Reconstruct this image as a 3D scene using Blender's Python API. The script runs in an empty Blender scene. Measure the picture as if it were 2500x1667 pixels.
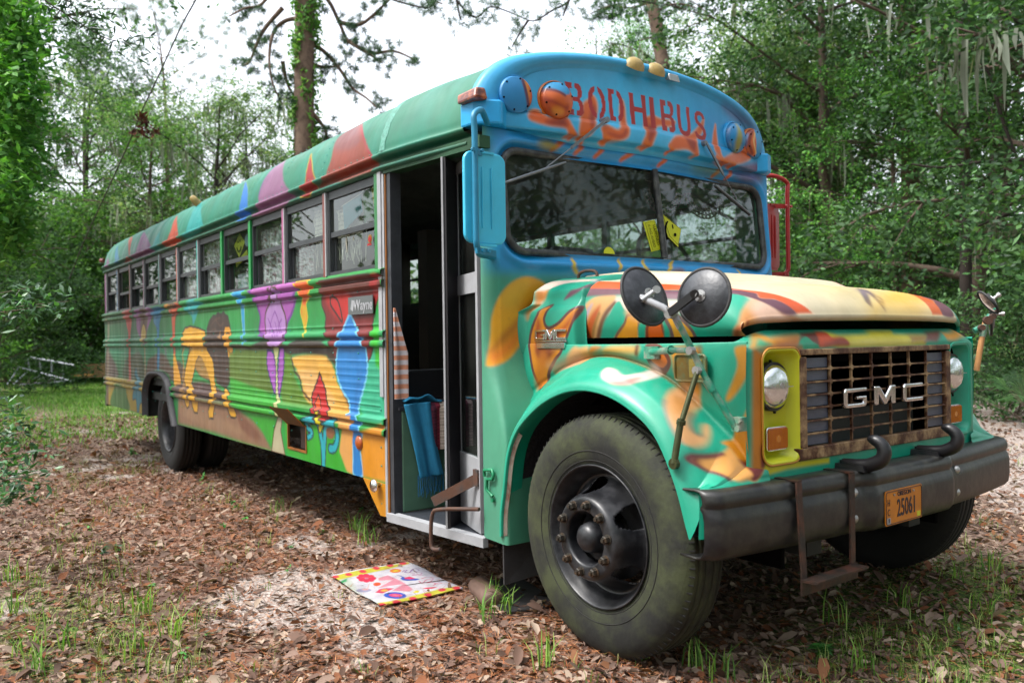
import bpy, math, random
import numpy as np
from mathutils import Vector, Matrix
random.seed(7)
rng = np.random.default_rng(7)
PI = math.pi
R = math.radians
S = bpy.context.scene
C = S.collection

# ---------------- camera ----------------
CAM = Vector((4.8285, -3.3487, 1.3158))
YAW, PIT, ROL = 0.6390, -0.0040, -0.0140
_f = Vector((-math.cos(YAW)*math.cos(PIT), math.sin(YAW)*math.cos(PIT), math.sin(PIT)))
_r = _f.cross(Vector((0, 0, 1))).normalized()
_u = _r.cross(_f)
_r2 = _r*math.cos(ROL) + _u*math.sin(ROL)
_u2 = -_r*math.sin(ROL) + _u*math.cos(ROL)
cd = bpy.data.cameras.new('camera')
cam = bpy.data.objects.new('camera', cd)
C.objects.link(cam)
cam.matrix_world = Matrix(((_r2.x, _u2.x, -_f.x, CAM.x), (_r2.y, _u2.y, -_f.y, CAM.y), (_r2.z, _u2.z, -_f.z, CAM.z), (0, 0, 0, 1)))
cd.lens = 28.63
cd.sensor_width = 36
cd.clip_end = 2000
cd.clip_start = 0.05
cd.dof.use_dof = True
cd.dof.focus_distance = 3.9
cd.dof.aperture_fstop = 2.8
S.camera = cam
S.render.resolution_x = 1024
S.render.resolution_y = 682

# ---------------- sky, sun, exposure ----------------
SUN_EL, SUN_ROT = R(58), R(200)
w = bpy.data.worlds.new("World")
S.world = w
w.use_nodes = True
nt = w.node_tree
nt.nodes.clear()
wo = nt.nodes.new('ShaderNodeOutputWorld')
bg = nt.nodes.new('ShaderNodeBackground')
sky = nt.nodes.new('ShaderNodeTexSky')
sky.sky_type = 'NISHITA'
sky.sun_disc = False
sky.sun_elevation = SUN_EL
sky.sun_rotation = SUN_ROT
sky.air_density = 1.0
sky.dust_density = 4.0
sky.ozone_density = 1.0
hs = nt.nodes.new('ShaderNodeHueSaturation')
hs.inputs['Saturation'].default_value = 0.30
nt.links.new(sky.outputs[0], hs.inputs['Color'])
nt.links.new(hs.outputs[0], bg.inputs[0])
bg.inputs[1].default_value = 0.15
nt.links.new(bg.outputs[0], wo.inputs[0])
sl = bpy.data.lights.new('sun', 'SUN')
sl.energy = 1.1
sl.angle = R(12)
sl.color = (1, 0.97, 0.92)
so = bpy.data.objects.new('sun', sl)
C.objects.link(so)
# the sky's sun_rotation is measured clockwise from +Y
_sd = Vector((math.sin(SUN_ROT)*math.cos(SUN_EL), math.cos(SUN_ROT)*math.cos(SUN_EL), math.sin(SUN_EL)))
so.rotation_euler = _sd.to_track_quat('Z', 'Y').to_euler()
S.view_settings.view_transform = 'Standard'
S.view_settings.look = 'None'
S.view_settings.gamma = 1
S.view_settings.exposure = 1.75
S.render.engine = 'CYCLES'

# ---------------- helpers ----------------
def lin(c):
    if isinstance(c, str):
        c = tuple(int(c[i:i+2], 16)/255 for i in (0, 2, 4))
    return tuple((x/12.92 if x <= .04045 else ((x+.055)/1.055)**2.4) for x in c[:3])

def hexmul(h, k):
    return tuple(min(1, x*k) for x in lin(h))

MATS = {}
def mat(name, col, rough=.5, metal=0., noise=0., nscale=8., bump=0., bscale=60., coat=0., trans=0., alpha=1., attr=None, emis=None, col2=None, spec=None, specks=0.):
    if name in MATS: return MATS[name]
    m = bpy.data.materials.new(name); m.use_nodes = True
    t = m.node_tree; N = t.nodes; L = t.links
    b = N['Principled BSDF']
    b.inputs['Roughness'].default_value = rough
    b.inputs['Metallic'].default_value = metal
    if coat: b.inputs['Coat Weight'].default_value = coat; b.inputs['Coat Roughness'].default_value = .25
    if trans: b.inputs['Transmission Weight'].default_value = trans
    if spec is not None: b.inputs['Specular IOR Level'].default_value = spec
    if isinstance(col, str): col = lin(col)
    b.inputs['Base Color'].default_value = (*col[:3], 1)
    src = None
    if attr:
        a = N.new('ShaderNodeAttribute'); a.attribute_name = attr; src = a.outputs['Color']
    if noise or col2:
        tc = N.new('ShaderNodeTexCoord')
        n = N.new('ShaderNodeTexNoise'); n.inputs['Scale'].default_value = nscale; n.inputs['Detail'].default_value = 8; n.inputs['Roughness'].default_value = .65
        L.new(tc.outputs['Object'], n.inputs['Vector'])
        if col2:
            if isinstance(col2, str): col2 = lin(col2)
            mx = N.new('ShaderNodeMix'); mx.data_type = 'RGBA'
            cr = N.new('ShaderNodeValToRGB'); cr.color_ramp.elements[0].position = .42; cr.color_ramp.elements[1].position = .62
            L.new(n.outputs[0], cr.inputs[0]); L.new(cr.outputs[0], mx.inputs[0])
            if src: L.new(src, mx.inputs[6])
            else: mx.inputs[6].default_value = (*col[:3], 1)
            mx.inputs[7].default_value = (*col2[:3], 1)
            src = mx.outputs[2]
        if noise:
            mr = N.new('ShaderNodeMapRange'); mr.inputs[3].default_value = 1-noise; mr.inputs[4].default_value = 1+noise*.6
            mr.inputs[1].default_value = .3; mr.inputs[2].default_value = .7
            L.new(n.outputs[0], mr.inputs[0])
            mu = N.new('ShaderNodeVectorMath'); mu.operation = 'MULTIPLY'
            if src: L.new(src, mu.inputs[0])
            else: mu.inputs[0].default_value = col[:3]
            L.new(mr.outputs[0], mu.inputs[1]); src = mu.outputs[0]
    if specks and src:
        tc = N.new('ShaderNodeTexCoord'); n3 = N.new('ShaderNodeTexNoise'); n3.inputs['Scale'].default_value = 46; n3.inputs['Detail'].default_value = 4
        L.new(tc.outputs['Object'], n3.inputs['Vector']); mr = N.new('ShaderNodeMapRange'); mr.inputs[1].default_value = .63; mr.inputs[2].default_value = .72; mr.inputs[4].default_value = specks; L.new(n3.outputs[0], mr.inputs[0])
        n4 = N.new('ShaderNodeTexNoise'); n4.inputs['Scale'].default_value = 2.2; n4.inputs['Detail'].default_value = 6; mp = N.new('ShaderNodeMapping'); mp.inputs['Scale'].default_value = (3, 3, .6); L.new(tc.outputs['Object'], mp.inputs[0]); L.new(mp.outputs[0], n4.inputs['Vector'])
        mr2 = N.new('ShaderNodeMapRange'); mr2.inputs[1].default_value = .5; mr2.inputs[2].default_value = .8; mr2.inputs[4].default_value = specks*.9; L.new(n4.outputs[0], mr2.inputs[0])
        ad = N.new('ShaderNodeMath'); ad.operation = 'MAXIMUM'; L.new(mr.outputs[0], ad.inputs[0]); L.new(mr2.outputs[0], ad.inputs[1])
        mx = N.new('ShaderNodeMix'); mx.data_type = 'RGBA'; L.new(ad.outputs[0], mx.inputs[0]); L.new(src, mx.inputs[6]); mx.inputs[7].default_value = (.06, .055, .04, 1); src = mx.outputs[2]
        rr = N.new('ShaderNodeMapRange'); rr.inputs[3].default_value = rough; rr.inputs[4].default_value = min(1, rough+.35); L.new(n4.outputs[0], rr.inputs[0]); rr.inputs[1].default_value = .35; rr.inputs[2].default_value = .75; L.new(rr.outputs[0], b.inputs['Roughness'])
    if src: L.new(src, b.inputs['Base Color'])
    if bump:
        tc = N.new('ShaderNodeTexCoord')
        n = N.new('ShaderNodeTexNoise'); n.inputs['Scale'].default_value = bscale; n.inputs['Detail'].default_value = 5
        L.new(tc.outputs['Object'], n.inputs['Vector'])
        bm = N.new('ShaderNodeBump'); bm.inputs['Strength'].default_value = bump; bm.inputs['Distance'].default_value = .01
        L.new(n.outputs[0], bm.inputs['Height']); L.new(bm.outputs[0], b.inputs['Normal'])
    if emis:
        b.inputs['Emission Color'].default_value = (*lin(emis), 1); b.inputs['Emission Strength'].default_value = 1
    MATS[name] = m
    return m

def np_mesh(name, V, F, smooth=False, cols=None, uv=None):
    V = np.asarray(V, np.float32); F = np.asarray(F, np.int32)
    me = bpy.data.meshes.new(name)
    me.vertices.add(len(V)); me.vertices.foreach_set('co', V.ravel())
    k = F.shape[1]
    me.loops.add(F.size); me.loops.foreach_set('vertex_index', F.ravel())
    me.polygons.add(len(F))
    me.polygons.foreach_set('loop_start', np.arange(0, F.size, k, dtype=np.int32))
    me.polygons.foreach_set('loop_total', np.full(len(F), k, np.int32))
    if smooth: me.polygons.foreach_set('use_smooth', np.ones(len(F), bool))
    if cols is not None:
        a = me.color_attributes.new('Col', 'FLOAT_COLOR', 'POINT')
        c4 = np.ones((len(V), 4), np.float32); c4[:, :3] = cols
        a.data.foreach_set('color', c4.ravel())
    if uv is not None:
        a = me.attributes.new('paint', 'FLOAT2', 'POINT')
        a.data.foreach_set('vector', np.asarray(uv, np.float32).ravel())
    me.update(calc_edges=True)
    return me

def link(name, me, m, parent=None, label=None, cat=None, group=None, kind=None):
    o = bpy.data.objects.new(name, me); C.objects.link(o)
    if m is not None and me is not None and not me.materials:
        for q in (m if isinstance(m, (list, tuple)) else [m]): me.materials.append(q)
    if parent: o.parent = parent
    if label: o['label'] = label
    if cat: o['category'] = cat
    if group: o['group'] = group
    if kind: o['kind'] = kind
    return o

def empty(name, loc, label, cat, group=None, rz=0.):
    o = bpy.data.objects.new(name, None); C.objects.link(o)
    o.location = loc; o.rotation_euler = (0, 0, rz); o.empty_display_size = .1
    o['label'] = label; o['category'] = cat
    if group: o['group'] = group
    return o

def copy_tree(o, parent=None):
    c = o.copy(); C.objects.link(c)
    if parent: c.parent = parent
    for ch in list(o.children): copy_tree(ch, c)
    return c

class MB:
    """mesh builder: collects simple solids in one mesh"""
    def __init__(s): s.V = []; s.F = []; s.sm = []
    def add(s, V, F, smooth=False):
        b = len(s.V); s.V += [tuple(v) for v in V]
        for f in F: s.F.append([i+b for i in f]); s.sm.append(smooth)
        return s
    def box(s, a, b):
        x0, y0, z0 = [min(p, q) for p, q in zip(a, b)]; x1, y1, z1 = [max(p, q) for p, q in zip(a, b)]
        V = [(x0,y0,z0),(x1,y0,z0),(x1,y1,z0),(x0,y1,z0),(x0,y0,z1),(x1,y0,z1),(x1,y1,z1),(x0,y1,z1)]
        return s.add(V, [(0,3,2,1),(4,5,6,7),(0,1,5,4),(1,2,6,5),(2,3,7,6),(3,0,4,7)])
    def hexa(s, V):
        return s.add(V, [(0,3,2,1),(4,5,6,7),(0,1,5,4),(1,2,6,5),(2,3,7,6),(3,0,4,7)])
    def bar(s, a, b, w, h, up=(0, 0, 1)):
        a = Vector(a); b = Vector(b); d = (b-a).normalized(); up = Vector(up)
        if abs(d.dot(up)) > .98: up = Vector((1, 0, 0))
        r = d.cross(up).normalized()*w/2; u = r.cross(d).normalized()*h/2
        return s.hexa([a-r-u, a+r-u, b+r-u, b-r-u, a-r+u, a+r+u, b+r+u, b-r+u])
    def tube(s, pts, r, n=10, cap=True, smooth=True):
        P = [Vector(p) for p in pts]; rs = r if isinstance(r, (list, tuple)) else [r]*len(P)
        V = []; F = []; ref = None
        for i, p in enumerate(P):
            d = (P[min(i+1, len(P)-1)]-P[max(i-1, 0)]).normalized()
            if ref is None:
                ref = Vector((0, 0, 1)) if abs(d.z) < .9 else Vector((1, 0, 0))
            u = (ref - d*ref.dot(d))
            if u.length < 1e-5: u = d.orthogonal()
            u.normalize(); v = d.cross(u); ref = u
            for k in range(n):
                a = 2*PI*k/n; V.append(p+(u*math.cos(a)+v*math.sin(a))*rs[i])
        for i in range(len(P)-1):
            for k in range(n):
                F.append((i*n+k, i*n+(k+1) % n, (i+1)*n+(k+1) % n, (i+1)*n+k))
        s.add(V, F, smooth)
        if cap:
            s.add(V[:n][::-1], [tuple(range(n))]); s.add(V[-n:], [tuple(range(n))])
        return s
    def lathe(s, c, axis, prof, n=32, smooth=True, close=False):
        """prof: (radius, offset along axis)"""
        c = Vector(c); ax = Vector(axis).normalized(); u = ax.orthogonal().normalized(); v = ax.cross(u)
        V = []; F = []; m = len(prof)
        for r, h in prof:
            for k in range(n):
                a = 2*PI*k/n; V.append(c+ax*h+(u*math.cos(a)+v*math.sin(a))*r)
        for i in range(m-1):
            for k in range(n): F.append((i*n+k, i*n+(k+1) % n, (i+1)*n+(k+1) % n, (i+1)*n+k))
        return s.add(V, F, smooth)
    def disc(s, c, axis, r, h0, h1, n=24, bev=.0):
        p = [(0.0005, h0), (r-bev, h0), (r, h0+bev), (r, h1-bev), (r-bev, h1), (0.0005, h1)]
        return s.lathe(c, axis, p, n, smooth=False)
    def prism(s, poly, o, ux, uy, un, t):
        """extrude a 2-D outline lying at o + ux*a + uy*b by thickness t along un"""
        o = Vector(o); ux = Vector(ux); uy = Vector(uy); un = Vector(un); n = len(poly)
        A = [o+ux*a+uy*b for a, b in poly]; B = [p+un*t for p in A]
        s.add(A+B, [tuple(range(n))[::-1], tuple(range(n, 2*n))]+[(i, (i+1) % n, n+(i+1) % n, n+i) for i in range(n)])
        return s
    def build(s, name, m, parent=None, bevel=0., **k):
        me = bpy.data.meshes.new(name); me.from_pydata(s.V, [], s.F)
        me.polygons.foreach_set('use_smooth', s.sm); me.update()
        o = link(name, me, m, parent, **k)
        if bevel:
            b = o.modifiers.new('b', 'BEVEL'); b.width = bevel; b.segments = 2; b.limit_method = 'ANGLE'; b.angle_limit = R(40)
        return o

def rrect(w, h, r, n=5, cx=0., cy=0.):
    P = []
    for (sx, sy, a0) in ((1, 1, 0), (-1, 1, 90), (-1, -1, 180), (1, -1, 270)):
        for k in range(n+1):
            a = R(a0+90*k/n); P.append((cx+sx*(w/2-r)+r*math.cos(a), cy+sy*(h/2-r)+r*math.sin(a)))
    return P

def cr(pts, n=6, closed=False):
    """Catmull-Rom through points"""
    P = [np.array(p, float) for p in pts]; m = len(P); out = []
    for i in range(m if closed else m-1):
        p0 = P[(i-1) % m] if (closed or i > 0) else P[0]; p1 = P[i]; p2 = P[(i+1) % m]
        p3 = P[(i+2) % m] if (closed or i+2 < m) else P[-1]
        for k in range(n):
            t = k/n
            out.append(.5*((2*p1)+(-p0+p2)*t+(2*p0-5*p1+4*p2-p3)*t*t+(-p0+3*p1-3*p2+p3)*t**3))
    if not closed: out.append(P[-1])
    return out

def text_mesh(name, txt, size, m, parent, M, extrude=.002, font_scale=(1, 1), align='CENTER', **k):
    cu = bpy.data.curves.new(name+'_c', 'FONT'); cu.body = txt; cu.size = size; cu.extrude = extrude
    cu.align_x = align; cu.align_y = 'CENTER'; cu.resolution_u = 3
    if 'offset' in k: cu.offset = k.pop('offset')
    t = bpy.data.objects.new('tmp_txt', cu); C.objects.link(t)
    dg = bpy.context.evaluated_depsgraph_get()
    me = bpy.data.meshes.new_from_object(t.evaluated_get(dg))
    bpy.data.objects.remove(t); bpy.data.curves.remove(cu)
    me.transform(Matrix.Diagonal((font_scale[0], font_scale[1], 1, 1)))
    me.transform(M); me.materials.clear()
    return link(name, me, m, parent, **k)

def frame(o, x, y):
    """matrix with local x,y axes and origin"""
    x = Vector(x).normalized(); y = Vector(y); y = (y-x*y.dot(x)).normalized(); z = x.cross(y)
    return Matrix(((x.x, y.x, z.x, o[0]), (x.y, y.y, z.y, o[1]), (x.z, y.z, z.z, o[2]), (0, 0, 0, 1)))

# ---------------- airbrushed bodywork: every painted panel carries its own unrolled coordinates in metres ----------------
def sd_poly(P, Q):
    d = np.full(len(P), 1e9); ins = np.zeros(len(P), bool); n = len(Q)
    for i in range(n):
        a = Q[i]; b = Q[(i+1) % n]; e = b-a; wv = P-a
        t = np.clip((wv@e)/max(e@e, 1e-12), 0, 1)
        dd = wv-t[:, None]*e; d = np.minimum(d, (dd*dd).sum(1))
        c = ((a[1] > P[:, 1]) != (b[1] > P[:, 1]))
        with np.errstate(divide='ignore', invalid='ignore'):
            xi = (b[0]-a[0])*(P[:, 1]-a[1])/(b[1]-a[1]+1e-12)+a[0]
        ins ^= c & (P[:, 0] < xi)
    d = np.sqrt(d); return np.where(ins, -d, d)

def sd_line(P, Q):
    d = np.full(len(P), 1e9)
    for i in range(len(Q)-1):
        a = Q[i]; b = Q[i+1]; e = b-a; wv = P-a
        t = np.clip((wv@e)/max(e@e, 1e-12), 0, 1)
        dd = wv-t[:, None]*e; d = np.minimum(d, (dd*dd).sum(1))
    return np.sqrt(d)

def sstep(x): x = np.clip(x, 0, 1); return x*x*(3-2*x)

PK = .56      # pigments are deeper than they look in daylight
def deep(c):
    c = np.asarray(c, float); m = c.mean(-1, keepdims=True); return np.clip(m+(c-m)*1.30, .004, 1)*PK
def paint_cols(U, base, shapes, raw=False):
    U = np.asarray(U, float); col = np.array(base(U), float) if raw else deep(base(U))
    for kind, c, soft, wd, alpha, pts in shapes:
        Q = np.array(pts, float).reshape(-1, 2)
        pad = soft+wd+.002
        lo = Q.min(0)-pad; hi = Q.max(0)+pad
        idx = np.where((U >= lo).all(1) & (U <= hi).all(1))[0]
        if not len(idx): continue
        if kind in 'PS':
            if kind == 'S': Q = np.array(cr(Q, 5, True))
            d = sd_poly(U[idx], Q)
        else:
            if kind == 'C': Q = np.array(cr(Q, 5))
            d = sd_line(U[idx], Q)-wd
        a = sstep(.5-d/max(soft, 1e-4))*alpha
        col[idx] = col[idx]*(1-a[:, None])+deep(lin(c))*a[:, None]
    return col

def vnoise(U, sc, seed=0):
    """cheap smooth value noise on 2-D points"""
    r = np.random.default_rng(seed); T = r.random((64, 64))
    p = np.asarray(U, float)*sc; i = np.floor(p).astype(int); f = p-i; f = f*f*(3-2*f)
    g = lambda a, b: T[(i[:, 0]+a) % 64, (i[:, 1]+b) % 64]
    return (g(0, 0)*(1-f[:, 0])+g(1, 0)*f[:, 0])*(1-f[:, 1])+(g(0, 1)*(1-f[:, 0])+g(1, 1)*f[:, 0])*f[:, 1]

def grid(name, X, U, base, parent, m, mask=None, smooth=True, flip=False, label=None):
    """painted panel from an (ni,nj,3) grid of points and (ni,nj,2) panel coordinates"""
    ni, nj = X.shape[:2]
    I = np.arange(ni*nj).reshape(ni, nj)
    F = np.stack([I[:-1, :-1], I[1:, :-1], I[1:, 1:], I[:-1, 1:]], -1).reshape(-1, 4)
    if mask is not None:
        c = (U[:-1, :-1]+U[1:, 1:])/2
        F = F[~mask(c.reshape(-1, 2))]
    if flip: F = F[:, ::-1]
    Uf = U.reshape(-1, 2)
    cols = paint_cols(Uf, base, PAINT.get(name, []))
    me = np_mesh(name, X.reshape(-1, 3), F, smooth, cols, Uf)
    return link(name, me, m, parent, label=label)
PAINT = {
'hood': [
('S','efdccf',.05,0,1.0,[2.022,-.993,2.099,-.926,2.273,-.896,2.41,-.907,2.507,-.909,2.624,-.905,2.622,-.981,2.569,-1.02,2.511,-1.028,2.421,-.983,2.321,-.97,2.237,-.963,2.149,-.999,2.024,-1.072]),
('S','dcb080',.02,0,1.0,[1.979,-1.087,2.022,-1.005,2.059,-.95,2.124,-.902,2.239,-.887,2.252,-.918,2.204,-.965,2.165,-1.019,2.12,-1.091]),
('S','b4b0c8',.03,0,1.0,[1.992,-1.09,2.027,-1.039,2.066,-.977,2.116,-.932,2.078,-1.0,2.025,-1.09]),
('S','bb631a',.03,0,1.0,[2.029,-1.09,2.075,-1.019,2.124,-.966,2.17,-.937,2.151,-.991,2.111,-1.048,2.087,-1.09]),
('C','74503a',.02,.012,1.0,[2.125,-1.091,2.167,-1.028,2.208,-.971,2.258,-.927]),
('C','8a6a3a',.02,.008,.8,[2.089,-1.09,2.134,-1.019,2.165,-.971]),
('S','2aa88c',.012,0,1.0,[2.179,-1.096,2.213,-1.018,2.242,-.958,2.281,-.915,2.321,-.95,2.345,-.971,2.311,-1.022,2.252,-1.059,2.223,-1.092]),
('S','dfa248',.02,0,1.0,[2.229,-1.096,2.263,-1.059,2.32,-1.014,2.346,-.975,2.404,-.989,2.4,-1.037,2.374,-1.098]),
('C','7a5a4a',.006,.006,1.0,[2.229,-1.096,2.263,-1.059,2.32,-1.014,2.346,-.975,2.404,-.989,2.4,-1.037,2.374,-1.098,2.229,-1.096]),
('S','e8b890',.05,0,.9,[2.33,-.965,2.412,-.942,2.471,-.999,2.451,-1.01,2.404,-1.0]),
('S','2fa488',.015,0,1.0,[2.38,-1.099,2.404,-1.022,2.431,-1.01,2.454,-1.021,2.43,-1.099]),
('S','cf6e22',.02,0,1.0,[2.429,-1.099,2.453,-1.025,2.489,-.999,2.526,-1.003,2.539,-1.037,2.524,-1.101]),
('C','7a3a28',.006,.008,1.0,[2.429,-1.099,2.453,-1.025,2.489,-.999,2.526,-1.003,2.539,-1.037,2.524,-1.101,2.429,-1.099]),
('S','2fa488',.015,0,1.0,[2.528,-1.101,2.542,-1.037,2.54,-.991,2.566,-1.01,2.582,-1.053,2.57,-1.102]),
('S','e0ac5c',.02,0,1.0,[2.572,-1.098,2.578,-1.037,2.561,-.995,2.545,-.961,2.621,-.975,2.685,-1.029,2.701,-1.079,2.695,-1.1]),
('C','6a5a58',.006,.01,1.0,[2.572,-1.098,2.578,-1.037,2.561,-.995,2.545,-.961,2.621,-.975,2.685,-1.029,2.701,-1.079,2.695,-1.1,2.572,-1.098]),
('S','27a88c',.03,0,1.0,[2.725,-1.105,2.735,-1.028,2.691,-.958,2.649,-.866,2.826,-.827,2.858,-.774,2.908,-.851,2.933,-.947,2.892,-1.123]),
('S','e0a878',.025,0,1.0,[2.901,-1.094,2.944,-.953,2.911,-.814,2.871,-.704,2.902,-.679,2.943,-.675,2.961,-.633,2.994,-.54,3.012,-.5,3.009,-.714,3.041,-.718,3.001,-1.073]),
('S','f0d4c4',.06,0,.8,[2.927,-.826,2.883,-.715,2.917,-.701,2.965,-.672,2.994,-.589,2.983,-.748,2.995,-.808]),
('C','9a4a1c',.025,.012,.8,[2.912,-1.086,2.987,-.908,2.97,-.878]),
('C','84461c',.03,.014,.8,[3.003,-1.061,3.042,-.719,3.005,-.719,2.996,-.54]),
('C','4a3a50',.02,.016,.9,[2.79,.16,2.879,.042,2.924,-.012]),
('C','4a3a50',.02,.014,.9,[2.807,.169,2.883,.109,2.934,.084]),
('C','4a3a50',.02,.009,.9,[2.83,.152,2.877,.154,2.915,.126]),
('S','8a7a88',.08,0,.7,[2.798,.105,2.779,.221,2.856,.115,2.871,.031]),
('S','ecc050',.12,0,.7,[2.934,.041,2.945,.208,2.948,.44,2.73,.999,2.526,1.001,2.957,-.001]),
('S','b0b0a0',.15,0,.35,[2.879,-.452,2.898,-.301,2.957,-.146,2.236,1.003,2.989,-.381]),
('S','6a4450',.02,0,1.0,[1.95,-.835,2.45,-.845,2.62,-.84,2.71,-.83,2.78,-.8,2.8,-.735,2.85,-.69,2.885,-.72,2.9,-.655,2.955,-.6,2.955,-.69,2.89,-.76,2.84,-.8,2.76,-.87,2.6,-.9,2.35,-.885,1.95,-.9]),
('P','d86a38',.012,0,1.0,[1.95,-.79,2.72,-.775,2.8,-.7,2.87,-.6,2.955,-.49,2.955,-.6,2.9,-.655,2.885,-.72,2.85,-.69,2.8,-.735,2.775,-.8,2.7,-.83,2.45,-.85,1.95,-.86]),
('S','cc5c64',.06,0,.8,[2.58,-.79,2.72,-.775,2.78,-.73,2.7,-.8]),
('L','f0dcc4',.008,.005,1.0,[1.95,-.785,2.72,-.77,2.8,-.695,2.87,-.595,2.955,-.485]),
('S','6a3f4a',.012,0,1.0,[1.95,.79,2.7,.8,2.78,.73,2.82,.66,2.86,.69,2.9,.63,2.955,.6,2.955,.74,2.9,.79,2.8,.84,2.6,.88,1.95,.88]),
('P','d0703c',.012,0,1.0,[1.95,.72,2.72,.66,2.8,.58,2.955,.5,2.955,.6,2.9,.63,2.86,.69,2.82,.66,2.78,.74,2.7,.8,1.95,.8]),
('P','9c4058',.03,0,1.0,[1.9,.52,2.5,.54,2.55,.6,2.5,.7,1.9,.72]),
('S','e8c0b0',.02,0,1.0,[2.8,.93,2.955,.9,2.955,.95,2.8,.98]),
],
'side_panel': [
('S','4a3a30',.08,0,1.0,[-7.071,1.264,-6.817,1.182,-6.476,1.045,-6.36,.9,-7.118,.878]),
('S','34451f',.05,0,1.0,[-6.039,.899,-5.961,1.074,-5.766,1.152,-5.525,1.173,-5.278,1.221,-5.088,1.195,-4.946,1.091,-4.911,.925]),
('S','54402f',.05,0,1.0,[-4.862,.953,-4.761,1.128,-4.479,1.182,-4.339,1.209,-4.069,1.202,-3.891,1.14,-3.776,1.078,-3.531,1.145,-3.273,1.059,-3.282,.939,-3.785,.936,-3.898,.996,-4.278,1.036,-4.631,.993]),
('P','a08a38',.03,0,1.0,[-7.097,.878,-5.715,.887,-4.818,.884,-4.882,.516,-5.923,.522,-7.137,.51]),
('S','3c682e',.04,0,1.0,[-6.49,.797,-5.977,.797,-5.865,.677,-5.75,.523,-6.868,.515]),
('P','6a5244',.02,0,1.0,[-7.097,.878,-6.975,.882,-6.995,.518,-7.126,.511]),
('S','2f7a8a',.01,0,1.0,[-5.331,1.048,-5.253,.959,-5.091,.876,-5.125,.767,-5.059,.663,-5.191,.62,-5.26,.526,-5.338,.53,-5.388,.664,-5.552,.655,-5.517,.749,-5.293,.869,-5.425,.955]),
('C','10242c',.006,.008,1.0,[-5.331,1.048,-5.253,.959,-5.091,.876,-5.125,.767,-5.059,.663,-5.191,.62,-5.26,.526,-5.338,.53,-5.388,.664,-5.552,.655,-5.517,.749,-5.293,.869,-5.425,.955,-5.331,1.048]),
('P','8a7a64',.02,0,.7,[-6.951,1.677,-6.839,1.673,-6.958,.892,-7.087,.888]),
('S','b4481e',.015,0,1.0,[-5.898,1.731,-5.531,1.721,-5.548,1.561,-5.623,1.396,-5.618,1.042,-5.612,.894,-5.715,.891,-5.717,1.396,-5.828,1.549]),
('S','8a5688',.02,0,1.0,[-5.216,1.705,-4.447,1.689,-4.634,1.557,-4.793,1.439,-4.794,1.301,-4.966,1.337,-5.274,1.482]),
('S','5a4030',.015,0,1.0,[-4.989,1.697,-4.7,1.695,-4.791,1.474,-4.808,1.301,-5.086,1.426]),
('S','c8b070',.012,0,1.0,[-4.944,1.529,-4.835,1.423,-4.949,1.319,-5.059,1.408]),
('C','a08a68',.02,.02,1.0,[-4.935,1.319,-4.899,1.196,-4.919,.916]),
('S','3a86ac',.01,0,1.0,[-4.447,1.682,-4.007,1.677,-4.203,1.562,-4.259,1.432,-4.25,1.201,-4.278,1.044,-4.348,1.042,-4.339,1.433,-4.489,1.553]),
('C','2a5a80',.006,.006,1.0,[-4.447,1.682,-4.007,1.677,-4.203,1.562,-4.259,1.432,-4.25,1.201,-4.278,1.044,-4.348,1.042,-4.339,1.433,-4.489,1.553,-4.447,1.682]),
('C','2a5a80',.01,.007,1.0,[-4.27,1.613,-4.399,1.551,-4.31,1.466,-4.25,1.547,-4.27,1.613]),
('S','3a9a9a',.015,0,1.0,[-3.136,1.673,-2.645,1.681,-2.816,1.596,-2.921,1.513,-2.977,1.486,-3.019,1.56,-3.149,1.608]),
('C','9ac0b8',.015,.008,1.0,[-3.02,1.735,-2.977,1.587]),
('P','2f8f88',.03,0,1.0,[-3.14,1.733,-2.877,1.728,-2.784,1.673,-3.008,1.675]),
('C','7a4a80',.03,.02,.7,[-4.061,1.397,-4.021,1.267,-3.976,1.203]),
('S','b4561e',.01,0,1.0,[-3.896,1.713,-3.35,1.702,-3.439,1.617,-3.595,1.561,-3.627,1.376,-3.62,1.206,-3.588,1.082,-3.44,.873,-3.621,.858,-3.683,1.143,-3.718,1.377,-3.743,1.565,-3.719,1.627]),
('C','3a1c10',.006,.006,1.0,[-3.896,1.713,-3.35,1.702,-3.439,1.617,-3.595,1.561,-3.627,1.376,-3.62,1.206,-3.588,1.082,-3.44,.873,-3.621,.858,-3.683,1.143,-3.718,1.377,-3.743,1.565,-3.719,1.627,-3.896,1.713]),
('S','d8a030',.012,0,1.0,[-3.679,1.205,-3.592,1.144,-3.392,.875,-3.66,.879,-3.706,1.08]),
('C','201610',.008,.008,1.0,[-3.747,1.691,-3.748,1.652,-3.783,1.614,-3.74,1.581,-3.613,1.608,-3.677,1.657,-3.435,1.678]),
('P','c8902c',.01,0,1.0,[-3.874,1.709,-3.512,1.718,-3.54,1.664,-3.917,1.669]),
('C','201610',.006,.006,1.0,[-3.791,1.721,-3.704,1.692,-3.793,1.674]),
('C','201610',.006,.006,1.0,[-3.792,1.721,-3.621,1.689,-3.741,1.672]),
('C','201610',.006,.006,1.0,[-3.691,1.717,-3.537,1.685,-3.69,1.67]),
('C','201610',.006,.006,1.0,[-3.592,1.712,-3.455,1.682,-3.639,1.668]),
('S','4a3430',.04,0,1.0,[-3.643,.895,-3.077,.946,-2.689,.966,-2.334,.938,-2.02,.879,-1.889,.821,-2.696,.806,-3.534,.793]),
('P','8a6c58',.05,0,1.0,[-3.534,.8,-1.858,.805,-1.675,.758,-1.386,.71,-1.188,.636,-1.001,.52,-1.544,.52,-2.341,.539,-3.565,.528]),
('S','6a4436',.05,0,.7,[-1.819,.788,-1.675,.745,-1.425,.677,-1.225,.586,-1.611,.6]),
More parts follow.
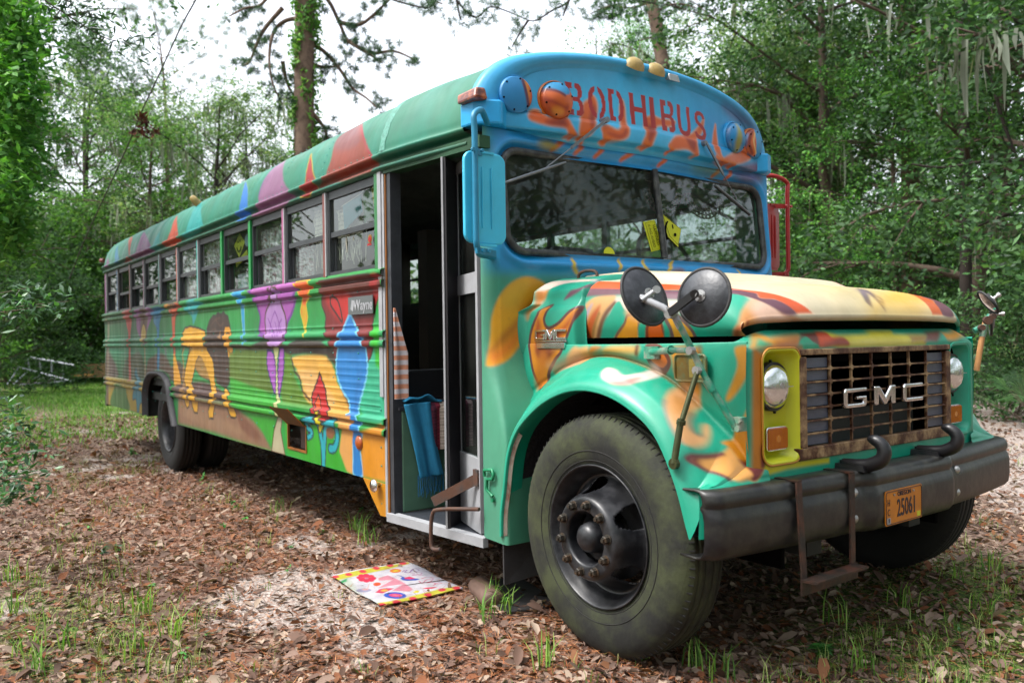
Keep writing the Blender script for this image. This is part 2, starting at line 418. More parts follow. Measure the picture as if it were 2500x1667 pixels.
('S','9a8068',.05,0,.5,[-3.329,.696,-2.807,.699,-1.916,.652,-1.54,.582,-2.341,.579,-3.335,.605]),
('P','3f9c3a',.03,0,1.0,[-1.934,1.218,-1.064,1.224,-.949,1.066,-.893,.866,-.984,.539,-1.187,.648,-1.385,.722,-1.611,.782,-1.889,.821]),
('P','5a7a1e',.04,0,1.0,[-1.763,1.295,-.996,1.282,-1.005,1.087,-.978,.996,-1.512,1.05,-1.869,1.116]),
('P','2f9440',.03,0,1.0,[-1.916,1.089,-.973,.985,-.893,.866,-1.834,.864]),
('S','8a6a48',.02,0,1.0,[-3.247,1.089,-3.088,1.033,-3.188,.912,-3.208,.853,-3.384,.738,-3.271,.714,-3.387,.685,-3.471,.733,-3.367,.905]),
('P','cfa04a',.008,0,1.0,[-3.251,1.457,-3.063,1.469,-2.812,1.449,-2.596,1.418,-2.594,1.317,-2.491,1.221,-2.425,1.207,-2.364,1.126,-2.352,.991,-2.279,.861,-2.392,.718,-2.407,.655,-2.532,.647,-2.556,.707,-2.428,.853,-2.491,.987,-2.593,.997,-2.775,1.02,-2.874,1.06,-2.919,1.088,-2.975,1.029,-3.047,.939,-2.915,.859,-2.845,.791,-2.862,.731,-2.882,.672,-2.983,.668,-3.055,.734,-3.092,.821,-3.168,.905,-3.246,.887,-3.114,.791,-3.162,.713,-3.228,.694,-3.323,.764,-3.228,.874,-3.31,.96,-3.246,1.081,-3.151,1.202,-3.094,1.276,-3.193,1.283,-3.299,1.291,-3.313,1.351,-3.336,1.411]),
('L','1a120c',.006,.009,1.0,[-3.251,1.457,-3.063,1.469,-2.812,1.449,-2.596,1.418,-2.594,1.317,-2.491,1.221,-2.425,1.207,-2.364,1.126,-2.352,.991,-2.279,.861,-2.392,.718,-2.407,.655,-2.532,.647,-2.556,.707,-2.428,.853,-2.491,.987,-2.593,.997,-2.775,1.02,-2.874,1.06,-2.919,1.088,-2.975,1.029,-3.047,.939,-2.915,.859,-2.845,.791,-2.862,.731,-2.882,.672,-2.983,.668,-3.055,.734,-3.092,.821,-3.168,.905,-3.246,.887,-3.114,.791,-3.162,.713,-3.228,.694,-3.323,.764,-3.228,.874,-3.31,.96,-3.246,1.081,-3.151,1.202,-3.094,1.276,-3.193,1.283,-3.299,1.291,-3.313,1.351,-3.336,1.411,-3.251,1.457]),
('S','8f7246',.02,0,.9,[-2.919,1.088,-2.875,1.161,-2.786,1.197,-2.702,1.177,-2.589,1.095,-2.504,1.007,-2.593,.997,-2.775,1.02]),
('C','1a120c',.008,.007,1.0,[-2.953,1.058,-2.89,1.146,-2.786,1.197]),
('C','1a120c',.008,.006,1.0,[-3.003,1.29,-3.136,1.202,-3.235,1.082]),
('S','cfa04a',.008,0,1.0,[-2.054,.942,-1.955,.908,-1.894,.821,-1.791,.75,-1.785,.71,-1.913,.701,-1.985,.744,-2.067,.837,-2.087,.915]),
('C','1a120c',.006,.009,1.0,[-2.054,.942,-1.955,.908,-1.894,.821,-1.791,.75,-1.785,.71,-1.913,.701,-1.985,.744,-2.067,.837,-2.087,.915,-2.054,.942]),
('C','1a120c',.008,.006,1.0,[-3.243,1.298,-3.412,1.207,-3.353,1.117,-3.439,.994,-3.399,.904]),
('C','a8802a',.01,.012,1.0,[-3.291,1.268,-3.353,1.208,-3.315,1.088,-3.37,.966]),
('P','33221a',.008,0,1.0,[-2.558,1.366,-2.55,1.435,-2.478,1.502,-2.363,1.547,-2.296,1.541,-2.229,1.568,-2.144,1.549,-2.073,1.571,-2.041,1.546,-1.961,1.528,-1.913,1.443,-1.955,1.399,-1.97,1.334,-2.015,1.243,-1.947,1.153,-1.882,1.103,-1.905,1.038,-1.95,.979,-2.016,.944,-2.102,.947,-2.202,.96,-2.29,.966,-2.349,1.052,-2.384,1.16,-2.47,1.214,-2.559,1.255,-2.544,1.311]),
('L','1a120c',.006,.009,1.0,[-2.558,1.366,-2.55,1.435,-2.478,1.502,-2.363,1.547,-2.296,1.541,-2.229,1.568,-2.144,1.549,-2.073,1.571,-2.041,1.546,-1.961,1.528,-1.913,1.443,-1.955,1.399,-1.97,1.334,-2.015,1.243,-1.947,1.153,-1.882,1.103,-1.905,1.038,-1.95,.979,-2.016,.944,-2.102,.947,-2.202,.96,-2.29,.966,-2.349,1.052,-2.384,1.16,-2.47,1.214,-2.559,1.255,-2.544,1.311,-2.558,1.366]),
('S','cf9836',.008,0,1.0,[-2.046,1.444,-1.933,1.443,-1.88,1.385,-1.871,1.321,-1.845,1.244,-1.874,1.17,-1.943,1.169,-1.99,1.237,-2.019,1.321,-2.069,1.374]),
('C','1a120c',.006,.006,1.0,[-2.046,1.444,-1.933,1.443,-1.88,1.385,-1.871,1.321,-1.845,1.244,-1.874,1.17,-1.943,1.169,-1.99,1.237,-2.019,1.321,-2.069,1.374,-2.046,1.444]),
('C','1a120c',.006,.006,1.0,[-2.016,1.387,-1.966,1.392,-1.928,1.383]),
('C','1a120c',.006,.005,1.0,[-1.953,1.244,-1.906,1.223,-1.849,1.24]),
('C','1a120c',.006,.005,1.0,[-2.13,1.428,-2.165,1.388,-2.042,1.354]),
('C','8a6a4a',.01,.01,1.0,[-2.161,1.402,-2.19,1.375,-2.083,1.348]),
('S','33221a',.01,0,1.0,[-1.976,1.179,-1.874,1.174,-1.897,1.038,-2.026,.956,-2.086,1.033]),
('C','5e4436',.012,.006,.7,[-2.434,1.46,-2.298,1.511,-2.167,1.521]),
('C','5e4436',.012,.006,.7,[-2.481,1.392,-2.346,1.431,-2.243,1.403]),
('C','5e4436',.012,.006,.7,[-2.355,1.296,-2.234,1.336,-2.18,1.269]),
('C','5e4436',.012,.006,.7,[-2.315,1.215,-2.246,1.109,-2.243,1.002]),
('C','5e4436',.012,.006,.7,[-2.141,1.216,-2.106,1.098,-2.112,.993]),
('C','5e4436',.012,.006,.7,[-2.018,1.165,-1.98,1.062,-2.023,.983]),
('C','5e4436',.012,.006,.7,[-2.298,1.511,-2.17,1.455,-2.086,1.479]),
('P','566f1c',.05,0,1.0,[-1.939,1.223,-1.711,1.242,-1.392,1.259,-1.062,1.251,-1.052,1.095,-.944,.944,-1.221,.943,-1.6,.974,-1.932,1.024]),
('P','5a7f1e',.05,0,1.0,[-.788,1.252,-.588,1.242,-.531,1.066,-.378,.949,-.269,.92,-.252,.877,-.774,.877,-.826,1.057]),
('P','3f9a3a',.03,0,1.0,[-1.932,1.024,-1.095,.948,-.896,.881,-.85,.852,-1.86,.86]),
('S','dcae68',.03,0,1.0,[-.571,1.201,-.197,1.227,-.006,1.217,.106,1.142,.159,1.05,.255,.998,.345,.912,.405,.872,.047,.853,-.208,.888,-.378,.949,-.407,1.039,-.475,1.109]),
('S','e8c090',.06,0,.6,[-.503,1.109,-.196,1.116,-.057,1.042,.123,.936,-.062,.887,-.307,.933,-.39,1.03]),
('C','362214',.02,.01,1.0,[-.591,1.2,-.531,1.108,-.447,1.069,-.407,.989,-.277,.926]),
('P','2c2015',.025,0,1.0,[-1.817,1.3,-1.558,1.297,-1.391,1.273,-1.156,1.324,-.803,1.317,-.603,1.287,-.503,1.325,-.049,1.322,.131,1.255,.129,1.171,.006,1.221,-.348,1.233,-.617,1.221,-.818,1.257,-1.392,1.252,-1.899,1.27]),
('C','3a2818',.05,.022,.8,[.029,1.212,.161,1.153,.245,1.016,.345,.912]),
('P','4fb08c',.05,0,1.0,[.552,1.248,.732,1.258,.782,.856,.514,.854,.451,.954,.55,1.099]),
('P','3fae3c',.04,0,1.0,[.644,1.395,.756,1.393,.747,1.139,.665,1.172]),
('S','74261a',.01,0,1.0,[-.033,1.692,.777,1.677,.716,1.572,.655,1.464,.635,1.395,.631,1.275,.585,1.205,.502,1.186,.129,1.208,.089,1.293,-.012,1.389,-.01,1.475,-.072,1.555,-.039,1.63]),
('C','3a140c',.006,.008,1.0,[-.033,1.692,.777,1.677,.716,1.572,.655,1.464,.635,1.395,.631,1.275,.585,1.205,.502,1.186,.129,1.208,.089,1.293,-.012,1.389,-.01,1.475,-.072,1.555,-.039,1.63,-.033,1.692]),
('S','c4421c',.08,0,.9,[.004,1.599,.315,1.602,.35,1.483,.306,1.42,.212,1.436,.082,1.501]),
('P','5a2c1e',.02,0,.8,[-.029,1.691,.774,1.676,.772,1.619,-.042,1.62]),
('S','c01e18',.006,0,1.0,[.064,1.585,.121,1.586,.188,1.544,.233,1.433,.138,1.49,.067,1.541]),
('C','1c0a06',.006,.008,1.0,[.064,1.585,.121,1.586,.188,1.544,.233,1.433,.138,1.49,.067,1.541,.064,1.585]),
('S','a01814',.02,0,.8,[.674,1.676,.769,1.674,.716,1.564,.648,1.516]),
('S','2d84c2',.006,0,1.0,[.34,1.483,.398,1.418,.479,1.346,.535,1.284,.552,1.231,.565,1.17,.55,1.099,.504,1.019,.465,.955,.449,.891,.496,.799,.452,.687,.479,.525,.354,.518,.355,.659,.33,.765,.33,.884,.314,.955,.234,1.007,.16,1.087,.142,1.162,.157,1.246,.197,1.321,.263,1.403]),
('C','8cc8e6',.006,.009,1.0,[.34,1.483,.398,1.418,.479,1.346,.535,1.284,.552,1.231,.565,1.17,.55,1.099,.504,1.019,.465,.955,.449,.891,.496,.799,.452,.687,.479,.525,.354,.518,.355,.659,.33,.765,.33,.884,.314,.955,.234,1.007,.16,1.087,.142,1.162,.157,1.246,.197,1.321,.263,1.403,.34,1.483]),
('S','2a6ca4',.02,0,.35,[.341,1.184,.422,1.131,.401,1.005,.37,.733,.38,.553,.39,.554,.38,.734,.442,1.007,.502,1.133,.423,1.221]),
('P','d9982f',.03,0,1.0,[.498,.781,.773,.849,.782,.526,.483,.521,.463,.67]),
('P','dca870',.02,0,1.0,[.047,.858,.389,.871,.353,.722,.341,.516,.243,.527,.162,.63,.223,.814,-.024,.823]),
('P','3f9e3a',.03,0,1.0,[-.764,.793,-.692,.53,-.381,.512,-.131,.516,.27,.517,.194,.605,.142,.656,-.154,.785,-.297,.795]),
('P','b8b298',.008,0,1.0,[-.86,.786,-.779,.792,-.821,.679,-.741,.514,-1.009,.513,-.95,.668]),
('L','5a2f22',.006,.006,1.0,[-.86,.786,-.779,.792,-.821,.679,-.741,.514,-1.009,.513,-.95,.668,-.86,.786]),
('S','a566aa',.012,0,1.0,[-1.474,1.763,-.457,1.725,-.506,1.594,-.578,1.503,-.65,1.453,-.681,1.38,-.686,1.348,-1.105,1.363,-1.222,1.399,-1.196,1.5,-1.255,1.582,-1.284,1.664]),
('C','70408a',.006,.014,1.0,[-1.474,1.763,-.457,1.725,-.506,1.594,-.578,1.503,-.65,1.453,-.681,1.38,-.686,1.348,-1.105,1.363,-1.222,1.399,-1.196,1.5,-1.255,1.582,-1.284,1.664,-1.474,1.763]),
('P','b878b0',.03,0,.6,[-1.415,1.753,-.445,1.714,-.464,1.654,-1.252,1.673]),
('S','b592c4',.008,0,1.0,[-.864,1.707,-.768,1.68,-.769,1.584,-.696,1.496,-.678,1.401,-.707,1.306,-.841,1.263,-.938,1.262,-1.043,1.329,-1.093,1.419,-1.08,1.531,-.942,1.624]),
('C','46281e',.006,.01,1.0,[-.864,1.707,-.768,1.68,-.769,1.584,-.696,1.496,-.678,1.401,-.707,1.306,-.841,1.263,-.938,1.262,-1.043,1.329,-1.093,1.419,-1.08,1.531,-.942,1.624,-.864,1.707]),
('C','7a3a92',.006,.005,1.0,[-.893,1.535,-.974,1.461,-1.005,1.373]),
('C','7a3a92',.006,.005,1.0,[-.893,1.535,-.823,1.457,-.77,1.37]),
('C','7a3a92',.006,.005,1.0,[-1.035,1.485,-.976,1.428,-.878,1.35]),
('C','7a3a92',.006,.005,1.0,[-.764,1.472,-.825,1.425,-.788,1.349]),
('C','7a3a92',.006,.005,1.0,[-.898,1.459,-.833,1.349]),
('C','46281e',.01,.02,1.0,[-.937,1.745,-.929,1.668,-.905,1.612]),
('S','c6cc98',.006,0,1.0,[-.94,1.273,-.831,1.273,-.864,1.165,-.85,1.013,-.788,.791,-.852,.787,-.91,1.011,-.894,1.142]),
('C','5a4a2a',.006,.004,1.0,[-.94,1.273,-.831,1.273,-.864,1.165,-.85,1.013,-.788,.791,-.852,.787,-.91,1.011,-.894,1.142,-.94,1.273]),
('S','a46cb4',.008,0,1.0,[-1.062,1.253,-.954,1.24,-.897,1.142,-.901,1.011,-.92,.939,-.998,1.03,-1.066,1.139]),
('C','35206a',.006,.008,1.0,[-1.062,1.253,-.954,1.24,-.897,1.142,-.901,1.011,-.92,.939,-.998,1.03,-1.066,1.139,-1.062,1.253]),
('S','a46cb4',.008,0,1.0,[-.809,1.263,-.735,1.263,-.736,1.124,-.782,1.016,-.839,.921,-.854,1.056,-.833,1.187]),
('C','35206a',.006,.008,1.0,[-.809,1.263,-.735,1.263,-.736,1.124,-.782,1.016,-.839,.921,-.854,1.056,-.833,1.187,-.809,1.263]),
('S','e0721a',.012,0,1.0,[-.481,1.721,-.251,1.717,-.198,1.638,-.311,1.575,-.317,1.535,-.299,1.474,-.328,1.405,-.316,1.339,-.372,1.436,-.416,1.508,-.394,1.569,-.378,1.628]),
('C','ccc050',.006,.006,1.0,[-.481,1.721,-.251,1.717,-.198,1.638,-.311,1.575,-.317,1.535,-.299,1.474,-.328,1.405,-.316,1.339,-.372,1.436,-.416,1.508,-.394,1.569,-.378,1.628,-.481,1.721]),
('S','c8b450',.03,0,.8,[-.376,1.558,-.312,1.525,-.328,1.415,-.311,1.344,-.379,1.436,-.395,1.508]),
('S','3c9cca',.012,0,1.0,[-1.914,1.758,-1.586,1.751,-1.516,1.664,-1.55,1.594,-1.555,1.44,-1.523,1.309,-1.565,1.307,-1.612,1.441,-1.636,1.585,-1.641,1.621,-1.714,1.673]),
('C','a0ccb8',.006,.004,1.0,[-1.914,1.758,-1.586,1.751,-1.516,1.664,-1.55,1.594,-1.555,1.44,-1.523,1.309,-1.565,1.307,-1.612,1.441,-1.636,1.585,-1.641,1.621,-1.714,1.673,-1.914,1.758]),
('C','0e2c34',.006,.032,1.0,[-.083,.517,-.09,.642,-.113,.704,-.148,.78,-.22,.805,-.358,.775]),
('C','0e2c34',.006,.026000000000000002,1.0,[-.358,.775,-.337,.744,-.267,.725,-.258,.701,-.321,.678]),
('C','0e2c34',.006,.034,1.0,[-.083,.517,-.055,.685,-.021,.769,.117,.808,.129,.767,.139,.712,.097,.651,.028,.637]),
('C','35a8b4',.006,.02,1.0,[-.083,.517,-.09,.642,-.113,.704,-.148,.78,-.22,.805,-.358,.775]),
('C','35a8b4',.006,.014,1.0,[-.358,.775,-.337,.744,-.267,.725,-.258,.701,-.321,.678]),
('C','35a8b4',.006,.022,1.0,[-.083,.517,-.055,.685,-.021,.769,.117,.808,.129,.767,.139,.712,.097,.651,.028,.637]),
('S','8a6248',.01,0,1.0,[-.022,.755,.048,.775,.103,.746,.067,.705,-.013,.708]),
('S','b81a12',.006,0,1.0,[-.11,1.113,-.071,1.061,-.023,1.005,-.002,.929,.063,.859,.019,.813,-.049,.808,-.17,.812,-.21,.86,-.245,.946,-.189,1.018,-.151,1.058]),
('C','1c0a06',.006,.009,1.0,[-.11,1.113,-.071,1.061,-.023,1.005,-.002,.929,.063,.859,.019,.813,-.049,.808,-.17,.812,-.21,.86,-.245,.946,-.189,1.018,-.151,1.058,-.11,1.113]),
('S','d8642a',.006,0,1.0,[-.139,.969,-.104,.933,-.096,.885,-.046,.856,-.114,.852,-.193,.899,-.166,.94]),
('C','1c0a06',.006,.007,1.0,[-.139,.969,-.104,.933,-.096,.885,-.046,.856,-.114,.852,-.193,.899,-.166,.94,-.139,.969]),
('S','d8cc2a',.006,0,1.0,[-.123,.866,-.079,.869,-.102,.82,-.04,.804,-.104,.739,-.126,.722,-.148,.759,-.131,.797,-.163,.823]),
('C','2a1c08',.006,.005,1.0,[-.123,.866,-.079,.869,-.102,.82,-.04,.804,-.104,.739,-.126,.722,-.148,.759,-.131,.797,-.163,.823,-.123,.866]),
],
'roof': [
('S','8a3f2c',.02,0,1.0,[-.092,.084,.028,.133,.04,.206,.075,.299,.005,.461,.036,.536,.212,.515,.29,.508,.466,.367,.591,.257,.722,.147,.702,.037,.596,.031,.308,.037]),
('C','982838',.008,.009,1.0,[.29,.508,.466,.367,.591,.257,.719,.144]),
('S','6a4a50',.06,0,.5,[.07,.362,-.033,.534,.212,.515,.447,.343,.319,.305]),
('S','962d24',.01,0,1.0,[-.337,.037,-.328,.125,-.301,.221,-.327,.348,-.358,.424,-.222,.297,-.103,.144,-.173,.02]),
('C','a8a048',.006,.005,1.0,[-.337,.037,-.328,.125,-.301,.221,-.327,.348,-.358,.424,-.222,.297,-.103,.144,-.173,.02,-.337,.037]),
('S','8d6684',.02,0,1.0,[-1.257,.018,-1.165,.145,-1.208,.253,-1.201,.382,-1.167,.486,-1.074,.517,-.984,.522,-.696,.268,-.519,.153,-.579,.021]),
('C','6a4a90',.02,.008,.8,[-1.208,.253,-1.201,.382,-1.167,.486,-1.074,.517]),
('S','2c7cc0',.012,0,1.0,[-1.665,.033,-1.651,.123,-1.632,.247,-1.693,.394,-1.82,.507,-1.556,.372,-1.433,.23,-1.392,.027]),
('C','5a8a68',.006,.006,1.0,[-1.665,.033,-1.651,.123,-1.632,.247,-1.693,.394,-1.82,.507,-1.556,.372,-1.433,.23,-1.392,.027,-1.665,.033]),
('S','2c9c98',.02,0,1.0,[-3.159,.203,-3.121,.34,-3.175,.486,-3.032,.494,-2.763,.321,-2.581,.136,-2.955,.092,-3.193,.098]),
('S','b4522a',.015,0,1.0,[-3.96,.084,-3.835,.207,-3.774,.29,-3.823,.421,-3.799,.453,-3.467,.239,-3.395,.037]),
('S','2c9c98',.02,0,1.0,[-4.485,.111,-4.435,.241,-4.339,.311,-4.265,.336,-4.138,.105]),
('S','8a5c86',.02,0,1.0,[-5.395,.09,-5.263,.21,-5.22,.343,-5.259,.459,-4.776,.312,-4.436,.138,-4.525,.036]),
('S','b4522a',.015,0,1.0,[-5.922,.092,-5.621,.152,-5.766,.313,-6.158,.52,-5.749,.409,-5.513,.092]),
('S','3f80a4',.02,0,1.0,[-6.295,.137,-6.622,.383,-6.587,.422,-6.065,.134]),
('S','8a5f86',.02,0,1.0,[-6.916,.123,-6.966,.298,-6.687,.125]),
],
'front_cap': [
('C','f0a850',.025,.006,.9,[-.862,2.416,-.841,2.441,-.805,2.448,-.747,2.417,-.653,2.443,-.641,2.43,-.617,2.383,-.613,2.349,-.63,2.346,-.656,2.379,-.749,2.381,-.815,2.389,-.854,2.399,-.862,2.416]),
('S','df741c',.02,0,1.0,[-.862,2.416,-.841,2.441,-.805,2.448,-.747,2.417,-.653,2.443,-.641,2.43,-.617,2.383,-.613,2.349,-.63,2.346,-.656,2.379,-.749,2.381,-.815,2.389,-.854,2.399]),
('S','93380f',.035,0,.85,[-.766,2.398,-.703,2.414,-.657,2.419,-.645,2.388,-.682,2.382,-.749,2.385]),
('C','f2b878',.025,.006,.9,[-.489,2.547,-.459,2.572,-.439,2.541,-.443,2.49,-.47,2.421,-.495,2.373,-.529,2.346,-.568,2.353,-.564,2.41,-.532,2.478,-.522,2.521,-.489,2.547]),
('S','de761c',.02,0,1.0,[-.489,2.547,-.459,2.572,-.439,2.541,-.443,2.49,-.47,2.421,-.495,2.373,-.529,2.346,-.568,2.353,-.564,2.41,-.532,2.478,-.522,2.521]),
('S','93380f',.035,0,.85,[-.471,2.528,-.448,2.506,-.461,2.446,-.497,2.397,-.496,2.442]),
('C','f2b878',.025,.006,.9,[-.433,2.398,-.396,2.419,-.325,2.403,-.287,2.454,-.283,2.532,-.262,2.578,-.25,2.537,-.252,2.476,-.248,2.421,-.262,2.377,-.314,2.355,-.392,2.347,-.367,2.336,-.405,2.344,-.433,2.398]),
('S','de761c',.02,0,1.0,[-.433,2.398,-.396,2.419,-.325,2.403,-.287,2.454,-.283,2.532,-.262,2.578,-.25,2.537,-.252,2.476,-.248,2.421,-.262,2.377,-.314,2.355,-.392,2.347,-.367,2.336,-.405,2.344]),
('S','93380f',.035,0,.85,[-.388,2.379,-.305,2.381,-.27,2.418,-.273,2.384,-.315,2.363]),
('C','f2b878',.025,.006,.9,[-.109,2.497,-.044,2.524,.017,2.515,.135,2.521,.09,2.487,-.014,2.474,-.058,2.412,-.081,2.366,-.096,2.345,-.152,2.35,-.127,2.403,-.12,2.451,-.109,2.497]),
('S','de761c',.02,0,1.0,[-.109,2.497,-.044,2.524,.017,2.515,.135,2.521,.09,2.487,-.014,2.474,-.058,2.412,-.081,2.366,-.096,2.345,-.152,2.35,-.127,2.403,-.12,2.451]),
('S','93380f',.035,0,.85,[-.088,2.465,-.029,2.455,-.081,2.392,-.116,2.362]),
('C','f2b878',.025,.006,.9,[.048,2.366,.115,2.428,.264,2.463,.365,2.535,.41,2.58,.377,2.499,.299,2.429,.305,2.366,.299,2.345,.21,2.37,.095,2.355,.048,2.366]),
('S','de761c',.02,0,1.0,[.048,2.366,.115,2.428,.264,2.463,.365,2.535,.41,2.58,.377,2.499,.299,2.429,.305,2.366,.299,2.345,.21,2.37,.095,2.355]),
('S','93380f',.035,0,.85,[.201,2.433,.282,2.426,.275,2.37,.231,2.382]),
('C','f2b878',.025,.006,.9,[.527,2.567,.525,2.486,.535,2.39,.598,2.346,.592,2.345,.478,2.4,.487,2.479,.527,2.567]),
('S','de761c',.02,0,1.0,[.527,2.567,.525,2.486,.535,2.39,.598,2.346,.592,2.345,.478,2.4,.487,2.479]),
('C','f2b878',.025,.006,.9,[.57,2.363,.67,2.41,.788,2.46,.803,2.532,.85,2.56,.882,2.465,.9,2.422,.781,2.374,.67,2.354,.57,2.363]),
('S','de761c',.02,0,1.0,[.57,2.363,.67,2.41,.788,2.46,.803,2.532,.85,2.56,.882,2.465,.9,2.422,.781,2.374,.67,2.354]),
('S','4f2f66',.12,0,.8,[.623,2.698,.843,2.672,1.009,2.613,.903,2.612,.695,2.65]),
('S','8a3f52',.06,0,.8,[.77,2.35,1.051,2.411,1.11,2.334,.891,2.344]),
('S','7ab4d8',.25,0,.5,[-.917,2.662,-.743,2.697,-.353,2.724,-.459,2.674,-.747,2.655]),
('C','e0801e',.02,.014,1.0,[-.622,2.376,-.594,2.345]),
('C','e0801e',.02,.014,1.0,[-.545,2.353,-.515,2.329]),
('C','e0801e',.02,.014,1.0,[-.413,2.36,-.38,2.341]),
('C','e0801e',.02,.014,1.0,[-.126,2.369,-.108,2.345]),
('C','e0801e',.02,.014,1.0,[.061,2.367,.083,2.344]),
('C','e0801e',.02,.014,1.0,[.493,2.365,.616,2.344]),
('C','e0801e',.02,.014,1.0,[.651,2.36,.703,2.345]),
],
'lamp_a': [
('S','e89a58',.01,0,1.0,[-.897,2.611,-.865,2.601,-.833,2.567,-.829,2.517,-.843,2.468,-.86,2.455,-.873,2.492,-.885,2.544,-.894,2.582]),
('S','d8701e',.02,0,1.0,[-.861,2.565,-.836,2.546,-.832,2.508,-.848,2.467,-.86,2.472,-.862,2.525]),
('C','5a3048',.012,.01,1.0,[-.9,2.608,-.896,2.569,-.883,2.52,-.87,2.478,-.86,2.454]),
],
'lamp_b': [
('P','479ccc',.01,0,1.0,[-.763,2.623,-.598,2.635,-.644,2.54,-.684,2.527,-.726,2.546,-.777,2.549,-.791,2.541,-.795,2.544]),
('C','6a3038',.015,.008,1.0,[-.789,2.546,-.777,2.552,-.734,2.545,-.684,2.527]),
('S','8f3208',.03,0,.85,[-.792,2.513,-.754,2.501,-.691,2.476,-.658,2.482,-.655,2.457,-.703,2.467,-.749,2.479,-.784,2.484]),
('S','8f3208',.04,0,.8,[-.774,2.472,-.748,2.458,-.727,2.431,-.757,2.444]),
('S','eda43c',.03,0,.8,[-.744,2.458,-.723,2.466,-.684,2.456,-.685,2.435,-.73,2.438]),
],
'lamp_c': [
('S','a8a458',.03,0,.9,[.677,2.596,.691,2.531,.698,2.433,.693,2.407,.647,2.475]),
('C','4a4a78',.03,.012,.6,[.608,2.557,.599,2.496,.634,2.432]),
('S','5f8a78',.04,0,.7,[.608,2.463,.641,2.431,.704,2.42,.671,2.407]),
],
'lamp_d': [
('S','d8782a',.012,0,1.0,[.871,2.594,.922,2.614,.912,2.575,.917,2.485,.921,2.434,.878,2.438,.842,2.479]),
('C','8a3a14',.015,.012,1.0,[.891,2.593,.851,2.512,.886,2.447]),
('C','f0c890',.01,.006,1.0,[.912,2.575,.89,2.517,.923,2.451]),
],
'cowl': [
('S','efb248',.02,0,1.0,[-1.143,1.189,-1.127,1.256,-1.115,1.337,-1.108,1.418,-1.075,1.507,-1.007,1.58,-.92,1.615,-.842,1.602,-.797,1.566,-.833,1.494,-.904,1.393,-.945,1.302,-1.016,1.225,-1.095,1.189]),
('S','ee8e18',.06,0,.9,[-1.123,1.239,-1.079,1.271,-.992,1.336,-.914,1.418,-.894,1.41,-.955,1.302,-1.028,1.238,-1.103,1.199]),
('S','a4521a',.05,0,.62,[-1.122,1.252,-1.058,1.336,-.982,1.401,-.893,1.493,-.843,1.535,-.874,1.468,-.963,1.368,-1.05,1.295]),
('S','f0c468',.06,0,.6,[-1.065,1.499,-.988,1.574,-.911,1.597,-.912,1.518,-1.009,1.467]),
('L','e6c868',.01,.01,1.0,[-.628,1.708,-.641,1.675,-.61,1.643]),
('L','e6c868',.01,.01,1.0,[-.32,1.718,-.337,1.673]),
('L','e6c868',.01,.01,1.0,[-.149,1.721,-.166,1.687,-.132,1.657]),
('L','e6c868',.01,.01,1.0,[.08,1.728,.007,1.671]),
('L','e6c868',.01,.01,1.0,[.697,1.704,.687,1.677]),
('S','8a4a34',.04,0,.7,[.046,1.682,.125,1.697,.143,1.663,.043,1.659]),
('C','d8741c',.02,.014,1.0,[-.559,2.38,-.655,2.315,-.701,2.279]),
('C','d8741c',.02,.014,1.0,[-.492,2.345,-.548,2.278]),
('C','d8741c',.02,.014,1.0,[-.341,2.363,-.414,2.274]),
('C','d8741c',.02,.014,1.0,[-.034,2.374,-.15,2.327,-.233,2.276]),
('C','d8741c',.02,.014,1.0,[.158,2.368,.052,2.276]),
('C','d8741c',.02,.014,1.0,[.661,2.355,.564,2.274]),
('C','d8741c',.02,.014,1.0,[.805,2.374,.701,2.273]),
('S','a89a30',.05,0,.9,[-.8,2.297,-.73,2.324,-.673,2.281,-.742,2.269]),
('S','4f7a48',.1,0,.8,[.332,2.339,.592,2.355,.605,2.279,.38,2.28]),
('S','7a3a50',.08,0,.7,[.772,2.318,1.046,2.34,1.073,2.292,.881,2.273]),
],
'scuttle': [
('S','d08c50',.04,0,1.0,[1.667,.322,1.73,.321,1.724,.283,1.704,.246,1.721,.204,1.712,.167,1.696,.216,1.672,.257]),
('S','ecdccf',.03,0,1.0,[1.664,.328,1.646,.407,1.67,.443,1.747,.451,2.027,.408,2.051,.386,1.832,.389,1.749,.356,1.721,.329]),
('S','6a4656',.02,0,1.0,[1.895,.263,1.942,.305,2.016,.318,2.058,.361,2.061,.354,2.045,.311,1.971,.283]),
('S','9fb0c0',.04,0,.6,[2.049,.389,2.058,.421,2.064,.407,2.057,.377]),
('S','d49238',.02,0,1.0,[1.786,.19,1.781,.22,1.82,.237,1.846,.2,1.837,.164,1.853,.131,1.883,.122,1.952,.148,2.006,.188,2.061,.218,2.057,.177,2.013,.101,1.96,.029,1.893,-.029,1.83,-.109,1.753,-.175,1.725,-.112,1.713,-.011,1.73,.088]),
('C','5a3838',.006,.008,1.0,[1.786,.19,1.781,.22,1.82,.237,1.846,.2,1.837,.164,1.853,.131,1.883,.122,1.952,.148,2.006,.188,2.061,.218,2.057,.177,2.013,.101,1.96,.029,1.893,-.029,1.83,-.109,1.753,-.175,1.725,-.112,1.713,-.011,1.73,.088,1.786,.19]),
('S','a4541c',.04,0,.9,[1.785,.165,1.807,.152,1.821,.11,1.881,.103,1.962,.123,2.036,.177,2.054,.189,2.019,.131,1.947,.07,1.864,-.003,1.801,-.011,1.763,.006,1.767,.088]),
('S','6a3018',.05,0,.8,[1.762,.022,1.837,.013,1.908,.016,1.848,-.03,1.77,-.031]),
],
'fender': [
('S','d08c50',.04,0,1.0,[1.665,1.553,1.735,1.54,1.714,1.552,1.682,1.554,1.648,1.499,1.645,1.444,1.639,1.51,1.649,1.554]),
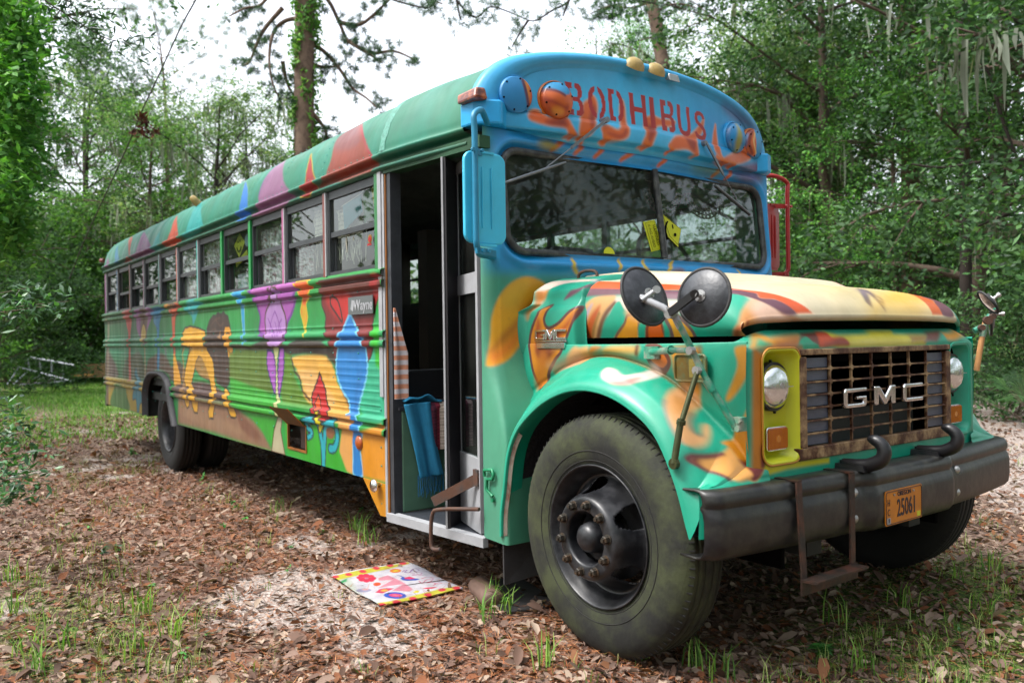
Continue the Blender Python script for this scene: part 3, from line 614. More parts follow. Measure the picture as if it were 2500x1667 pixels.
('S','d49238',.02,0,1.0,[1.695,1.488,1.708,1.536,1.751,1.539,1.733,1.519,1.746,1.459,1.787,1.408,1.817,1.399,1.836,1.462,1.841,1.521,1.928,1.494,1.898,1.502,1.934,1.389,1.974,1.259,1.92,1.202,1.856,1.136,1.831,1.052,1.765,1.126,1.737,1.219,1.708,1.337]),
('C','5a3838',.006,.008,1.0,[1.695,1.488,1.708,1.536,1.751,1.539,1.733,1.519,1.746,1.459,1.787,1.408,1.817,1.399,1.836,1.462,1.841,1.521,1.928,1.494,1.898,1.502,1.934,1.389,1.974,1.259,1.92,1.202,1.856,1.136,1.831,1.052,1.765,1.126,1.737,1.219,1.708,1.337,1.695,1.488]),
('S','a4541c',.04,0,.9,[1.706,1.452,1.732,1.435,1.774,1.374,1.833,1.368,1.868,1.42,1.868,1.511,1.896,1.5,1.895,1.452,1.922,1.322,1.887,1.226,1.826,1.219,1.784,1.236,1.742,1.338]),
('S','6a3018',.05,0,.8,[1.777,1.253,1.856,1.243,1.926,1.246,1.876,1.201,1.8,1.2]),
('C','c07a28',.05,.03,.8,[1.837,1.219,1.798,1.129,1.79,1.087]),
('S','dcb080',.03,0,1.0,[1.988,1.174,2.049,1.259,2.096,1.259,2.152,1.259,2.129,1.175]),
('S','c0803c',.03,0,1.0,[2.136,1.155,2.164,1.259,2.235,1.259,2.151,1.218]),
('S','e2b878',.04,0,1.0,[2.237,1.237,2.287,1.265,2.449,1.266,2.442,1.235,2.346,1.232,2.281,1.234]),
('C','6f5030',.02,.01,1.0,[2.45,1.268,2.446,1.235]),
('S','cf7a28',.03,0,1.0,[2.504,1.269,2.565,1.267,2.618,1.223,2.62,1.192,2.587,1.175,2.542,1.188,2.511,1.216]),
('C','6a3a2c',.006,.01,1.0,[2.504,1.269,2.565,1.267,2.618,1.223,2.62,1.192,2.587,1.175,2.542,1.188,2.511,1.216,2.504,1.269]),
('S','d99a34',.03,0,1.0,[2.641,1.263,2.755,1.273,2.764,1.233,2.768,1.204,2.727,1.14,2.762,1.143,2.759,1.097,2.722,1.081,2.682,1.1,2.647,1.155,2.642,1.201]),
('C','6a5028',.03,.012,.8,[2.763,1.274,2.768,1.22]),
('S','d29a34',.02,0,1.0,[2.909,1.295,2.973,1.306,2.968,1.228,2.933,1.152,2.892,1.098,2.871,1.097,2.9,1.164,2.92,1.231]),
('S','d89640',.02,0,1.0,[2.997,1.292,3.021,1.288,3.024,1.158,3.024,.966,2.977,.856,2.962,.814,2.936,.857,2.895,.907,2.875,.916,2.897,.988,2.942,1.047,2.973,1.124,2.977,1.226]),
('S','c86a24',.06,0,.6,[2.977,1.102,3.0,1.192,3.019,1.234,3.022,1.111,3.0,1.092]),
('C','78301a',.015,.015,1.0,[2.991,.973,2.968,.928,2.941,.854]),
('C','752a14',.015,.022,1.0,[3.026,.951,2.992,.897,2.963,.852]),
('C','7a6a30',.02,.01,1.0,[2.995,.999,2.983,.961]),
('S','2aa68a',.02,0,.0,[2.536,1.186,2.585,1.208,2.603,1.183,2.642,1.138,2.625,1.102]),
('S','eab378',.02,0,1.0,[2.86,.731,2.877,.782,2.896,.86,2.9,.906,2.939,.863,2.963,.844,2.965,.777,2.958,.745,2.92,.74,2.89,.729]),
('C','6a3038',.02,.008,1.0,[2.898,.854,2.876,.784,2.86,.732,2.89,.729,2.92,.738,2.958,.743]),
('S','6a2c30',.03,0,1.0,[2.861,.733,2.873,.762,2.885,.738,2.876,.73]),
('S','eab98e',.03,0,1.0,[2.66,1.099,2.68,1.139,2.718,1.119,2.755,1.086,2.753,1.057,2.769,.983,2.8,.913,2.825,.879,2.832,.896,2.812,.945,2.813,.972,2.834,.937,2.853,.878,2.857,.836,2.85,.799,2.826,.792,2.792,.831,2.75,.895,2.711,.967]),
('C','5a6a80',.03,.006,.5,[2.711,.967,2.75,.895,2.792,.831,2.826,.792]),
('C','6a5a60',.03,.006,.6,[2.769,.983,2.8,.913,2.825,.879,2.831,.892]),
('S','d8944c',.05,0,.5,[2.709,1.002,2.71,1.049,2.762,.991,2.765,.925]),
('S','f2e4dc',.03,0,1.0,[2.408,1.024,2.381,1.095,2.431,1.089,2.503,1.05,2.525,1.115,2.512,1.193,2.564,1.177,2.586,1.08,2.569,1.008,2.508,.978,2.45,.989]),
('S','c87a70',.04,0,.8,[2.479,.985,2.529,1.013,2.56,1.071,2.573,1.001,2.518,.973]),
('C','9a7440',.025,.01,.7,[1.907,1.158,2.027,1.204,2.143,1.231,2.285,1.234,2.417,1.212,2.548,1.173,2.677,1.111,2.746,1.06]),
('S','d0a890',.06,0,.7,[1.865,1.18,1.999,1.214,2.092,1.231,2.092,1.169,1.93,1.163]),
],
'fender_corner': [
('S','dcb080',.03,0,1.0,[-1.218,.935,-1.021,.869,-1.016,.87,-1.01,.871,-1.026,.869]),
('S','c0803c',.03,0,1.0,[-1.093,.899,-1.009,.871,-1.0,.872,-1.016,.87]),
('S','e2b878',.04,0,1.0,[-1.003,.872,-.993,.872,-.973,.874,-.977,.874,-.989,.873,-.997,.872]),
('C','6f5030',.02,.01,1.0,[-.973,.874,-.976,.874]),
('S','cf7a28',.03,0,1.0,[-.92,.885,-.912,.885,-.908,.885,-.91,.885,-.916,.885,-.922,.885,-.944,.875]),
('C','6a3a2c',.006,.01,1.0,[-.92,.885,-.912,.885,-.908,.885,-.91,.885,-.916,.885,-.922,.885,-.944,.875,-.92,.885]),
('S','d99a34',.03,0,1.0,[-.865,.923,-.78,.959,-.783,.959,-.786,.96,-.858,.923,-.799,.961,-.853,.922,-.867,.923,-.905,.885,-.907,.885,-.905,.885]),
('C','6a5028',.03,.012,.8,[-.777,.959,-.783,.96]),
('S','d29a34',.02,0,1.0,[-.739,.95,-.71,.964,-.712,.965,-.735,.949,-.753,.954,-.762,.956,-.746,.952,-.737,.95]),
('S','d89640',.02,0,1.0,[-.703,1.001,-.693,.995,-.688,.992,-.746,.908,-.855,.795,-.922,.799,-.9,.848,-.856,.892,-.855,.907,-.778,.941,-.73,.947,-.71,.964,-.709,.964]),
('S','c86a24',.06,0,.6,[-.708,.963,-.702,1.0,-.693,.995,-.687,.991,-.702,1.0]),
('C','78301a',.015,.015,1.0,[-.762,.919,-.811,.881,-.901,.84]),
('C','752a14',.015,.022,1.0,[-.756,.898,-.826,.842,-.885,.807]),
('C','7a6a30',.02,.01,1.0,[-.734,.943,-.779,.909]),
('S','2aa68a',.02,0,.0,[-.943,.875,-.914,.885,-.913,.885,-.909,.885,-.921,.885]),
('S','eab378',.02,0,1.0,[-1.013,.855,-.959,.861,-.901,.876,-.856,.889,-.893,.845,-.89,.803,-.957,.792,-1.0,.805,-1.01,.821,-1.017,.834]),
('C','6a3038',.02,.008,1.0,[-.906,.873,-.956,.862,-1.012,.855,-1.017,.834,-1.012,.82,-1.002,.804]),
('S','6a2c30',.03,0,1.0,[-1.01,.856,-.974,.857,-1.005,.841,-1.016,.846]),
('S','eab98e',.03,0,1.0,[-.912,.885,-.871,.924,-.863,.923,-.855,.922,-.86,.923,-.904,.885,-.913,.885,-.911,.885,-.898,.884,-.874,.924,-.858,.923,-.86,.923,-.895,.911,-.905,.885,-.943,.875,-.979,.874,-.982,.873,-.978,.874,-.971,.874]),
('C','5a6a80',.03,.006,.5,[-.971,.874,-.978,.874,-.982,.873,-.979,.874]),
('C','6a5a60',.03,.006,.6,[-.904,.885,-.913,.885,-.911,.885,-.9,.885]),
('S','d8944c',.05,0,.5,[-.923,.885,-.909,.885,-.905,.885,-.942,.875]),
('S','f2e4dc',.03,0,1.0,[-1.019,.87,-1.008,.871,-1.002,.872,-.998,.872,-.981,.873,-.945,.875,-.919,.885,-.976,.874,-.995,.872,-1.013,.87,-1.02,.869]),
('S','c87a70',.04,0,.8,[-1.017,.87,-1.002,.872,-.984,.873,-.996,.872,-1.012,.87]),
('C','9a7440',.025,.01,.7,[-1.229,.926,-1.208,.943,-1.015,.87,-.997,.872,-.982,.873,-.922,.885,-.904,.885,-.862,.923]),
('S','d0a890',.06,0,.7,[-1.229,.927,-1.21,.942,-1.021,.869,-1.096,.899,-1.226,.929]),
],
'front_shell': [
('P','d9a05a',.03,0,1.0,[-.796,1.339,-.744,1.306,-.655,1.311,-.551,1.316,-.615,1.265,-.769,1.255,-.865,1.294]),
('S','2aa884',.03,0,.9,[-.802,1.313,-.778,1.295,-.755,1.281,-.8,1.275,-.835,1.292]),
('S','9a5430',.05,0,.7,[-.727,1.29,-.63,1.303,-.573,1.302,-.614,1.268,-.7,1.259]),
('P','6a3020',.02,0,1.0,[-.533,1.32,-.404,1.325,-.453,1.266,-.524,1.263,-.579,1.291]),
('S','2aa884',.012,0,1.0,[-.599,1.257,-.582,1.287,-.546,1.303,-.517,1.305,-.498,1.286,-.456,1.266,-.524,1.255]),
('P','d9d040',.03,0,1.0,[-.359,1.325,-.281,1.309,-.081,1.312,-.022,1.327,.162,1.326,.14,1.31,.353,1.304,.415,1.303,.374,1.26,-.317,1.259,-.387,1.272]),
('S','eadf90',.06,0,.7,[-.313,1.283,-.007,1.288,.239,1.285,.233,1.258,-.245,1.262]),
('S','d0601e',.02,0,1.0,[-.428,1.319,-.357,1.322,-.348,1.303,-.272,1.299,-.248,1.27,-.353,1.268,-.456,1.266]),
('S','6a3018',.03,0,.7,[-.277,1.303,-.245,1.27,-.288,1.265,-.415,1.271,-.383,1.284]),
('P','8a5028',.05,0,.9,[.262,1.302,.41,1.305,.375,1.274,.26,1.275]),
('P','6e3426',.03,0,1.0,[.438,1.319,.594,1.325,.485,1.272,.37,1.274]),
('C','d8a030',.03,.018,1.0,[.601,1.297,.671,1.296,.828,1.329]),
('P','d8d232',.02,0,1.0,[-.811,.841,-.4,.824,-.4,.802,-.676,.806,-.785,.796,-.828,.804]),
('P','d08c48',.03,0,1.0,[-.859,1.29,-.803,1.246,-.812,1.054,-.809,.944,-.812,.805,-.872,.796]),
('C','6a2a1c',.02,.012,1.0,[-.804,.921,-.816,.889,-.814,.834]),
('C','b87850',.03,.014,.8,[-.803,1.246,-.771,1.258,-.667,1.257,-.585,1.259]),
],
'doormat': [
('P','b9b458',.02,0,1.0,[.63,-1.494,.624,-1.251,.629,-1.005,.672,-1.024,.697,-1.265,.726,-1.502]),
('P','b9b458',.02,0,1.0,[1.196,-1.549,1.212,-1.437,1.207,-1.341,1.196,-1.271,1.194,-1.152,1.224,-1.041,1.294,-1.086,1.264,-1.195,1.284,-1.315,1.289,-1.448,1.271,-1.572]),
('P','9fb08a',.05,0,.5,[.736,-1.507,.716,-1.426,.813,-1.447,.966,-1.493,1.202,-1.509,1.166,-1.524]),
('P','c04a52',.012,0,1.0,[.666,-1.46,.677,-1.468,.682,-1.478,.678,-1.487,.668,-1.494,.654,-1.496,.639,-1.492,.628,-1.484,.624,-1.474,.627,-1.464,.637,-1.457,.651,-1.456]),
('P','c04a52',.012,0,1.0,[.677,-1.387,.688,-1.395,.692,-1.405,.689,-1.415,.679,-1.422,.665,-1.423,.65,-1.419,.639,-1.411,.634,-1.4,.637,-1.391,.648,-1.384,.662,-1.383]),
('P','c04a52',.012,0,1.0,[.671,-1.298,.682,-1.307,.686,-1.317,.683,-1.327,.673,-1.334,.658,-1.335,.643,-1.331,.632,-1.322,.627,-1.312,.63,-1.301,.641,-1.295,.656,-1.294]),
('P','c04a52',.012,0,1.0,[.653,-1.205,.664,-1.214,.669,-1.226,.666,-1.236,.655,-1.242,.641,-1.243,.625,-1.239,.614,-1.23,.609,-1.218,.612,-1.208,.623,-1.202,.638,-1.201]),
('P','c04a52',.012,0,1.0,[.641,-1.111,.653,-1.121,.658,-1.132,.655,-1.143,.644,-1.149,.629,-1.15,.613,-1.145,.602,-1.136,.597,-1.124,.6,-1.114,.611,-1.107,.626,-1.106]),
('P','c04a52',.012,0,1.0,[.65,-1.03,.662,-1.04,.667,-1.052,.664,-1.063,.653,-1.069,.638,-1.07,.622,-1.065,.61,-1.055,.605,-1.043,.609,-1.032,.619,-1.026,.635,-1.025]),
('P','c04a52',.012,0,1.0,[1.257,-1.477,1.266,-1.486,1.269,-1.497,1.264,-1.508,1.254,-1.516,1.24,-1.518,1.226,-1.515,1.217,-1.506,1.214,-1.495,1.218,-1.484,1.229,-1.476,1.243,-1.474]),
('P','c04a52',.012,0,1.0,[1.261,-1.399,1.271,-1.408,1.273,-1.419,1.269,-1.43,1.258,-1.438,1.244,-1.44,1.23,-1.436,1.221,-1.428,1.218,-1.416,1.222,-1.405,1.233,-1.397,1.247,-1.395]),
('P','c04a52',.012,0,1.0,[1.253,-1.399,1.264,-1.408,1.268,-1.418,1.264,-1.428,1.255,-1.434,1.241,-1.435,1.228,-1.431,1.217,-1.422,1.213,-1.412,1.216,-1.402,1.226,-1.396,1.24,-1.395]),
('P','c04a52',.012,0,1.0,[1.255,-1.31,1.265,-1.319,1.269,-1.33,1.266,-1.34,1.256,-1.346,1.243,-1.347,1.229,-1.342,1.218,-1.333,1.214,-1.322,1.217,-1.312,1.227,-1.306,1.241,-1.305]),
('P','c04a52',.012,0,1.0,[1.249,-1.22,1.26,-1.229,1.264,-1.241,1.26,-1.251,1.25,-1.257,1.237,-1.258,1.222,-1.252,1.212,-1.243,1.208,-1.232,1.211,-1.221,1.221,-1.215,1.235,-1.215]),
('P','c04a52',.012,0,1.0,[1.233,-1.125,1.244,-1.135,1.248,-1.146,1.245,-1.157,1.235,-1.163,1.221,-1.163,1.206,-1.158,1.195,-1.148,1.191,-1.136,1.194,-1.125,1.205,-1.119,1.219,-1.119]),
('P','c04a52',.012,0,1.0,[1.265,-1.057,1.275,-1.067,1.28,-1.079,1.276,-1.09,1.266,-1.096,1.252,-1.096,1.238,-1.09,1.227,-1.08,1.222,-1.068,1.226,-1.057,1.236,-1.051,1.25,-1.051]),
('P','c23a58',.004,0,1.0,[.807,-1.306,.821,-1.318,.821,-1.332,.806,-1.337,.785,-1.333,.77,-1.32,.771,-1.306,.786,-1.3]),
('P','c23a58',.004,0,1.0,[.83,-1.33,.844,-1.343,.844,-1.356,.829,-1.361,.808,-1.357,.794,-1.344,.795,-1.331,.81,-1.325]),
('P','c23a58',.004,0,1.0,[.826,-1.357,.84,-1.37,.839,-1.383,.824,-1.389,.804,-1.384,.789,-1.371,.79,-1.358,.805,-1.352]),
('P','c23a58',.004,0,1.0,[.796,-1.372,.81,-1.384,.809,-1.397,.794,-1.403,.774,-1.399,.759,-1.386,.76,-1.373,.775,-1.367]),
('P','c23a58',.004,0,1.0,[.758,-1.365,.772,-1.378,.772,-1.391,.757,-1.397,.736,-1.392,.721,-1.38,.722,-1.367,.737,-1.361]),
('P','c23a58',.004,0,1.0,[.734,-1.341,.749,-1.354,.748,-1.367,.733,-1.373,.712,-1.368,.697,-1.356,.697,-1.342,.713,-1.336]),
('P','c23a58',.004,0,1.0,[.738,-1.313,.753,-1.326,.753,-1.34,.737,-1.346,.716,-1.341,.701,-1.328,.702,-1.314,.717,-1.308]),
('P','c23a58',.004,0,1.0,[.769,-1.299,.783,-1.312,.783,-1.325,.768,-1.331,.747,-1.326,.732,-1.313,.732,-1.299,.748,-1.293]),
('P','c23a58',.004,0,1.0,[.791,-1.326,.806,-1.338,.812,-1.353,.807,-1.367,.793,-1.376,.773,-1.378,.752,-1.372,.736,-1.36,.73,-1.345,.735,-1.331,.749,-1.321,.77,-1.319]),
('P','a8788a',.006,0,1.0,[.781,-1.342,.787,-1.346,.789,-1.352,.787,-1.357,.782,-1.36,.775,-1.361,.768,-1.359,.762,-1.355,.76,-1.349,.762,-1.344,.767,-1.341,.774,-1.34]),
('P','c8583c',.006,0,1.0,[.918,-1.336,.932,-1.346,.938,-1.358,.935,-1.369,.925,-1.375,.908,-1.375,.891,-1.369,.877,-1.359,.87,-1.347,.873,-1.336,.884,-1.33,.9,-1.33]),
('P','4a4a7a',.01,0,.6,[.977,-1.422,.989,-1.434,.99,-1.451,.981,-1.469,.964,-1.483,.943,-1.489,.924,-1.486,.913,-1.475,.911,-1.457,.92,-1.439,.938,-1.425,.958,-1.418]),
('P','c49a98',.008,0,1.0,[.955,-1.425,.96,-1.43,.96,-1.438,.956,-1.446,.948,-1.453,.939,-1.456,.93,-1.454,.925,-1.449,.925,-1.441,.929,-1.433,.937,-1.426,.946,-1.423]),
('P','b84a60',.008,0,1.0,[1.04,-1.433,.999,-1.387,1.012,-1.355,1.047,-1.327,1.066,-1.369,1.082,-1.413]),
('P','c8a060',.01,0,1.0,[1.055,-1.367,1.062,-1.374,1.065,-1.383,1.061,-1.391,1.053,-1.397,1.041,-1.399,1.031,-1.397,1.023,-1.39,1.021,-1.381,1.024,-1.372,1.033,-1.366,1.044,-1.364]),
('P','3a55a8',.006,0,1.0,[1.187,-1.331,1.204,-1.35,1.207,-1.376,1.194,-1.402,1.17,-1.421,1.14,-1.429,1.112,-1.423,1.094,-1.405,1.091,-1.379,1.103,-1.352,1.128,-1.332,1.159,-1.325]),
('P','c0587a',.008,0,1.0,[1.171,-1.347,1.18,-1.358,1.181,-1.372,1.174,-1.387,1.16,-1.399,1.143,-1.404,1.128,-1.401,1.118,-1.39,1.117,-1.376,1.125,-1.361,1.139,-1.349,1.156,-1.344]),
('P','c8788a',.006,0,1.0,[1.159,-1.362,1.163,-1.366,1.164,-1.373,1.16,-1.38,1.154,-1.385,1.146,-1.387,1.14,-1.386,1.136,-1.382,1.135,-1.375,1.139,-1.368,1.145,-1.363,1.153,-1.361]),
('P','3f8a5a',.012,0,1.0,[.755,-1.501,.72,-1.439,.77,-1.465,.781,-1.503]),
('P','c0687a',.01,0,.75,[.808,-1.296,.795,-1.229,.996,-1.241,1.11,-1.251,1.135,-1.285,1.076,-1.357,1.012,-1.254,.974,-1.385,.907,-1.263,.876,-1.283,.851,-1.314]),
('P','c87a48',.006,0,1.0,[.768,-1.131,.784,-1.145,.79,-1.162,.785,-1.177,.77,-1.187,.748,-1.189,.726,-1.182,.709,-1.168,.702,-1.151,.708,-1.135,.723,-1.125,.745,-1.124]),
('P','c8b858',.006,0,1.0,[.758,-1.143,.765,-1.15,.768,-1.158,.765,-1.165,.758,-1.17,.748,-1.171,.738,-1.167,.73,-1.161,.728,-1.153,.73,-1.146,.738,-1.141,.748,-1.14]),
('P','3a4f9a',.006,0,1.0,[.824,-1.192,.874,-1.188,.912,-1.189,.976,-1.144,.988,-1.137,.995,-1.168,.975,-1.211,.949,-1.223,.915,-1.218,.894,-1.196]),
('P','c04a68',.006,0,1.0,[.915,-1.194,.916,-1.161,.968,-1.153,.961,-1.186,.941,-1.202]),
('C','6a3a7a',.005,.0035,1.0,[.794,-1.137,.773,-1.111,.79,-1.107,.811,-1.133,.845,-1.124,.8,-1.078,.798,-1.055,.843,-1.06,.85,-1.085,.819,-1.089]),
('C','a04a7a',.005,.003,1.0,[.847,-1.122,.87,-1.11,.877,-1.086,.899,-1.075,.921,-1.098,.896,-1.112,.903,-1.136,.935,-1.113,.94,-1.092]),
('C','b04a6a',.005,.003,1.0,[1.015,-1.159,1.052,-1.16,1.02,-1.122,1.014,-1.097,1.02,-1.074,1.052,-1.113,1.058,-1.137,1.068,-1.109,1.096,-1.106,1.114,-1.13,1.091,-1.082,1.113,-1.078,1.112,-1.102]),
('C','b04a6a',.005,.003,1.0,[.987,-1.13,.976,-1.096,.983,-1.072,1.012,-1.068]),
('P','b83a50',.006,0,1.0,[1.122,-1.202,1.128,-1.172,1.142,-1.14,1.161,-1.132,1.159,-1.167,1.144,-1.195]),
('P','c8c058',.01,0,1.0,[1.158,-1.281,1.137,-1.25,1.15,-1.234,1.176,-1.259]),
('P','a8a8b8',.03,0,.5,[.686,-1.023,.718,-1.02,1.215,-1.037,1.232,-1.046,1.179,-1.096,.886,-1.092]),
],
}
# =====================================================================
#  BUS   (x forward, door side at -y)
# =====================================================================
M = lambda n: MATS[n]
_mat0 = mat
def mat(name, col, *a, **k):
    if isinstance(col, str): col = lin(col)
    if name not in ('chrome', 'steel', 'mirror_glass', 'headlamp', 'lens', 'silver', 'paint', 'paint_old', 'fabric', 'mat_cloth', 'ink_shade_black', 'rubber', 'bark', 'pine_bark', 'moss', 'dark_bark'): col = tuple(float(v) for v in deep(col[:3])*1.1)
    if k.get('col2') is not None: k['col2'] = tuple(c*.75 for c in (lin(k['col2']) if isinstance(k['col2'], str) else k['col2'])[:3])
    return _mat0(name, col, *a, **k)
mat('paint', (.5, .5, .5), rough=.36, attr='Col', noise=.12, nscale=6, bump=.06, bscale=4, coat=.2, specks=.12)
mat('paint_old', (.5, .5, .5), rough=.42, attr='Col', noise=.18, nscale=5, bump=.08, bscale=5, coat=.1, specks=.16)
mat('black_metal', (.010, .010, .012), rough=.38, noise=.3, nscale=12, bump=.1, bscale=30)
mat('bumper_black', (.010, .010, .012), rough=.40, noise=.35, nscale=9, bump=.12, bscale=25, col2=(.028, .028, .022))
mat('rubber', (.020, .020, .021), rough=.65, noise=.35, nscale=14, bump=.15, bscale=40)
mat('chrome', (.75, .75, .77), rough=.14, metal=1, noise=.15, nscale=20)
mat('steel', (.38, .38, .38), rough=.38, metal=.8, noise=.2, nscale=20)
mat('alu', (.30, .31, .33), rough=.45, metal=.6, noise=.2, nscale=12)
mat('alu_dark', (.07, .075, .085), rough=.5, metal=.3, noise=.3, nscale=10)
mat('rust', (.13, .058, .034), rough=.75, noise=.5, nscale=16, bump=.2, bscale=60, col2=(.04, .032, .030))
mat('white_paint', (.45, .46, .48), rough=.5, noise=.15, nscale=12)
mat('interior', (.035, .04, .038), rough=.8, noise=.3)
mat('interior_green', (.13, .24, .17), rough=.6, noise=.2, nscale=4)
mat('teal_plain', lin('25a58a'), rough=.45, noise=.15, nscale=5, coat=.2)
mat('green_plain', lin('2f8a63'), rough=.5, noise=.2, nscale=4)
mat('blue_mirror', lin('74d2ff'), rough=.42, noise=.1, nscale=10, coat=.2)
mat('blue_rod', lin('4c92b4'), rough=.45, noise=.15, nscale=12)
mat('red_mirror', lin('a82030'), rough=.4, noise=.2, nscale=12, coat=.2)
mat('dummy', (.5, .5, .5))
mat('mirror_glass', (.85, .87, .88), rough=.03, metal=1)
mat('teal_rod', lin('3f9a80'), rough=.45, noise=.3, nscale=14, col2=lin('8a8f80'))
mat('olive_rod', lin('4c5038'), rough=.4, metal=.5, noise=.3, nscale=14)
mat('amber', lin('b4651a'), rough=.25, noise=.2, nscale=30, coat=.5)
mat('red_lens', lin('7a1a18'), rough=.25, noise=.3, nscale=40, coat=.3)
mat('ivory', lin('b5a070'), rough=.5, noise=.3, nscale=30)
mat('mud_liner', (.03, .03, .034), rough=.6, bump=.9, bscale=45)
mat('yellow', lin('d8dc2c'), rough=.42, noise=.08, nscale=6, coat=.25)
mat('sticker_yellow', lin('c8cf3a'), rough=.6)
mat('ink_shade_black', (.006, .006, .006), rough=1., spec=0.)  # black for print, and for shade filled into the hood gaps
mat('plate_orange', lin('d08a18'), rough=.45, noise=.2, nscale=14)
mat('plate_ink', lin('2b2430'), rough=.6)
mat('letter_red', lin('9c1c30'), rough=.5, noise=.12, nscale=10)
mat('wood_trim', lin('8a5a28'), rough=.6, noise=.3)
mat('rivet', lin('3f8f86'), rough=.4, metal=.2)
mat('headlamp', (.75, .78, .8), rough=.08, metal=.9, bump=.5, bscale=70)

def glass_mat(name, tint, film):
    m = bpy.data.materials.new(name); m.use_nodes = True
    t = m.node_tree; N = t.nodes; L = t.links; N.clear()
    o = N.new('ShaderNodeOutputMaterial'); tr = N.new('ShaderNodeBsdfTransparent'); tr.inputs[0].default_value = (*tint, 1)
    g = N.new('ShaderNodeBsdfGlossy'); g.inputs['Roughness'].default_value = .02; g.inputs[0].default_value = (.9, .95, .95, 1)
    df = N.new('ShaderNodeBsdfDiffuse'); df.inputs[0].default_value = (.35, .36, .33, 1)
    fr = N.new('ShaderNodeFresnel'); fr.inputs[0].default_value = 1.52
    m1 = N.new('ShaderNodeMixShader'); m2 = N.new('ShaderNodeMixShader')
    tc = N.new('ShaderNodeTexCoord'); n = N.new('ShaderNodeTexNoise'); n.inputs['Scale'].default_value = 3; n.inputs['Detail'].default_value = 8
    mr = N.new('ShaderNodeMapRange'); mr.inputs[1].default_value = .4; mr.inputs[2].default_value = .75; mr.inputs[3].default_value = film*.3; mr.inputs[4].default_value = film*1.8
    L.new(tc.outputs['Object'], n.inputs[0]); L.new(n.outputs[0], mr.inputs[0]); L.new(mr.outputs[0], m1.inputs[0])
    L.new(tr.outputs[0], m1.inputs[1]); L.new(df.outputs[0], m1.inputs[2])
    ge = N.new('ShaderNodeNewGeometry'); bf = N.new('ShaderNodeMath'); bf.operation = 'SUBTRACT'; bf.inputs[0].default_value = 1; L.new(ge.outputs['Backfacing'], bf.inputs[1])
    fm_ = N.new('ShaderNodeMath'); fm_.operation = 'MULTIPLY'; L.new(fr.outputs[0], fm_.inputs[0]); L.new(bf.outputs[0], fm_.inputs[1]); L.new(fm_.outputs[0], m2.inputs[0]); L.new(m1.outputs[0], m2.inputs[1]); L.new(g.outputs[0], m2.inputs[2])
    L.new(m2.outputs[0], o.inputs[0]); MATS[name] = m
    return m
glass_mat('glass', (.72, .78, .76), .05)
glass_mat('glass_side', (.70, .74, .73), .03)

bus = empty('school_bus', (0, 0, 0), 'long mural painted school bus with green sides, blue forehead and open front door', 'bus')
W = 1.22
XR, XD = -7.27, .80            # rear end and rear door post
def hw(x):                      # half width: the front tapers in beside the door
    return W if x < XD else W - (x-XD)/(1.62-XD)*.085

# ---- lower side wall with its rub rails and ribs
def side_profile(z):
    o = np.zeros_like(z)
    for a, b, h in ((.775, .825, .028), (.838, .884, .028), (1.273, 1.318, .026), (1.330, 1.372, .026), (1.609, 1.655, .03), (1.668, 1.714, .034)):
        t = np.clip((z-a)/(b-a), 0, 1); o += h*np.clip(np.sin(PI*t)*1.9, 0, 1)
    for c in (.911, .946, .981, 1.025, 1.067, 1.111, 1.153, 1.196):
        o += .0045*np.clip(1-np.abs(z-c)/.007, 0, 1)
    o += .005*np.clip(1-np.abs(z-1.403)/.006, 0, 1)+.005*np.clip(1-np.abs(z-1.592)/.006, 0, 1)
    return o
xs = [XD]
while xs[-1] > XR: xs.append(xs[-1]-(.008+.0009*max(0, XD-xs[-1])))
xs[-1] = XR; xs = np.array(xs[::-1])
zs = np.unique(np.concatenate([np.arange(.515, 1.722, .0095), [.775,.781,.788,.812,.819,.825,.838,.844,.851,.871,.878,.884,1.273,1.279,1.286,1.305,1.312,1.318,1.330,1.336,1.343,1.359,1.366,1.372,1.609,1.616,1.623,1.641,1.648,1.655,1.668,1.675,1.682,1.700,1.707,1.714,.902,.911,.920,.937,.946,.955,.972,.981,.99,1.016,1.025,1.034,1.058,1.067,1.076,1.102,1.111,1.12,1.144,1.153,1.162,1.187,1.196,1.205,1.403,1.592,1.722]]))
keep = [zs[0]]
for z in zs[1:]:
    if z-keep[-1] > .0025: keep.append(z)
zs = np.array(keep)
XX, ZZ = np.meshgrid(xs, zs, indexing='ij')
pr = side_profile(ZZ)
pr = np.where(ZZ > 1.26, pr, np.where(XX > XD-.085, pr*.0+np.where((ZZ > .77) & (ZZ < .89), pr, 0), pr))   # ribs stop short of the door post
end = sstep((XR+.10-XX)/.10)
dent = .006*(vnoise(np.stack([XX.ravel(), ZZ.ravel()], 1), 2.2, 3).reshape(XX.shape)-.5)
YY = -(W+pr+dent-.05*end)
U = np.stack([XX, ZZ], -1)
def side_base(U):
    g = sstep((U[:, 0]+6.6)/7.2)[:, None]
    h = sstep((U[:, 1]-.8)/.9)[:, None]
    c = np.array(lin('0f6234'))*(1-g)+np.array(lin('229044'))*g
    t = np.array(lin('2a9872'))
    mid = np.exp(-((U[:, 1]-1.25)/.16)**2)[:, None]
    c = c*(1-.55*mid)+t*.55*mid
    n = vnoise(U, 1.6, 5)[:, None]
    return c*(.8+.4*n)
ARC = np.array([(-4.86, .3), (-4.86, .60), (-4.84, .78), (-4.74, .90), (-4.55, .975), (-4.23, .99), (-3.98, .96), (-3.84, .88), (-3.76, .72), (-3.62, .50), (-3.6, .3)])
HATCH = np.array([(-.668, .582), (-.358, .582), (-.358, .742), (-.668, .742)])
def side_mask(c): return (sd_poly(c, ARC) < 0) | (sd_poly(c, HATCH) < 0)
side = grid('side_panel', np.stack([XX, YY, ZZ], -1), U, side_base, bus, M('paint_old'), side_mask, flip=True)
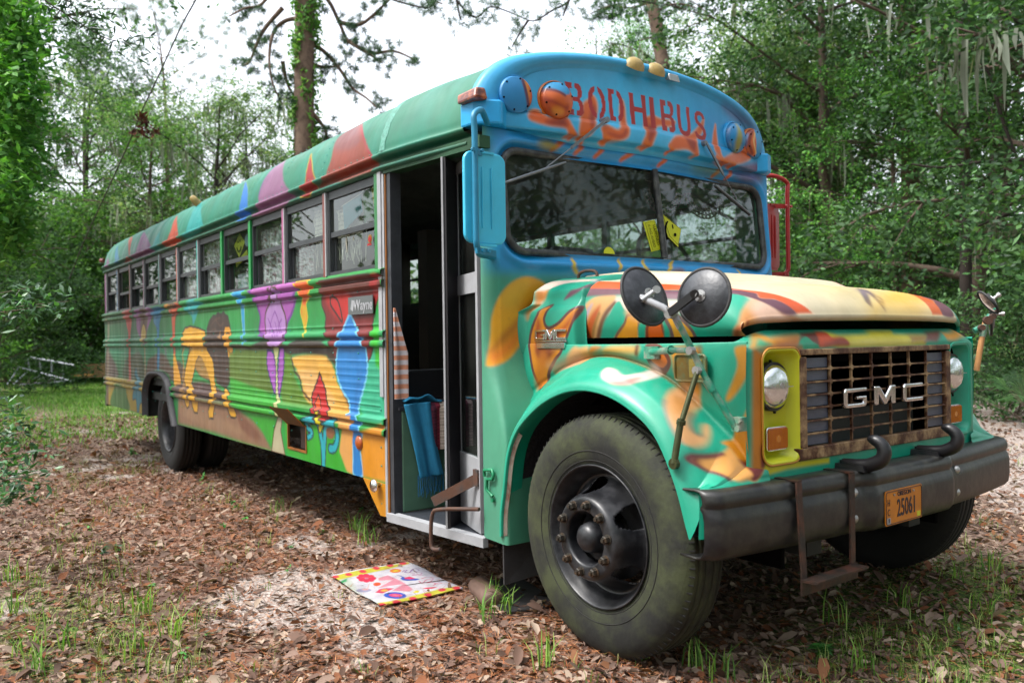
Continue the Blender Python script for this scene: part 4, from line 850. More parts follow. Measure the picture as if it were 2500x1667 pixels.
# triangular gusset behind the door
MB().prism([(.494, .515), (.805, .515), (.805, .335), (.705, .330)], (0, -W+.004, 0), (1, 0, 0), (0, 0, 1), (0, -1, 0), .008).build('gusset', mat('ochre', lin('c88f3c'), rough=.5, noise=.15, nscale=5), bus)
# white door post strip, green corner post and black seal
p = MB().box((.735, -W-.012, 1.0), (.775, -W+.02, 2.25)); p.box((.775, -W-.006, .335), (.80, -W+.03, 2.235)); p.build('door_post_white', M('white_paint'), bus)
MB().box((.69, -W-.008, 1.716), (.738, -W+.03, 2.27)).build('door_post', mat('post_green', lin('12743c'), rough=.45, noise=.12, nscale=4, coat=.2), bus)
MB().box((.803, -W-.002, .345), (.815, -W+.06, 2.235)).build('door_trim', M('wood_trim'), bus)
MB().box((.817, -W+.004, .345), (.857, -W+.07, 2.235)).build('door_seal', M('alu_dark'), bus)
# rubber arch over the rear wheel
a = cr([(-4.87, .52), (-4.87, .78), (-4.75, .93), (-4.55, 1.005), (-4.23, 1.02), (-3.96, .99), (-3.80, .90), (-3.71, .72), (-3.57, .50)], 5)
V = []; F = []
for q in a:
    for (dy, s_) in ((0, 1.0), (.05, 1.0), (.06, .94), (.0, .90)):
        cx, cz = -4.22, .55
        V.append((cx+(q[0]-cx)*s_, -W-dy+.004, cz+(q[1]-cz)*s_))
for i in range(len(a)-1):
    for k in range(3): F.append((i*4+k, i*4+k+1, (i+1)*4+k+1, (i+1)*4+k))
MB().add(V, F, True).build('wheel_arch_trim', mat('arch_rubber', (.035, .035, .04), rough=.6, noise=.3, nscale=8), bus)
# dark wheel housing and underbody
u = MB(); u.box((-4.95, -W+.02, .5), (-4.9, .2, 1.0)); u.box((-3.62, -W+.02, .5), (-3.57, .2, 1.0)); u.box((-4.95, -W+.02, 1.04), (-3.55, .2, 1.07)); u.box((-4.95, -.45, .45), (-3.6, -.4, 1.05))
u.build('wheel_housing', M('interior'), bus)
u = MB(); u.box((XR+.1, -W+.06, .70), (.82, W-.06, .78)); u.box((-7.1, -.45, .42), (2.9, -.35, .62)); u.box((-7.1, .35, .42), (2.9, .45, .62)); u.box((-2.9, -.2, .35), (-2.3, .35, .6)); u.box((-1.9, .5, .3), (-.9, 1.1, .7)); u.box((-6.7, -.6, .35), (-5.3, .6, .7))
u.tube([(-4.2, 0, .5), (2.0, 0, .55)], .05); u.tube([(-4.235, -.95, .47), (-4.235, .95, .47)], .09); u.tube([(2.38, -.95, .5), (2.38, .95, .5)], .06); u.box((1.7, -.4, .5), (2.9, .4, 1.2))
u.build('chassis', M('interior'), bus)

# ---- roof and header
PROF = cr([(-1.222, 2.246), (-1.232, 2.250), (-1.246, 2.262), (-1.240, 2.276), (-1.212, 2.284), (-1.212, 2.302), (-1.226, 2.312), (-1.252, 2.322), (-1.256, 2.340), (-1.226, 2.352), (-1.218, 2.40), (-1.198, 2.47), (-1.163, 2.55), (-1.112, 2.62), (-1.04, 2.675), (-.93, 2.72), (-.75, 2.76), (-.5, 2.79), (-.25, 2.803), (0, 2.808)], 4)
PROF = [np.array(p) for p in PROF]; PROF = PROF+[np.array((-p[0], p[1])) for p in PROF[::-1][1:]]
PA = np.array(PROF); sl_ = np.concatenate([[0], np.cumsum(np.linalg.norm(np.diff(PA, axis=0), axis=1))])
# resample finely near the visible shoulder
sfine = np.unique(np.concatenate([sl_[:52], np.arange(sl_[45], sl_[45]+.9, .012), np.linspace(sl_[45]+.9, sl_[-1], 60)])); sfine = sfine[np.concatenate([[True], np.diff(sfine) > .002])]
py = np.interp(sfine, sl_, PA[:, 0]); pz = np.interp(sfine, sl_, PA[:, 1])
xr = [1.645]
while xr[-1] > XR: xr.append(xr[-1]-(.012+.0018*max(0, 1.6-xr[-1])))
xr[-1] = XR; xr = np.array(xr[::-1])
XX, PY = np.meshgrid(xr, py, indexing='ij'); _, PZ = np.meshgrid(xr, pz, indexing='ij'); _, SS = np.meshgrid(xr, sfine, indexing='ij')
sc = np.array([hw(x) for x in xr])[:, None]/W
PY = PY*sc
# pressed sheets bulge a little between the bows; rounded rear edge
joints = np.array([-7.0+.70*k for k in range(12)])
ph = np.cos((XX/.70)*2*PI)
top = sstep((PZ-2.40)/.2)
rear = sstep((XR+.16-XX)/.16)
PZ = PZ+top*(-.0035*ph)-.09*rear*sstep((PZ-2.35)/.4)
PY = PY*(1-.05*rear)
XX = XX-.10*(np.abs(PY)/1.03)**1.8*sstep((XX-1.1)/.5)*.97
overlap = np.where((XX > .80), .006, 0)*sstep((PZ-2.3)/.05)
PY = PY+np.sign(PY)*overlap; PZ = PZ+overlap*top
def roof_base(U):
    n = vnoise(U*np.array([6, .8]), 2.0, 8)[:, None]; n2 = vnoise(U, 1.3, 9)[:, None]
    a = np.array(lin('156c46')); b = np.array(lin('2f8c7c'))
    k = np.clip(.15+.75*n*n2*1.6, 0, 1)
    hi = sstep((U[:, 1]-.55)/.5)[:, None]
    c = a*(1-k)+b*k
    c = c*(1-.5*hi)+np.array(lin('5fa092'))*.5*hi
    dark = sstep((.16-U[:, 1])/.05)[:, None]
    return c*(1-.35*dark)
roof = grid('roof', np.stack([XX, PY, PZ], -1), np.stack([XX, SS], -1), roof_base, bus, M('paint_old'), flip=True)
# sealant seam and rivet rows on the roof
def roof_pt(x, s, off=0.):
    s_ = hw(x)/W; y = np.interp(s, sl_, PA[:, 0])*s_; z = np.interp(s, sl_, PA[:, 1])
    y2 = np.interp(s+.01, sl_, PA[:, 0])*s_; z2 = np.interp(s+.01, sl_, PA[:, 1])
    t = Vector((0, y2-y, z2-z)).normalized(); n = Vector((0, -t.z, t.y))
    return Vector((x, y, z))+n*(off+.002), n
V = []; F = []; rr = random.Random(3)
for i in range(46):
    s = .20+.022*i; wd = .028+.01*rr.random()
    for dx in (-wd, wd): V.append(roof_pt(.795+dx+rr.uniform(-.006, .006), s, .006)[0])
for i in range(45): F.append((2*i, 2*i+1, 2*i+3, 2*i+2))
MB().add(V, F, True).build('roof_seam', mat('sealant', lin('6fa294'), rough=.7, noise=.3, nscale=30, bump=.4, bscale=60), bus)
rv = MB()
def rivet(mb, p, n, r=.005):
    n = Vector(n).normalized(); u = n.orthogonal().normalized(); v = n.cross(u); p = Vector(p)
    V = [p+u*r*math.cos(a)+v*r*math.sin(a) for a in [k*PI/3 for k in range(6)]]+[p+(u*r*math.cos(a)+v*r*math.sin(a))*.55+n*r*.7 for a in [k*PI/3 for k in range(6)]]
    mb.add(V, [(k, (k+1) % 6, 6+(k+1) % 6, 6+k) for k in range(6)]+[tuple(range(6, 12))], True)
for j in range(0, 11):
    for s in np.arange(.24, .85, .05):
        pnt, n = roof_pt(-.70*j-.02, s); rivet(rv, pnt, n)
for k in range(100): pnt, n = roof_pt(.72-.08*k, .205); rivet(rv, pnt, n, .0045)
rv.build('roof_rivets', M('rivet'), bus)
rv = MB()
for x in np.arange(-6.9, .70, .35):
    for z in (.70, .80, .93, 1.09, 1.24, 1.39, 1.60, 1.69): rivet(rv, (x, -W-(.027 if z in (.80, 1.69) else .001), z), (0, -1, 0), .006)
for z in np.arange(.40, 1.7, .105): rivet(rv, (.775-.05, -W-.002, z), (0, -1, 0), .006)
rv.build('side_rivets', M('rivet'), bus)

# ---- window posts (one per bay) and the side windows
post_cols = ['7a3a30', 'b36a92', '2f9a55', '2f9a55', '48a8a0', 'b4572e', '2f9a92', 'b06a9a', 'b4572e', '4a8ec0', '8a8f90']
for k, c in enumerate(post_cols):
    m_ = mat('post_'+c, lin(c), rough=.42, noise=.15, nscale=10, coat=.2)
    x = -.70*k-.005
    b = MB().box((x-.022, -W-.004, 1.716), (x+.018, -W+.05, 2.25)); b.build('window_post', m_, bus)
    MB().box((x+.018, -W-.008, 1.72), (x+.034, -W+.05, 2.245)).build('post_edge', M('white_paint') if k not in (2, 3) else m_, bus)
midz = [1.975, 1.975, 1.985, 1.975, 1.975, 1.965, 1.965, 1.93, 1.965, 1.93, 1.97]
fr_m = mat('sash', (.085, .092, .10), rough=.45, metal=.4, noise=.25, nscale=14)
for k in range(11):
    x0 = -.70*k+.031; x1 = -.70*k+(.69 if k == 0 else .672)
    m_ = MB(); t = .022; y0 = -W+.008; y1 = -W+.035; zb, zt = 1.722, 2.246; zm = midz[k]
    # outer frame
    m_.box((x0, y0, zb), (x0+t, y1, zt)); m_.box((x1-t, y0, zb), (x1, y1, zt)); m_.box((x0+t, y0, zb), (x1-t, y1, zb+t)); m_.box((x0+t, y0, zt-.05), (x1-t, y1, zt))
    m_.box((x0+t, y0+.006, zm-.016), (x1-t, y1-.002, zm+.016))
    wnd = m_.build('window', fr_m, bus)
    for xa in (x0+t, x1-t-.02): MB().box((xa, y1+.004, zb+t), (xa+.02, y1+.02, zm-.016)).build('lower_sash', fr_m, wnd)
    MB().box((x0+t, y0+.013, zm+.016), (x1-t, y0+.016, zt-.05)).build('pane', M('glass_side'), wnd)
    MB().box((x0+t, y1+.010, zb+t), (x1-t, y1+.013, zm-.016)).build('pane', M('glass_side'), wnd)
# rear corner piece behind the last window
MB().hexa([(XR+.04, -W+.02, 1.716), (-7.06, -W-.004, 1.716), (-7.06, -W+.06, 1.716), (XR+.04, -W+.06, 1.716), (XR+.03, -W+.02, 2.25), (-7.02, -W-.004, 2.25), (-7.02, -W+.06, 2.25), (XR+.03, -W+.06, 2.25)]).build('rear_corner', mat('plum', lin('8a4f7e'), rough=.5, noise=.3, nscale=6), bus)

# ---- rear wall, far side wall, floor, lining
rw = MB(); rw.box((XR, -W+.06, .60), (XR+.04, W-.06, 1.55)); rw.box((XR, -W+.06, 2.2), (XR+.04, W-.06, 2.55)); rw.box((XR, -W+.06, 1.55), (XR+.04, -.5, 2.2)); rw.box((XR, .5, 1.55), (XR+.04, W-.06, 2.2)); rw.build('rear_wall', M('green_plain'), bus)
MB().box((XR-.12, -W+.03, .48), (XR-.02, W-.03, .62)).build('rear_bumper', M('black_metal'), bus)
MB().disc((XR-.02, -W+.10, .66), (-1, 0, 0), .035, 0, .06).build('tail_lamp', M('red_lens'), bus)
MB().disc((XR+.02, -W+.02, 2.44), (-1, -.4, 0), .03, 0, .07).build('marker_lamp', M('red_lens'), bus)
fw = MB(); fw.box((XR+.04, W-.04, .515), (1.5, W, 1.70)); fw.box((XR+.04, W-.04, 2.24), (1.5, W, 2.30))
for k in range(-1, 12): fw.box((-.70*k-.03, W-.04, 1.70), (-.70*k+.03, W-.0, 2.24))
fw.box((1.35, W-.1, 1.70), (1.5, W-.06, 2.24))
fw.build('far_wall', M('green_plain'), bus)
for k in range(-1, 11):
    f = MB(); x0 = -.70*k+.03; x1 = x0+.64
    f.box((x0, W-.03, 1.70), (x1, W-.01, 1.72)); f.box((x0, W-.03, 1.965), (x1, W-.01, 1.99)); f.box((x0, W-.03, 2.2), (x1, W-.01, 2.24))
    wnd = f.build('window', fr_m, bus)
    MB().box((x0, W-.022, 1.72), (x1, W-.018, 2.2)).build('pane', M('glass_side'), wnd)
fl = MB(); fl.box((XR+.05, -W+.05, .86), (.83, W-.05, .93)); fl.box((.83, -.62, .86), (1.68, W-.09, .93)); fl.build('floor', M('interior'), bus)
ln = MB()
N_ = 14
for i in range(N_):
    a0 = (-1.15+2.30*i/N_); a1 = (-1.15+2.30*(i+1)/N_); zf = lambda y: 2.28+.44*math.sqrt(max(0, 1-(y/1.17)**2))
    ln.add([(XR+.05, a0, zf(a0)), (1.52, a0*.93, zf(a0)), (1.52, a1*.93, zf(a1)), (XR+.05, a1, zf(a1))], [(0, 1, 2, 3)])
ln.add([(XR+.05, -W+.055, .93), (.78, -W+.055, .93), (.78, -W+.055, 1.69), (XR+.05, -W+.055, 1.69)], [(0, 1, 2, 3)])
ln.build('ceiling_lining', mat('lining', (.22, .27, .24), rough=.7, noise=.3), bus)
dw = mat('dark_wood', (.045, .033, .024), rough=.6, noise=.3)
for q in [((-2.2-1.5*k, .45, .93), (-3.2-1.5*k, 1.15, 1.65-.2*k)) for k in range(3)]+[((-3.2, -1.1, .93), (-3.1, -.2, 2.5)), ((-3.2, .35, .93), (-3.1, 1.15, 2.6)), ((-.2, .75, .93), (.5, 1.12, 1.35)), ((.0, -.55, .93), (.12, .10, 2.05))]: MB().box(*q).build('cabinet', dw, bus)

# ---- step well and green box inside the door
sw = MB(); sw.hexa([(.86, -1.20, .345), (1.60, -1.12, .345), (1.60, -.60, .345), (.86, -.60, .345), (.86, -1.20, .362), (1.60, -1.12, .362), (1.60, -.60, .362), (.86, -.60, .362)]); sw.box((.86, -.62, .362), (1.62, -.60, .90)); sw.box((.90, -.90, .362), (1.6, -.62, .64))
sw.build('step_well', mat('step_mat', (.03, .035, .045), rough=.6, noise=.4, nscale=20, bump=.3, bscale=50), bus)
sx = MB(); sx.hexa([(.80, -1.235, .315), (1.615, -1.15, .315), (1.615, -1.12, .315), (.80, -1.20, .315), (.80, -1.235, .360), (1.615, -1.15, .360), (1.615, -1.12, .366), (.80, -1.20, .366)])
sx.build('door_sill', M('white_paint'), bus)
gb = MB(); gb.box((.835, -1.165, .363), (.862, -.58, .925)); gb.box((.10, -1.165, .60), (.834, -.58, .925)); gb.build('seat_box', M('interior_green'), bus, bevel=.008)
MB().box((.10, -1.185, .927), (.872, -.56, .945)).build('seat_box_lid', M('alu_dark'), bus)
dd = MB(); dd.box((1.25, .1, 1.25), (1.60, 1.0, 1.62)); dd.box((1.35, -.9, 1.3), (1.60, .1, 1.60)); dd.build('dashboard', mat('dash', (.10, .16, .13), rough=.6, noise=.3), bus)
sh = MB()
sh.tube([(1.18+.07*math.sin(a)*0-.10*math.cos(a), .62+.235*math.sin(a), 1.80+.20*math.cos(a)) for a in [2*PI*k/28 for k in range(29)]], .015, 8, cap=False)
for a in (0.4, 2.5, 4.6): sh.tube([(1.22, .62, 1.78), (1.18-.10*math.cos(a), .62+.235*math.sin(a), 1.80+.20*math.cos(a))], .01, 6)
sh.tube([(1.22, .62, 1.78), (1.5, .62, 1.45)], .025, 8)
sh.build('steering_wheel', M('rubber'), bus)
gp = MB(); gp.tube([(.83, -.62, .9), (.83, -.62, 2.6)], .016, 8); gp.tube([(1.1, -.42, 1.62), (1.32, .0, 1.84)], .024, 10); gp.build('grab_pole', mat('pole_green', lin('4f8f78'), rough=.5, noise=.1), bus)
st = MB(); st.box((.35, .32, 1.05), (.85, .86, 1.22)); st.hexa([(.32, .34, 1.22), (.45, .34, 1.22), (.45, .84, 1.22), (.32, .84, 1.22), (.18, .38, 1.98), (.30, .38, 1.98), (.30, .80, 1.98), (.18, .80, 1.98)])
st.build('driver_seat', mat('seat_blue', (.03, .022, .10), rough=.7, noise=.3), bus, bevel=.03)

# ---- bi-fold door, folded open
dB = MB(); o_ = Vector((1.578, -1.122, .372)); d_ = Vector((1.22, -1.02, .372))-o_; L_ = d_.length; d_ = d_.normalized(); n_ = Vector((-d_.y, d_.x, 0))
def leaf(mb, o, d, L, H, holes, t=.028):
    n = Vector((-d.y, d.x, 0)); s0 = .032
    mb.bar(o+d*s0/2, o+d*s0/2+Vector((0, 0, H)), s0, t, up=n); mb.bar(o+d*(L-s0/2), o+d*(L-s0/2)+Vector((0, 0, H)), s0, t, up=n)
    z = 0
    for a, b in holes+[(H, H)]:
        if a > z: mb.hexa([o+d*s0-n*t/2+Vector((0, 0, z)), o+d*(L-s0)-n*t/2+Vector((0, 0, z)), o+d*(L-s0)+n*t/2+Vector((0, 0, z)), o+d*s0+n*t/2+Vector((0, 0, z)), o+d*s0-n*t/2+Vector((0, 0, a)), o+d*(L-s0)-n*t/2+Vector((0, 0, a)), o+d*(L-s0)+n*t/2+Vector((0, 0, a)), o+d*s0+n*t/2+Vector((0, 0, a))])
        z = b
    return mb
holes = [(.36, 1.17), (1.27, 1.80)]
door = leaf(dB, o_, d_, L_, 1.85, holes).build('door', M('white_paint'), bus)
for a, b in holes:
    g = MB(); g.hexa([o_+d_*.045-n_*.003+Vector((0, 0, a)), o_+d_*(L_-.045)-n_*.003+Vector((0, 0, a)), o_+d_*(L_-.045)+n_*.003+Vector((0, 0, a)), o_+d_*.045+n_*.003+Vector((0, 0, a)), o_+d_*.045-n_*.003+Vector((0, 0, b)), o_+d_*(L_-.045)-n_*.003+Vector((0, 0, b)), o_+d_*(L_-.045)+n_*.003+Vector((0, 0, b)), o_+d_*.045+n_*.003+Vector((0, 0, b))])
    g.build('door_pane', M('glass_side'), door)
    g = MB(); P_ = rrect(L_-.075, b-a+.03, .05, 4)
    g.tube([o_+d_*(L_/2+q[0])-n_*.014*(-1 if n_.y > 0 else 1)*(1)+Vector((0, 0, (a+b)/2+q[1])) for q in P_+P_[:1]], .011, 6, cap=False); g.build('window_seal', M('rubber'), door)
a_ = MB(); q0 = Vector((1.338, -1.172, .362)); q1 = Vector((1.21, -1.0, .362))
a_.bar(q0.lerp(q1, .5)+Vector((0, 0, 0)), q0.lerp(q1, .5)+Vector((0, 0, 1.87)), (q1-q0).length, .026, up=Vector((-(q1-q0).y, (q1-q0).x, 0)))
dl = a_.build('door_leaf', mat('door_black', (.018, .016, .02), rough=.45, noise=.3, nscale=9), bus)
MB().bar(q0-Vector((.003, .006, 0)), q0-Vector((.003, .006, -1.87)), .005, .010, up=Vector((-(q1-q0).y, (q1-q0).x, 0))).build('edge_strip', M('white_paint'), dl)
lv = MB(); lv.bar((1.30, -1.235, .50), (1.53, -1.13, .63), .012, .05); lv.box((1.52, -1.14, .60), (1.56, -1.11, .68)); lv.build('door_lever', M('rust'), bus)
sp_ = MB(); sp_.tube(cr([(1.60, -1.16, .50), (1.38, -1.24, .475), (1.33, -1.26, .44), (1.325, -1.265, .30), (1.35, -1.262, .275), (1.40, -1.255, .285)], 4), .010, 8); sp_.build('step_bracket', M('rust'), bus)
hd = MB(); hd.hexa([(.80, -1.228, 2.232), (1.62, -1.142, 2.232), (1.62, -1.08, 2.232), (.80, -1.16, 2.232), (.80, -1.228, 2.29), (1.62, -1.142, 2.29), (1.62, -1.08, 2.29), (.80, -1.16, 2.29)]); hd.build('door_header', mat('hdr', lin('0f4a2c'), rough=.6, noise=.4, nscale=6), bus)

# small fittings on the side
kb = MB(); kb.lathe((.699, -W-.004, .501), (0, -1, 0), [(.001, 0), (.014, 0), (.014, .02), (.034, .026), (.038, .036), (.030, .046), (.001, .05)], 20); kb.build('door_knob', M('chrome'), bus)
rf = MB(); rf.lathe((.448, -W-.002, .715), (0, -1, 0), [(.001, .016), (.03, .014), (.042, .006), (.043, 0)], 24); rf.build('side_reflector', mat('reflector', lin('b06018'), rough=.35, noise=.3, nscale=40, coat=.4), bus)
hf = MB(); hf.hexa([(-.666, -W-.004, .742), (-.36, -W-.004, .742), (-.36, -W-.008, .750), (-.666, -W-.008, .750), (-.70, -W-.115, .855), (-.39, -W-.115, .860), (-.39, -W-.12, .868), (-.70, -W-.12, .863)])
hf = hf.build('hatch_flap', mat('flap_wood', lin('6a4a26'), rough=.6, noise=.3, nscale=8), bus)
fb = MB(); fb.tube([(-.70, -W-.117, .868), (-.665, -W-.006, .744)], .005, 6); fb.tube([(-.39, -W-.117, .868), (-.36, -W-.006, .744)], .005, 6); fb.build('flap_edge', M('wood_trim'), hf)
fi = MB(); fr2 = .014
fi.box((-.682, -W-.004, .568), (-.668, -W+.01, .756)); fi.box((-.358, -W-.004, .568), (-.344, -W+.01, .756)); fi.box((-.668, -W-.004, .568), (-.358, -W+.01, .582)); fi.build('hatch_frame', M('wood_trim'), bus)
hb = MB(); hb.box((-.70, -W+.20, .55), (-.33, -W+.22, .76)); hb.box((-.52, -W+.03, .585), (-.36, -W+.19, .74)); hb.build('hatch_box', mat('hatch_in', (.035, .018, .012), rough=.7), bus)
wb = MB(); wb.prism(rrect(.318, .104, .006, 3, .512, 1.519), (0, -W-.010, 0), (1, 0, 0), (0, 0, 1), (0, -1, 0), .006); wb = wb.build('builder_plate', mat('plate_grey', lin('7a7f80'), rough=.35, metal=.5, noise=.1), bus)
text_mesh('plate_text', 'Wayne', .085, M('white_paint'), wb, frame((.55, -W-.017, 1.518), (1, 0, 0), (0, 0, 1)), .001, offset=.0015)
lg = MB(); lg.prism([(.385, 1.50), (.405, 1.555), (.44, 1.54), (.42, 1.485)], (0, -W-.0165, 0), (1, 0, 0), (0, 0, 1), (0, -1, 0), .001); lg.build('plate_logo', M('white_paint'), wb)
for x_, s_ in ((-3.16, .50),):
    pnt, n = roof_pt(x_, s_); k = MB(); k.lathe(pnt, n, [(.035, 0), (.034, .05), (.026, .09), (.001, .10)], 16); k.build('marker_lamp', M('ivory'), bus)
pnt, n = roof_pt(1.56, .42)
k = MB(); k.hexa([Vector(v)+Vector((1.59, -1.135, 2.485)) for v in [(-.10, -.05, -.03), (.06, -.05, -.03), (.06, .03, -.03), (-.10, .03, -.03), (-.12, -.035, .025), (.05, -.035, .025), (.05, .02, .03), (-.10, .02, .03)]]); k.build('marker_lamp', mat('amber_old', lin('7a3412'), rough=.35, noise=.6, nscale=30, coat=.4, col2=lin('b3602a')), bus, bevel=.012)
vp = MB(); vp.disc((-.9, -.3, 2.80), (0, 0, 1), .09, 0, .12); vp.disc((-.9, -.3, 2.92), (0, 0, 1), .12, 0, .03); vp.build('roof_vent', M('steel'), bus)
vp = MB(); vp.box((-4.2, -.35, 2.79), (-3.6, .35, 2.86)); vp.build('roof_hatch', M('white_paint'), bus, bevel=.01)
# =====================================================================
#  front of the bus
# =====================================================================
def drop(y): return .10*(abs(y)/1.03)**1.8
# ---- cap (forehead with warning lamps)
half = np.array(PROF); i0 = np.argmin(np.abs(half[:30*4, 1]-2.45)+(half[:30*4, 0] > 0)*9)
pr_ = half[(half[:, 1] > 2.44)]
sp = np.concatenate([[0], np.cumsum(np.linalg.norm(np.diff(pr_, axis=0), axis=1))]); tt = np.linspace(0, sp[-1], 190)
oy = np.interp(tt, sp, pr_[:, 0])*.945; oz = np.interp(tt, sp, pr_[:, 1])
rows = []
zc_, yc_ = 2.30, 0
def shrink(k): return oy*(1-k*1.1), zc_+(oz-zc_)*(1-k)
for x_, k_ in ((1.600, -.008), (1.625, -.012), (1.645, -.006), (1.662, .012), (1.672, .035), (1.674, .06), (1.668, .085), (1.655, .105), (1.650, .125)):
    y_, z_ = shrink(k_); rows.append(np.stack([x_+.045-np.array([drop(v) for v in y_]), y_, z_], 1))
top_ = rows[-1]; yb = np.sign(oy)*np.minimum(np.abs(oy)*1.0, 1.03)
g_ = oy/np.abs(oy).max(); yb = g_*1.055
zb_ = 2.445+.0*g_
for k in range(1, 34):
    f = k/34; x_ = 1.690+.025*f**1.5
    y_ = top_[:, 1]*(1-f)+yb*f; z_ = top_[:, 2]*(1-f)+zb_*f
    rows.append(np.stack([x_-np.array([drop(v) for v in y_]), y_, z_], 1))
yv = g_*1.075
for x_, z_, s_ in ((1.721, 2.440, 1), (1.732, 2.432, 1.0), (1.738, 2.42, 1.005), (1.740, 2.395, 1.01), (1.740, 2.37, 1.012), (1.738, 2.352, 1.012), (1.730, 2.346, 1.01), (1.70, 2.345, 1.0), (1.68, 2.338, .99), (1.672, 2.325, .985), (1.668, 2.30, .98)):
    rows.append(np.stack([x_-np.array([drop(v)*1.25 for v in yv*s_]), yv*s_, np.full(len(yv), z_)], 1))
X = np.stack(rows, 1)  # (i over y, j over rows)
ln_ = np.concatenate([np.zeros((X.shape[0], 1)), np.cumsum(np.linalg.norm(np.diff(X, axis=1), axis=2), axis=1)], 1)
Ucap = np.stack([X[:, :, 1], X[:, :, 2]], -1)
def cap_base(U):
    n = vnoise(U, 2.0, 11)[:, None]
    a = np.array(lin('4fa4de'))*(1-n)+np.array(lin('74ccf8'))*n
    return a
# denser sampling for crisp lettering edges
def densify(X, k0, k1):
    ni, nj = X.shape[:2]
    a = np.linspace(0, ni-1, k0); b = np.linspace(0, nj-1, k1)
    ia = np.minimum(a.astype(int), ni-2); fa = (a-ia)[:, None, None]; ib = np.minimum(b.astype(int), nj-2); fb = (b-ib)[None, :, None]
    A = X[ia][:, ib]; B = X[ia+1][:, ib]; Cc = X[ia][:, ib+1]; D = X[ia+1][:, ib+1]
    return (A*(1-fa)+B*fa)*(1-fb)+(Cc*(1-fa)+D*fa)*fb
X2 = densify(X, 400, 150); U2 = densify(Ucap, 400, 150)
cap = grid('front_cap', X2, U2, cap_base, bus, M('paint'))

# ---- cowl: one sheet from the door edge round both corners, with the windscreen opening
plan = cr([(1.600, -1.132), (1.618, -1.125), (1.640, -1.10), (1.654, -1.065), (1.661, -1.03), (1.69, -.75), (1.71, -.5), (1.733, -.2), (1.743, 0)], 6)
plow = cr([(1.600, -1.132), (1.70, -1.135), (1.785, -1.138), (1.80, -1.11), (1.80, -1.03), (1.80, -.75), (1.80, -.5), (1.80, -.2), (1.80, 0)], 6)
plow = plow+[np.array((p[0], -p[1])) for p in plow[::-1][1:]]; PLo = np.array(plow)
plan = [np.array(p) for p in plan]; plan = plan+[np.array((p[0], -p[1])) for p in plan[::-1][1:]]
PL = np.array(plan); ps = np.concatenate([[0], np.cumsum(np.linalg.norm(np.diff(PL, axis=0), axis=1))]); ps -= ps[-1]/2
def cowl_pt(s, z, off=0.):
    x = np.interp(s, ps, PL[:, 0]); y = np.interp(s, ps, PL[:, 1])
    lean = np.clip((z-1.70), 0, None)*.135*np.clip((np.interp(s, ps, PL[:, 0])-1.600)/.085, 0, 1)
    sh = np.clip(z-1.70, 0, None)*.03
    kl = sstep((1.32-z)/.55)
    x = x*(1-kl)+np.interp(s, ps, PLo[:, 0])*kl; y = y*(1-kl)+np.interp(s, ps, PLo[:, 1])*kl
    return x-lean+off, y*(1-sh)
ss = np.linspace(ps[0], ps[-1], 260); zz = np.concatenate([np.linspace(.36, 1.55, 110), np.linspace(1.56, 2.34, 76)])
SSg, ZZg = np.meshgrid(ss, zz, indexing='ij'); cx_, cy_ = cowl_pt(SSg, ZZg)
WSC, WSW, WSH = 1.99, 2*1.008, .505      # opening centre z, width, height
hole = np.array(rrect(WSW, WSH, .10, 6, 0, WSC))
# soft flange swelling round the opening
dh = sd_poly(np.stack([cy_.ravel(), ZZg.ravel()], 1), hole).reshape(cy_.shape)
sw_ = .018*np.exp(-((dh-.055)/.022)**2)*(ZZg > 1.5)
cx_ = cx_+sw_-.018*np.exp(-((dh-.02)/.02)**2)*(ZZg > 1.5)
Uc = np.stack([SSg, ZZg], -1)
def cowl_base(U):
    g = np.array(lin('62a086')); b = np.array(lin('4aa6e0')); t = np.array(lin('35a08a'))
    k = (sstep((U[:, 1]-1.585)/.09)*sstep((U[:, 0]+1.19)/.16))[:, None]
    k2 = sstep((U[:, 1]-2.24)/.06)[:, None]
    c = g*(1-k)+b*k; tl = (np.exp(-((U[:, 1]-1.56)/.10)**2)*sstep((U[:, 0]+1.15)/.1))[:, None]*.5*(1-k)
    c = c*(1-tl)+t*tl
    n = vnoise(U, 2.5, 13)[:, None]; return c*(.9+.2*n)
def cowl_mask(c):
    y = np.interp(c[:, 0], ps, PL[:, 1])
    q = np.stack([y, c[:, 1]], 1)
    deep = (np.abs(y) < .80) & (c[:, 1] < 1.3)
    return (sd_poly(q, hole) < -.002) | deep
cowl = grid('cowl', np.stack([cx_, cy_, ZZg], -1), Uc, cowl_base, bus, M('paint'), cowl_mask)
MB().prism([(1.48, -1.160), (1.58, -1.150), (1.635, -1.11), (1.665, -1.04), (1.60, -.95), (1.48, -1.0)], (0, 0, 2.344), (1, 0, 0), (0, 1, 0), (0, 0, 1), .12).build('cap_corner', mat('cap_blue', lin('5cb4ec'), rough=.42, noise=.1, coat=.25), bus, bevel=.012)
MB().prism([(1.48, 1.160), (1.58, 1.150), (1.635, 1.11), (1.665, 1.04), (1.60, .95), (1.48, 1.0)], (0, 0, 2.344), (1, 0, 0), (0, 1, 0), (0, 0, 1), .12).build('cap_corner', M('cap_blue'), bus, bevel=.012)
# far side short wall between the cowl and the first bay
MB().hexa([(1.30, W-.05, .5), (1.61, 1.13, .5), (1.61, 1.08, .5), (1.30, W-.10, .5), (1.30, W-.05, 1.72), (1.61, 1.13, 1.72), (1.61, 1.08, 1.72), (1.30, W-.10, 1.72)]).build('quarter_panel', M('green_plain'), bus)

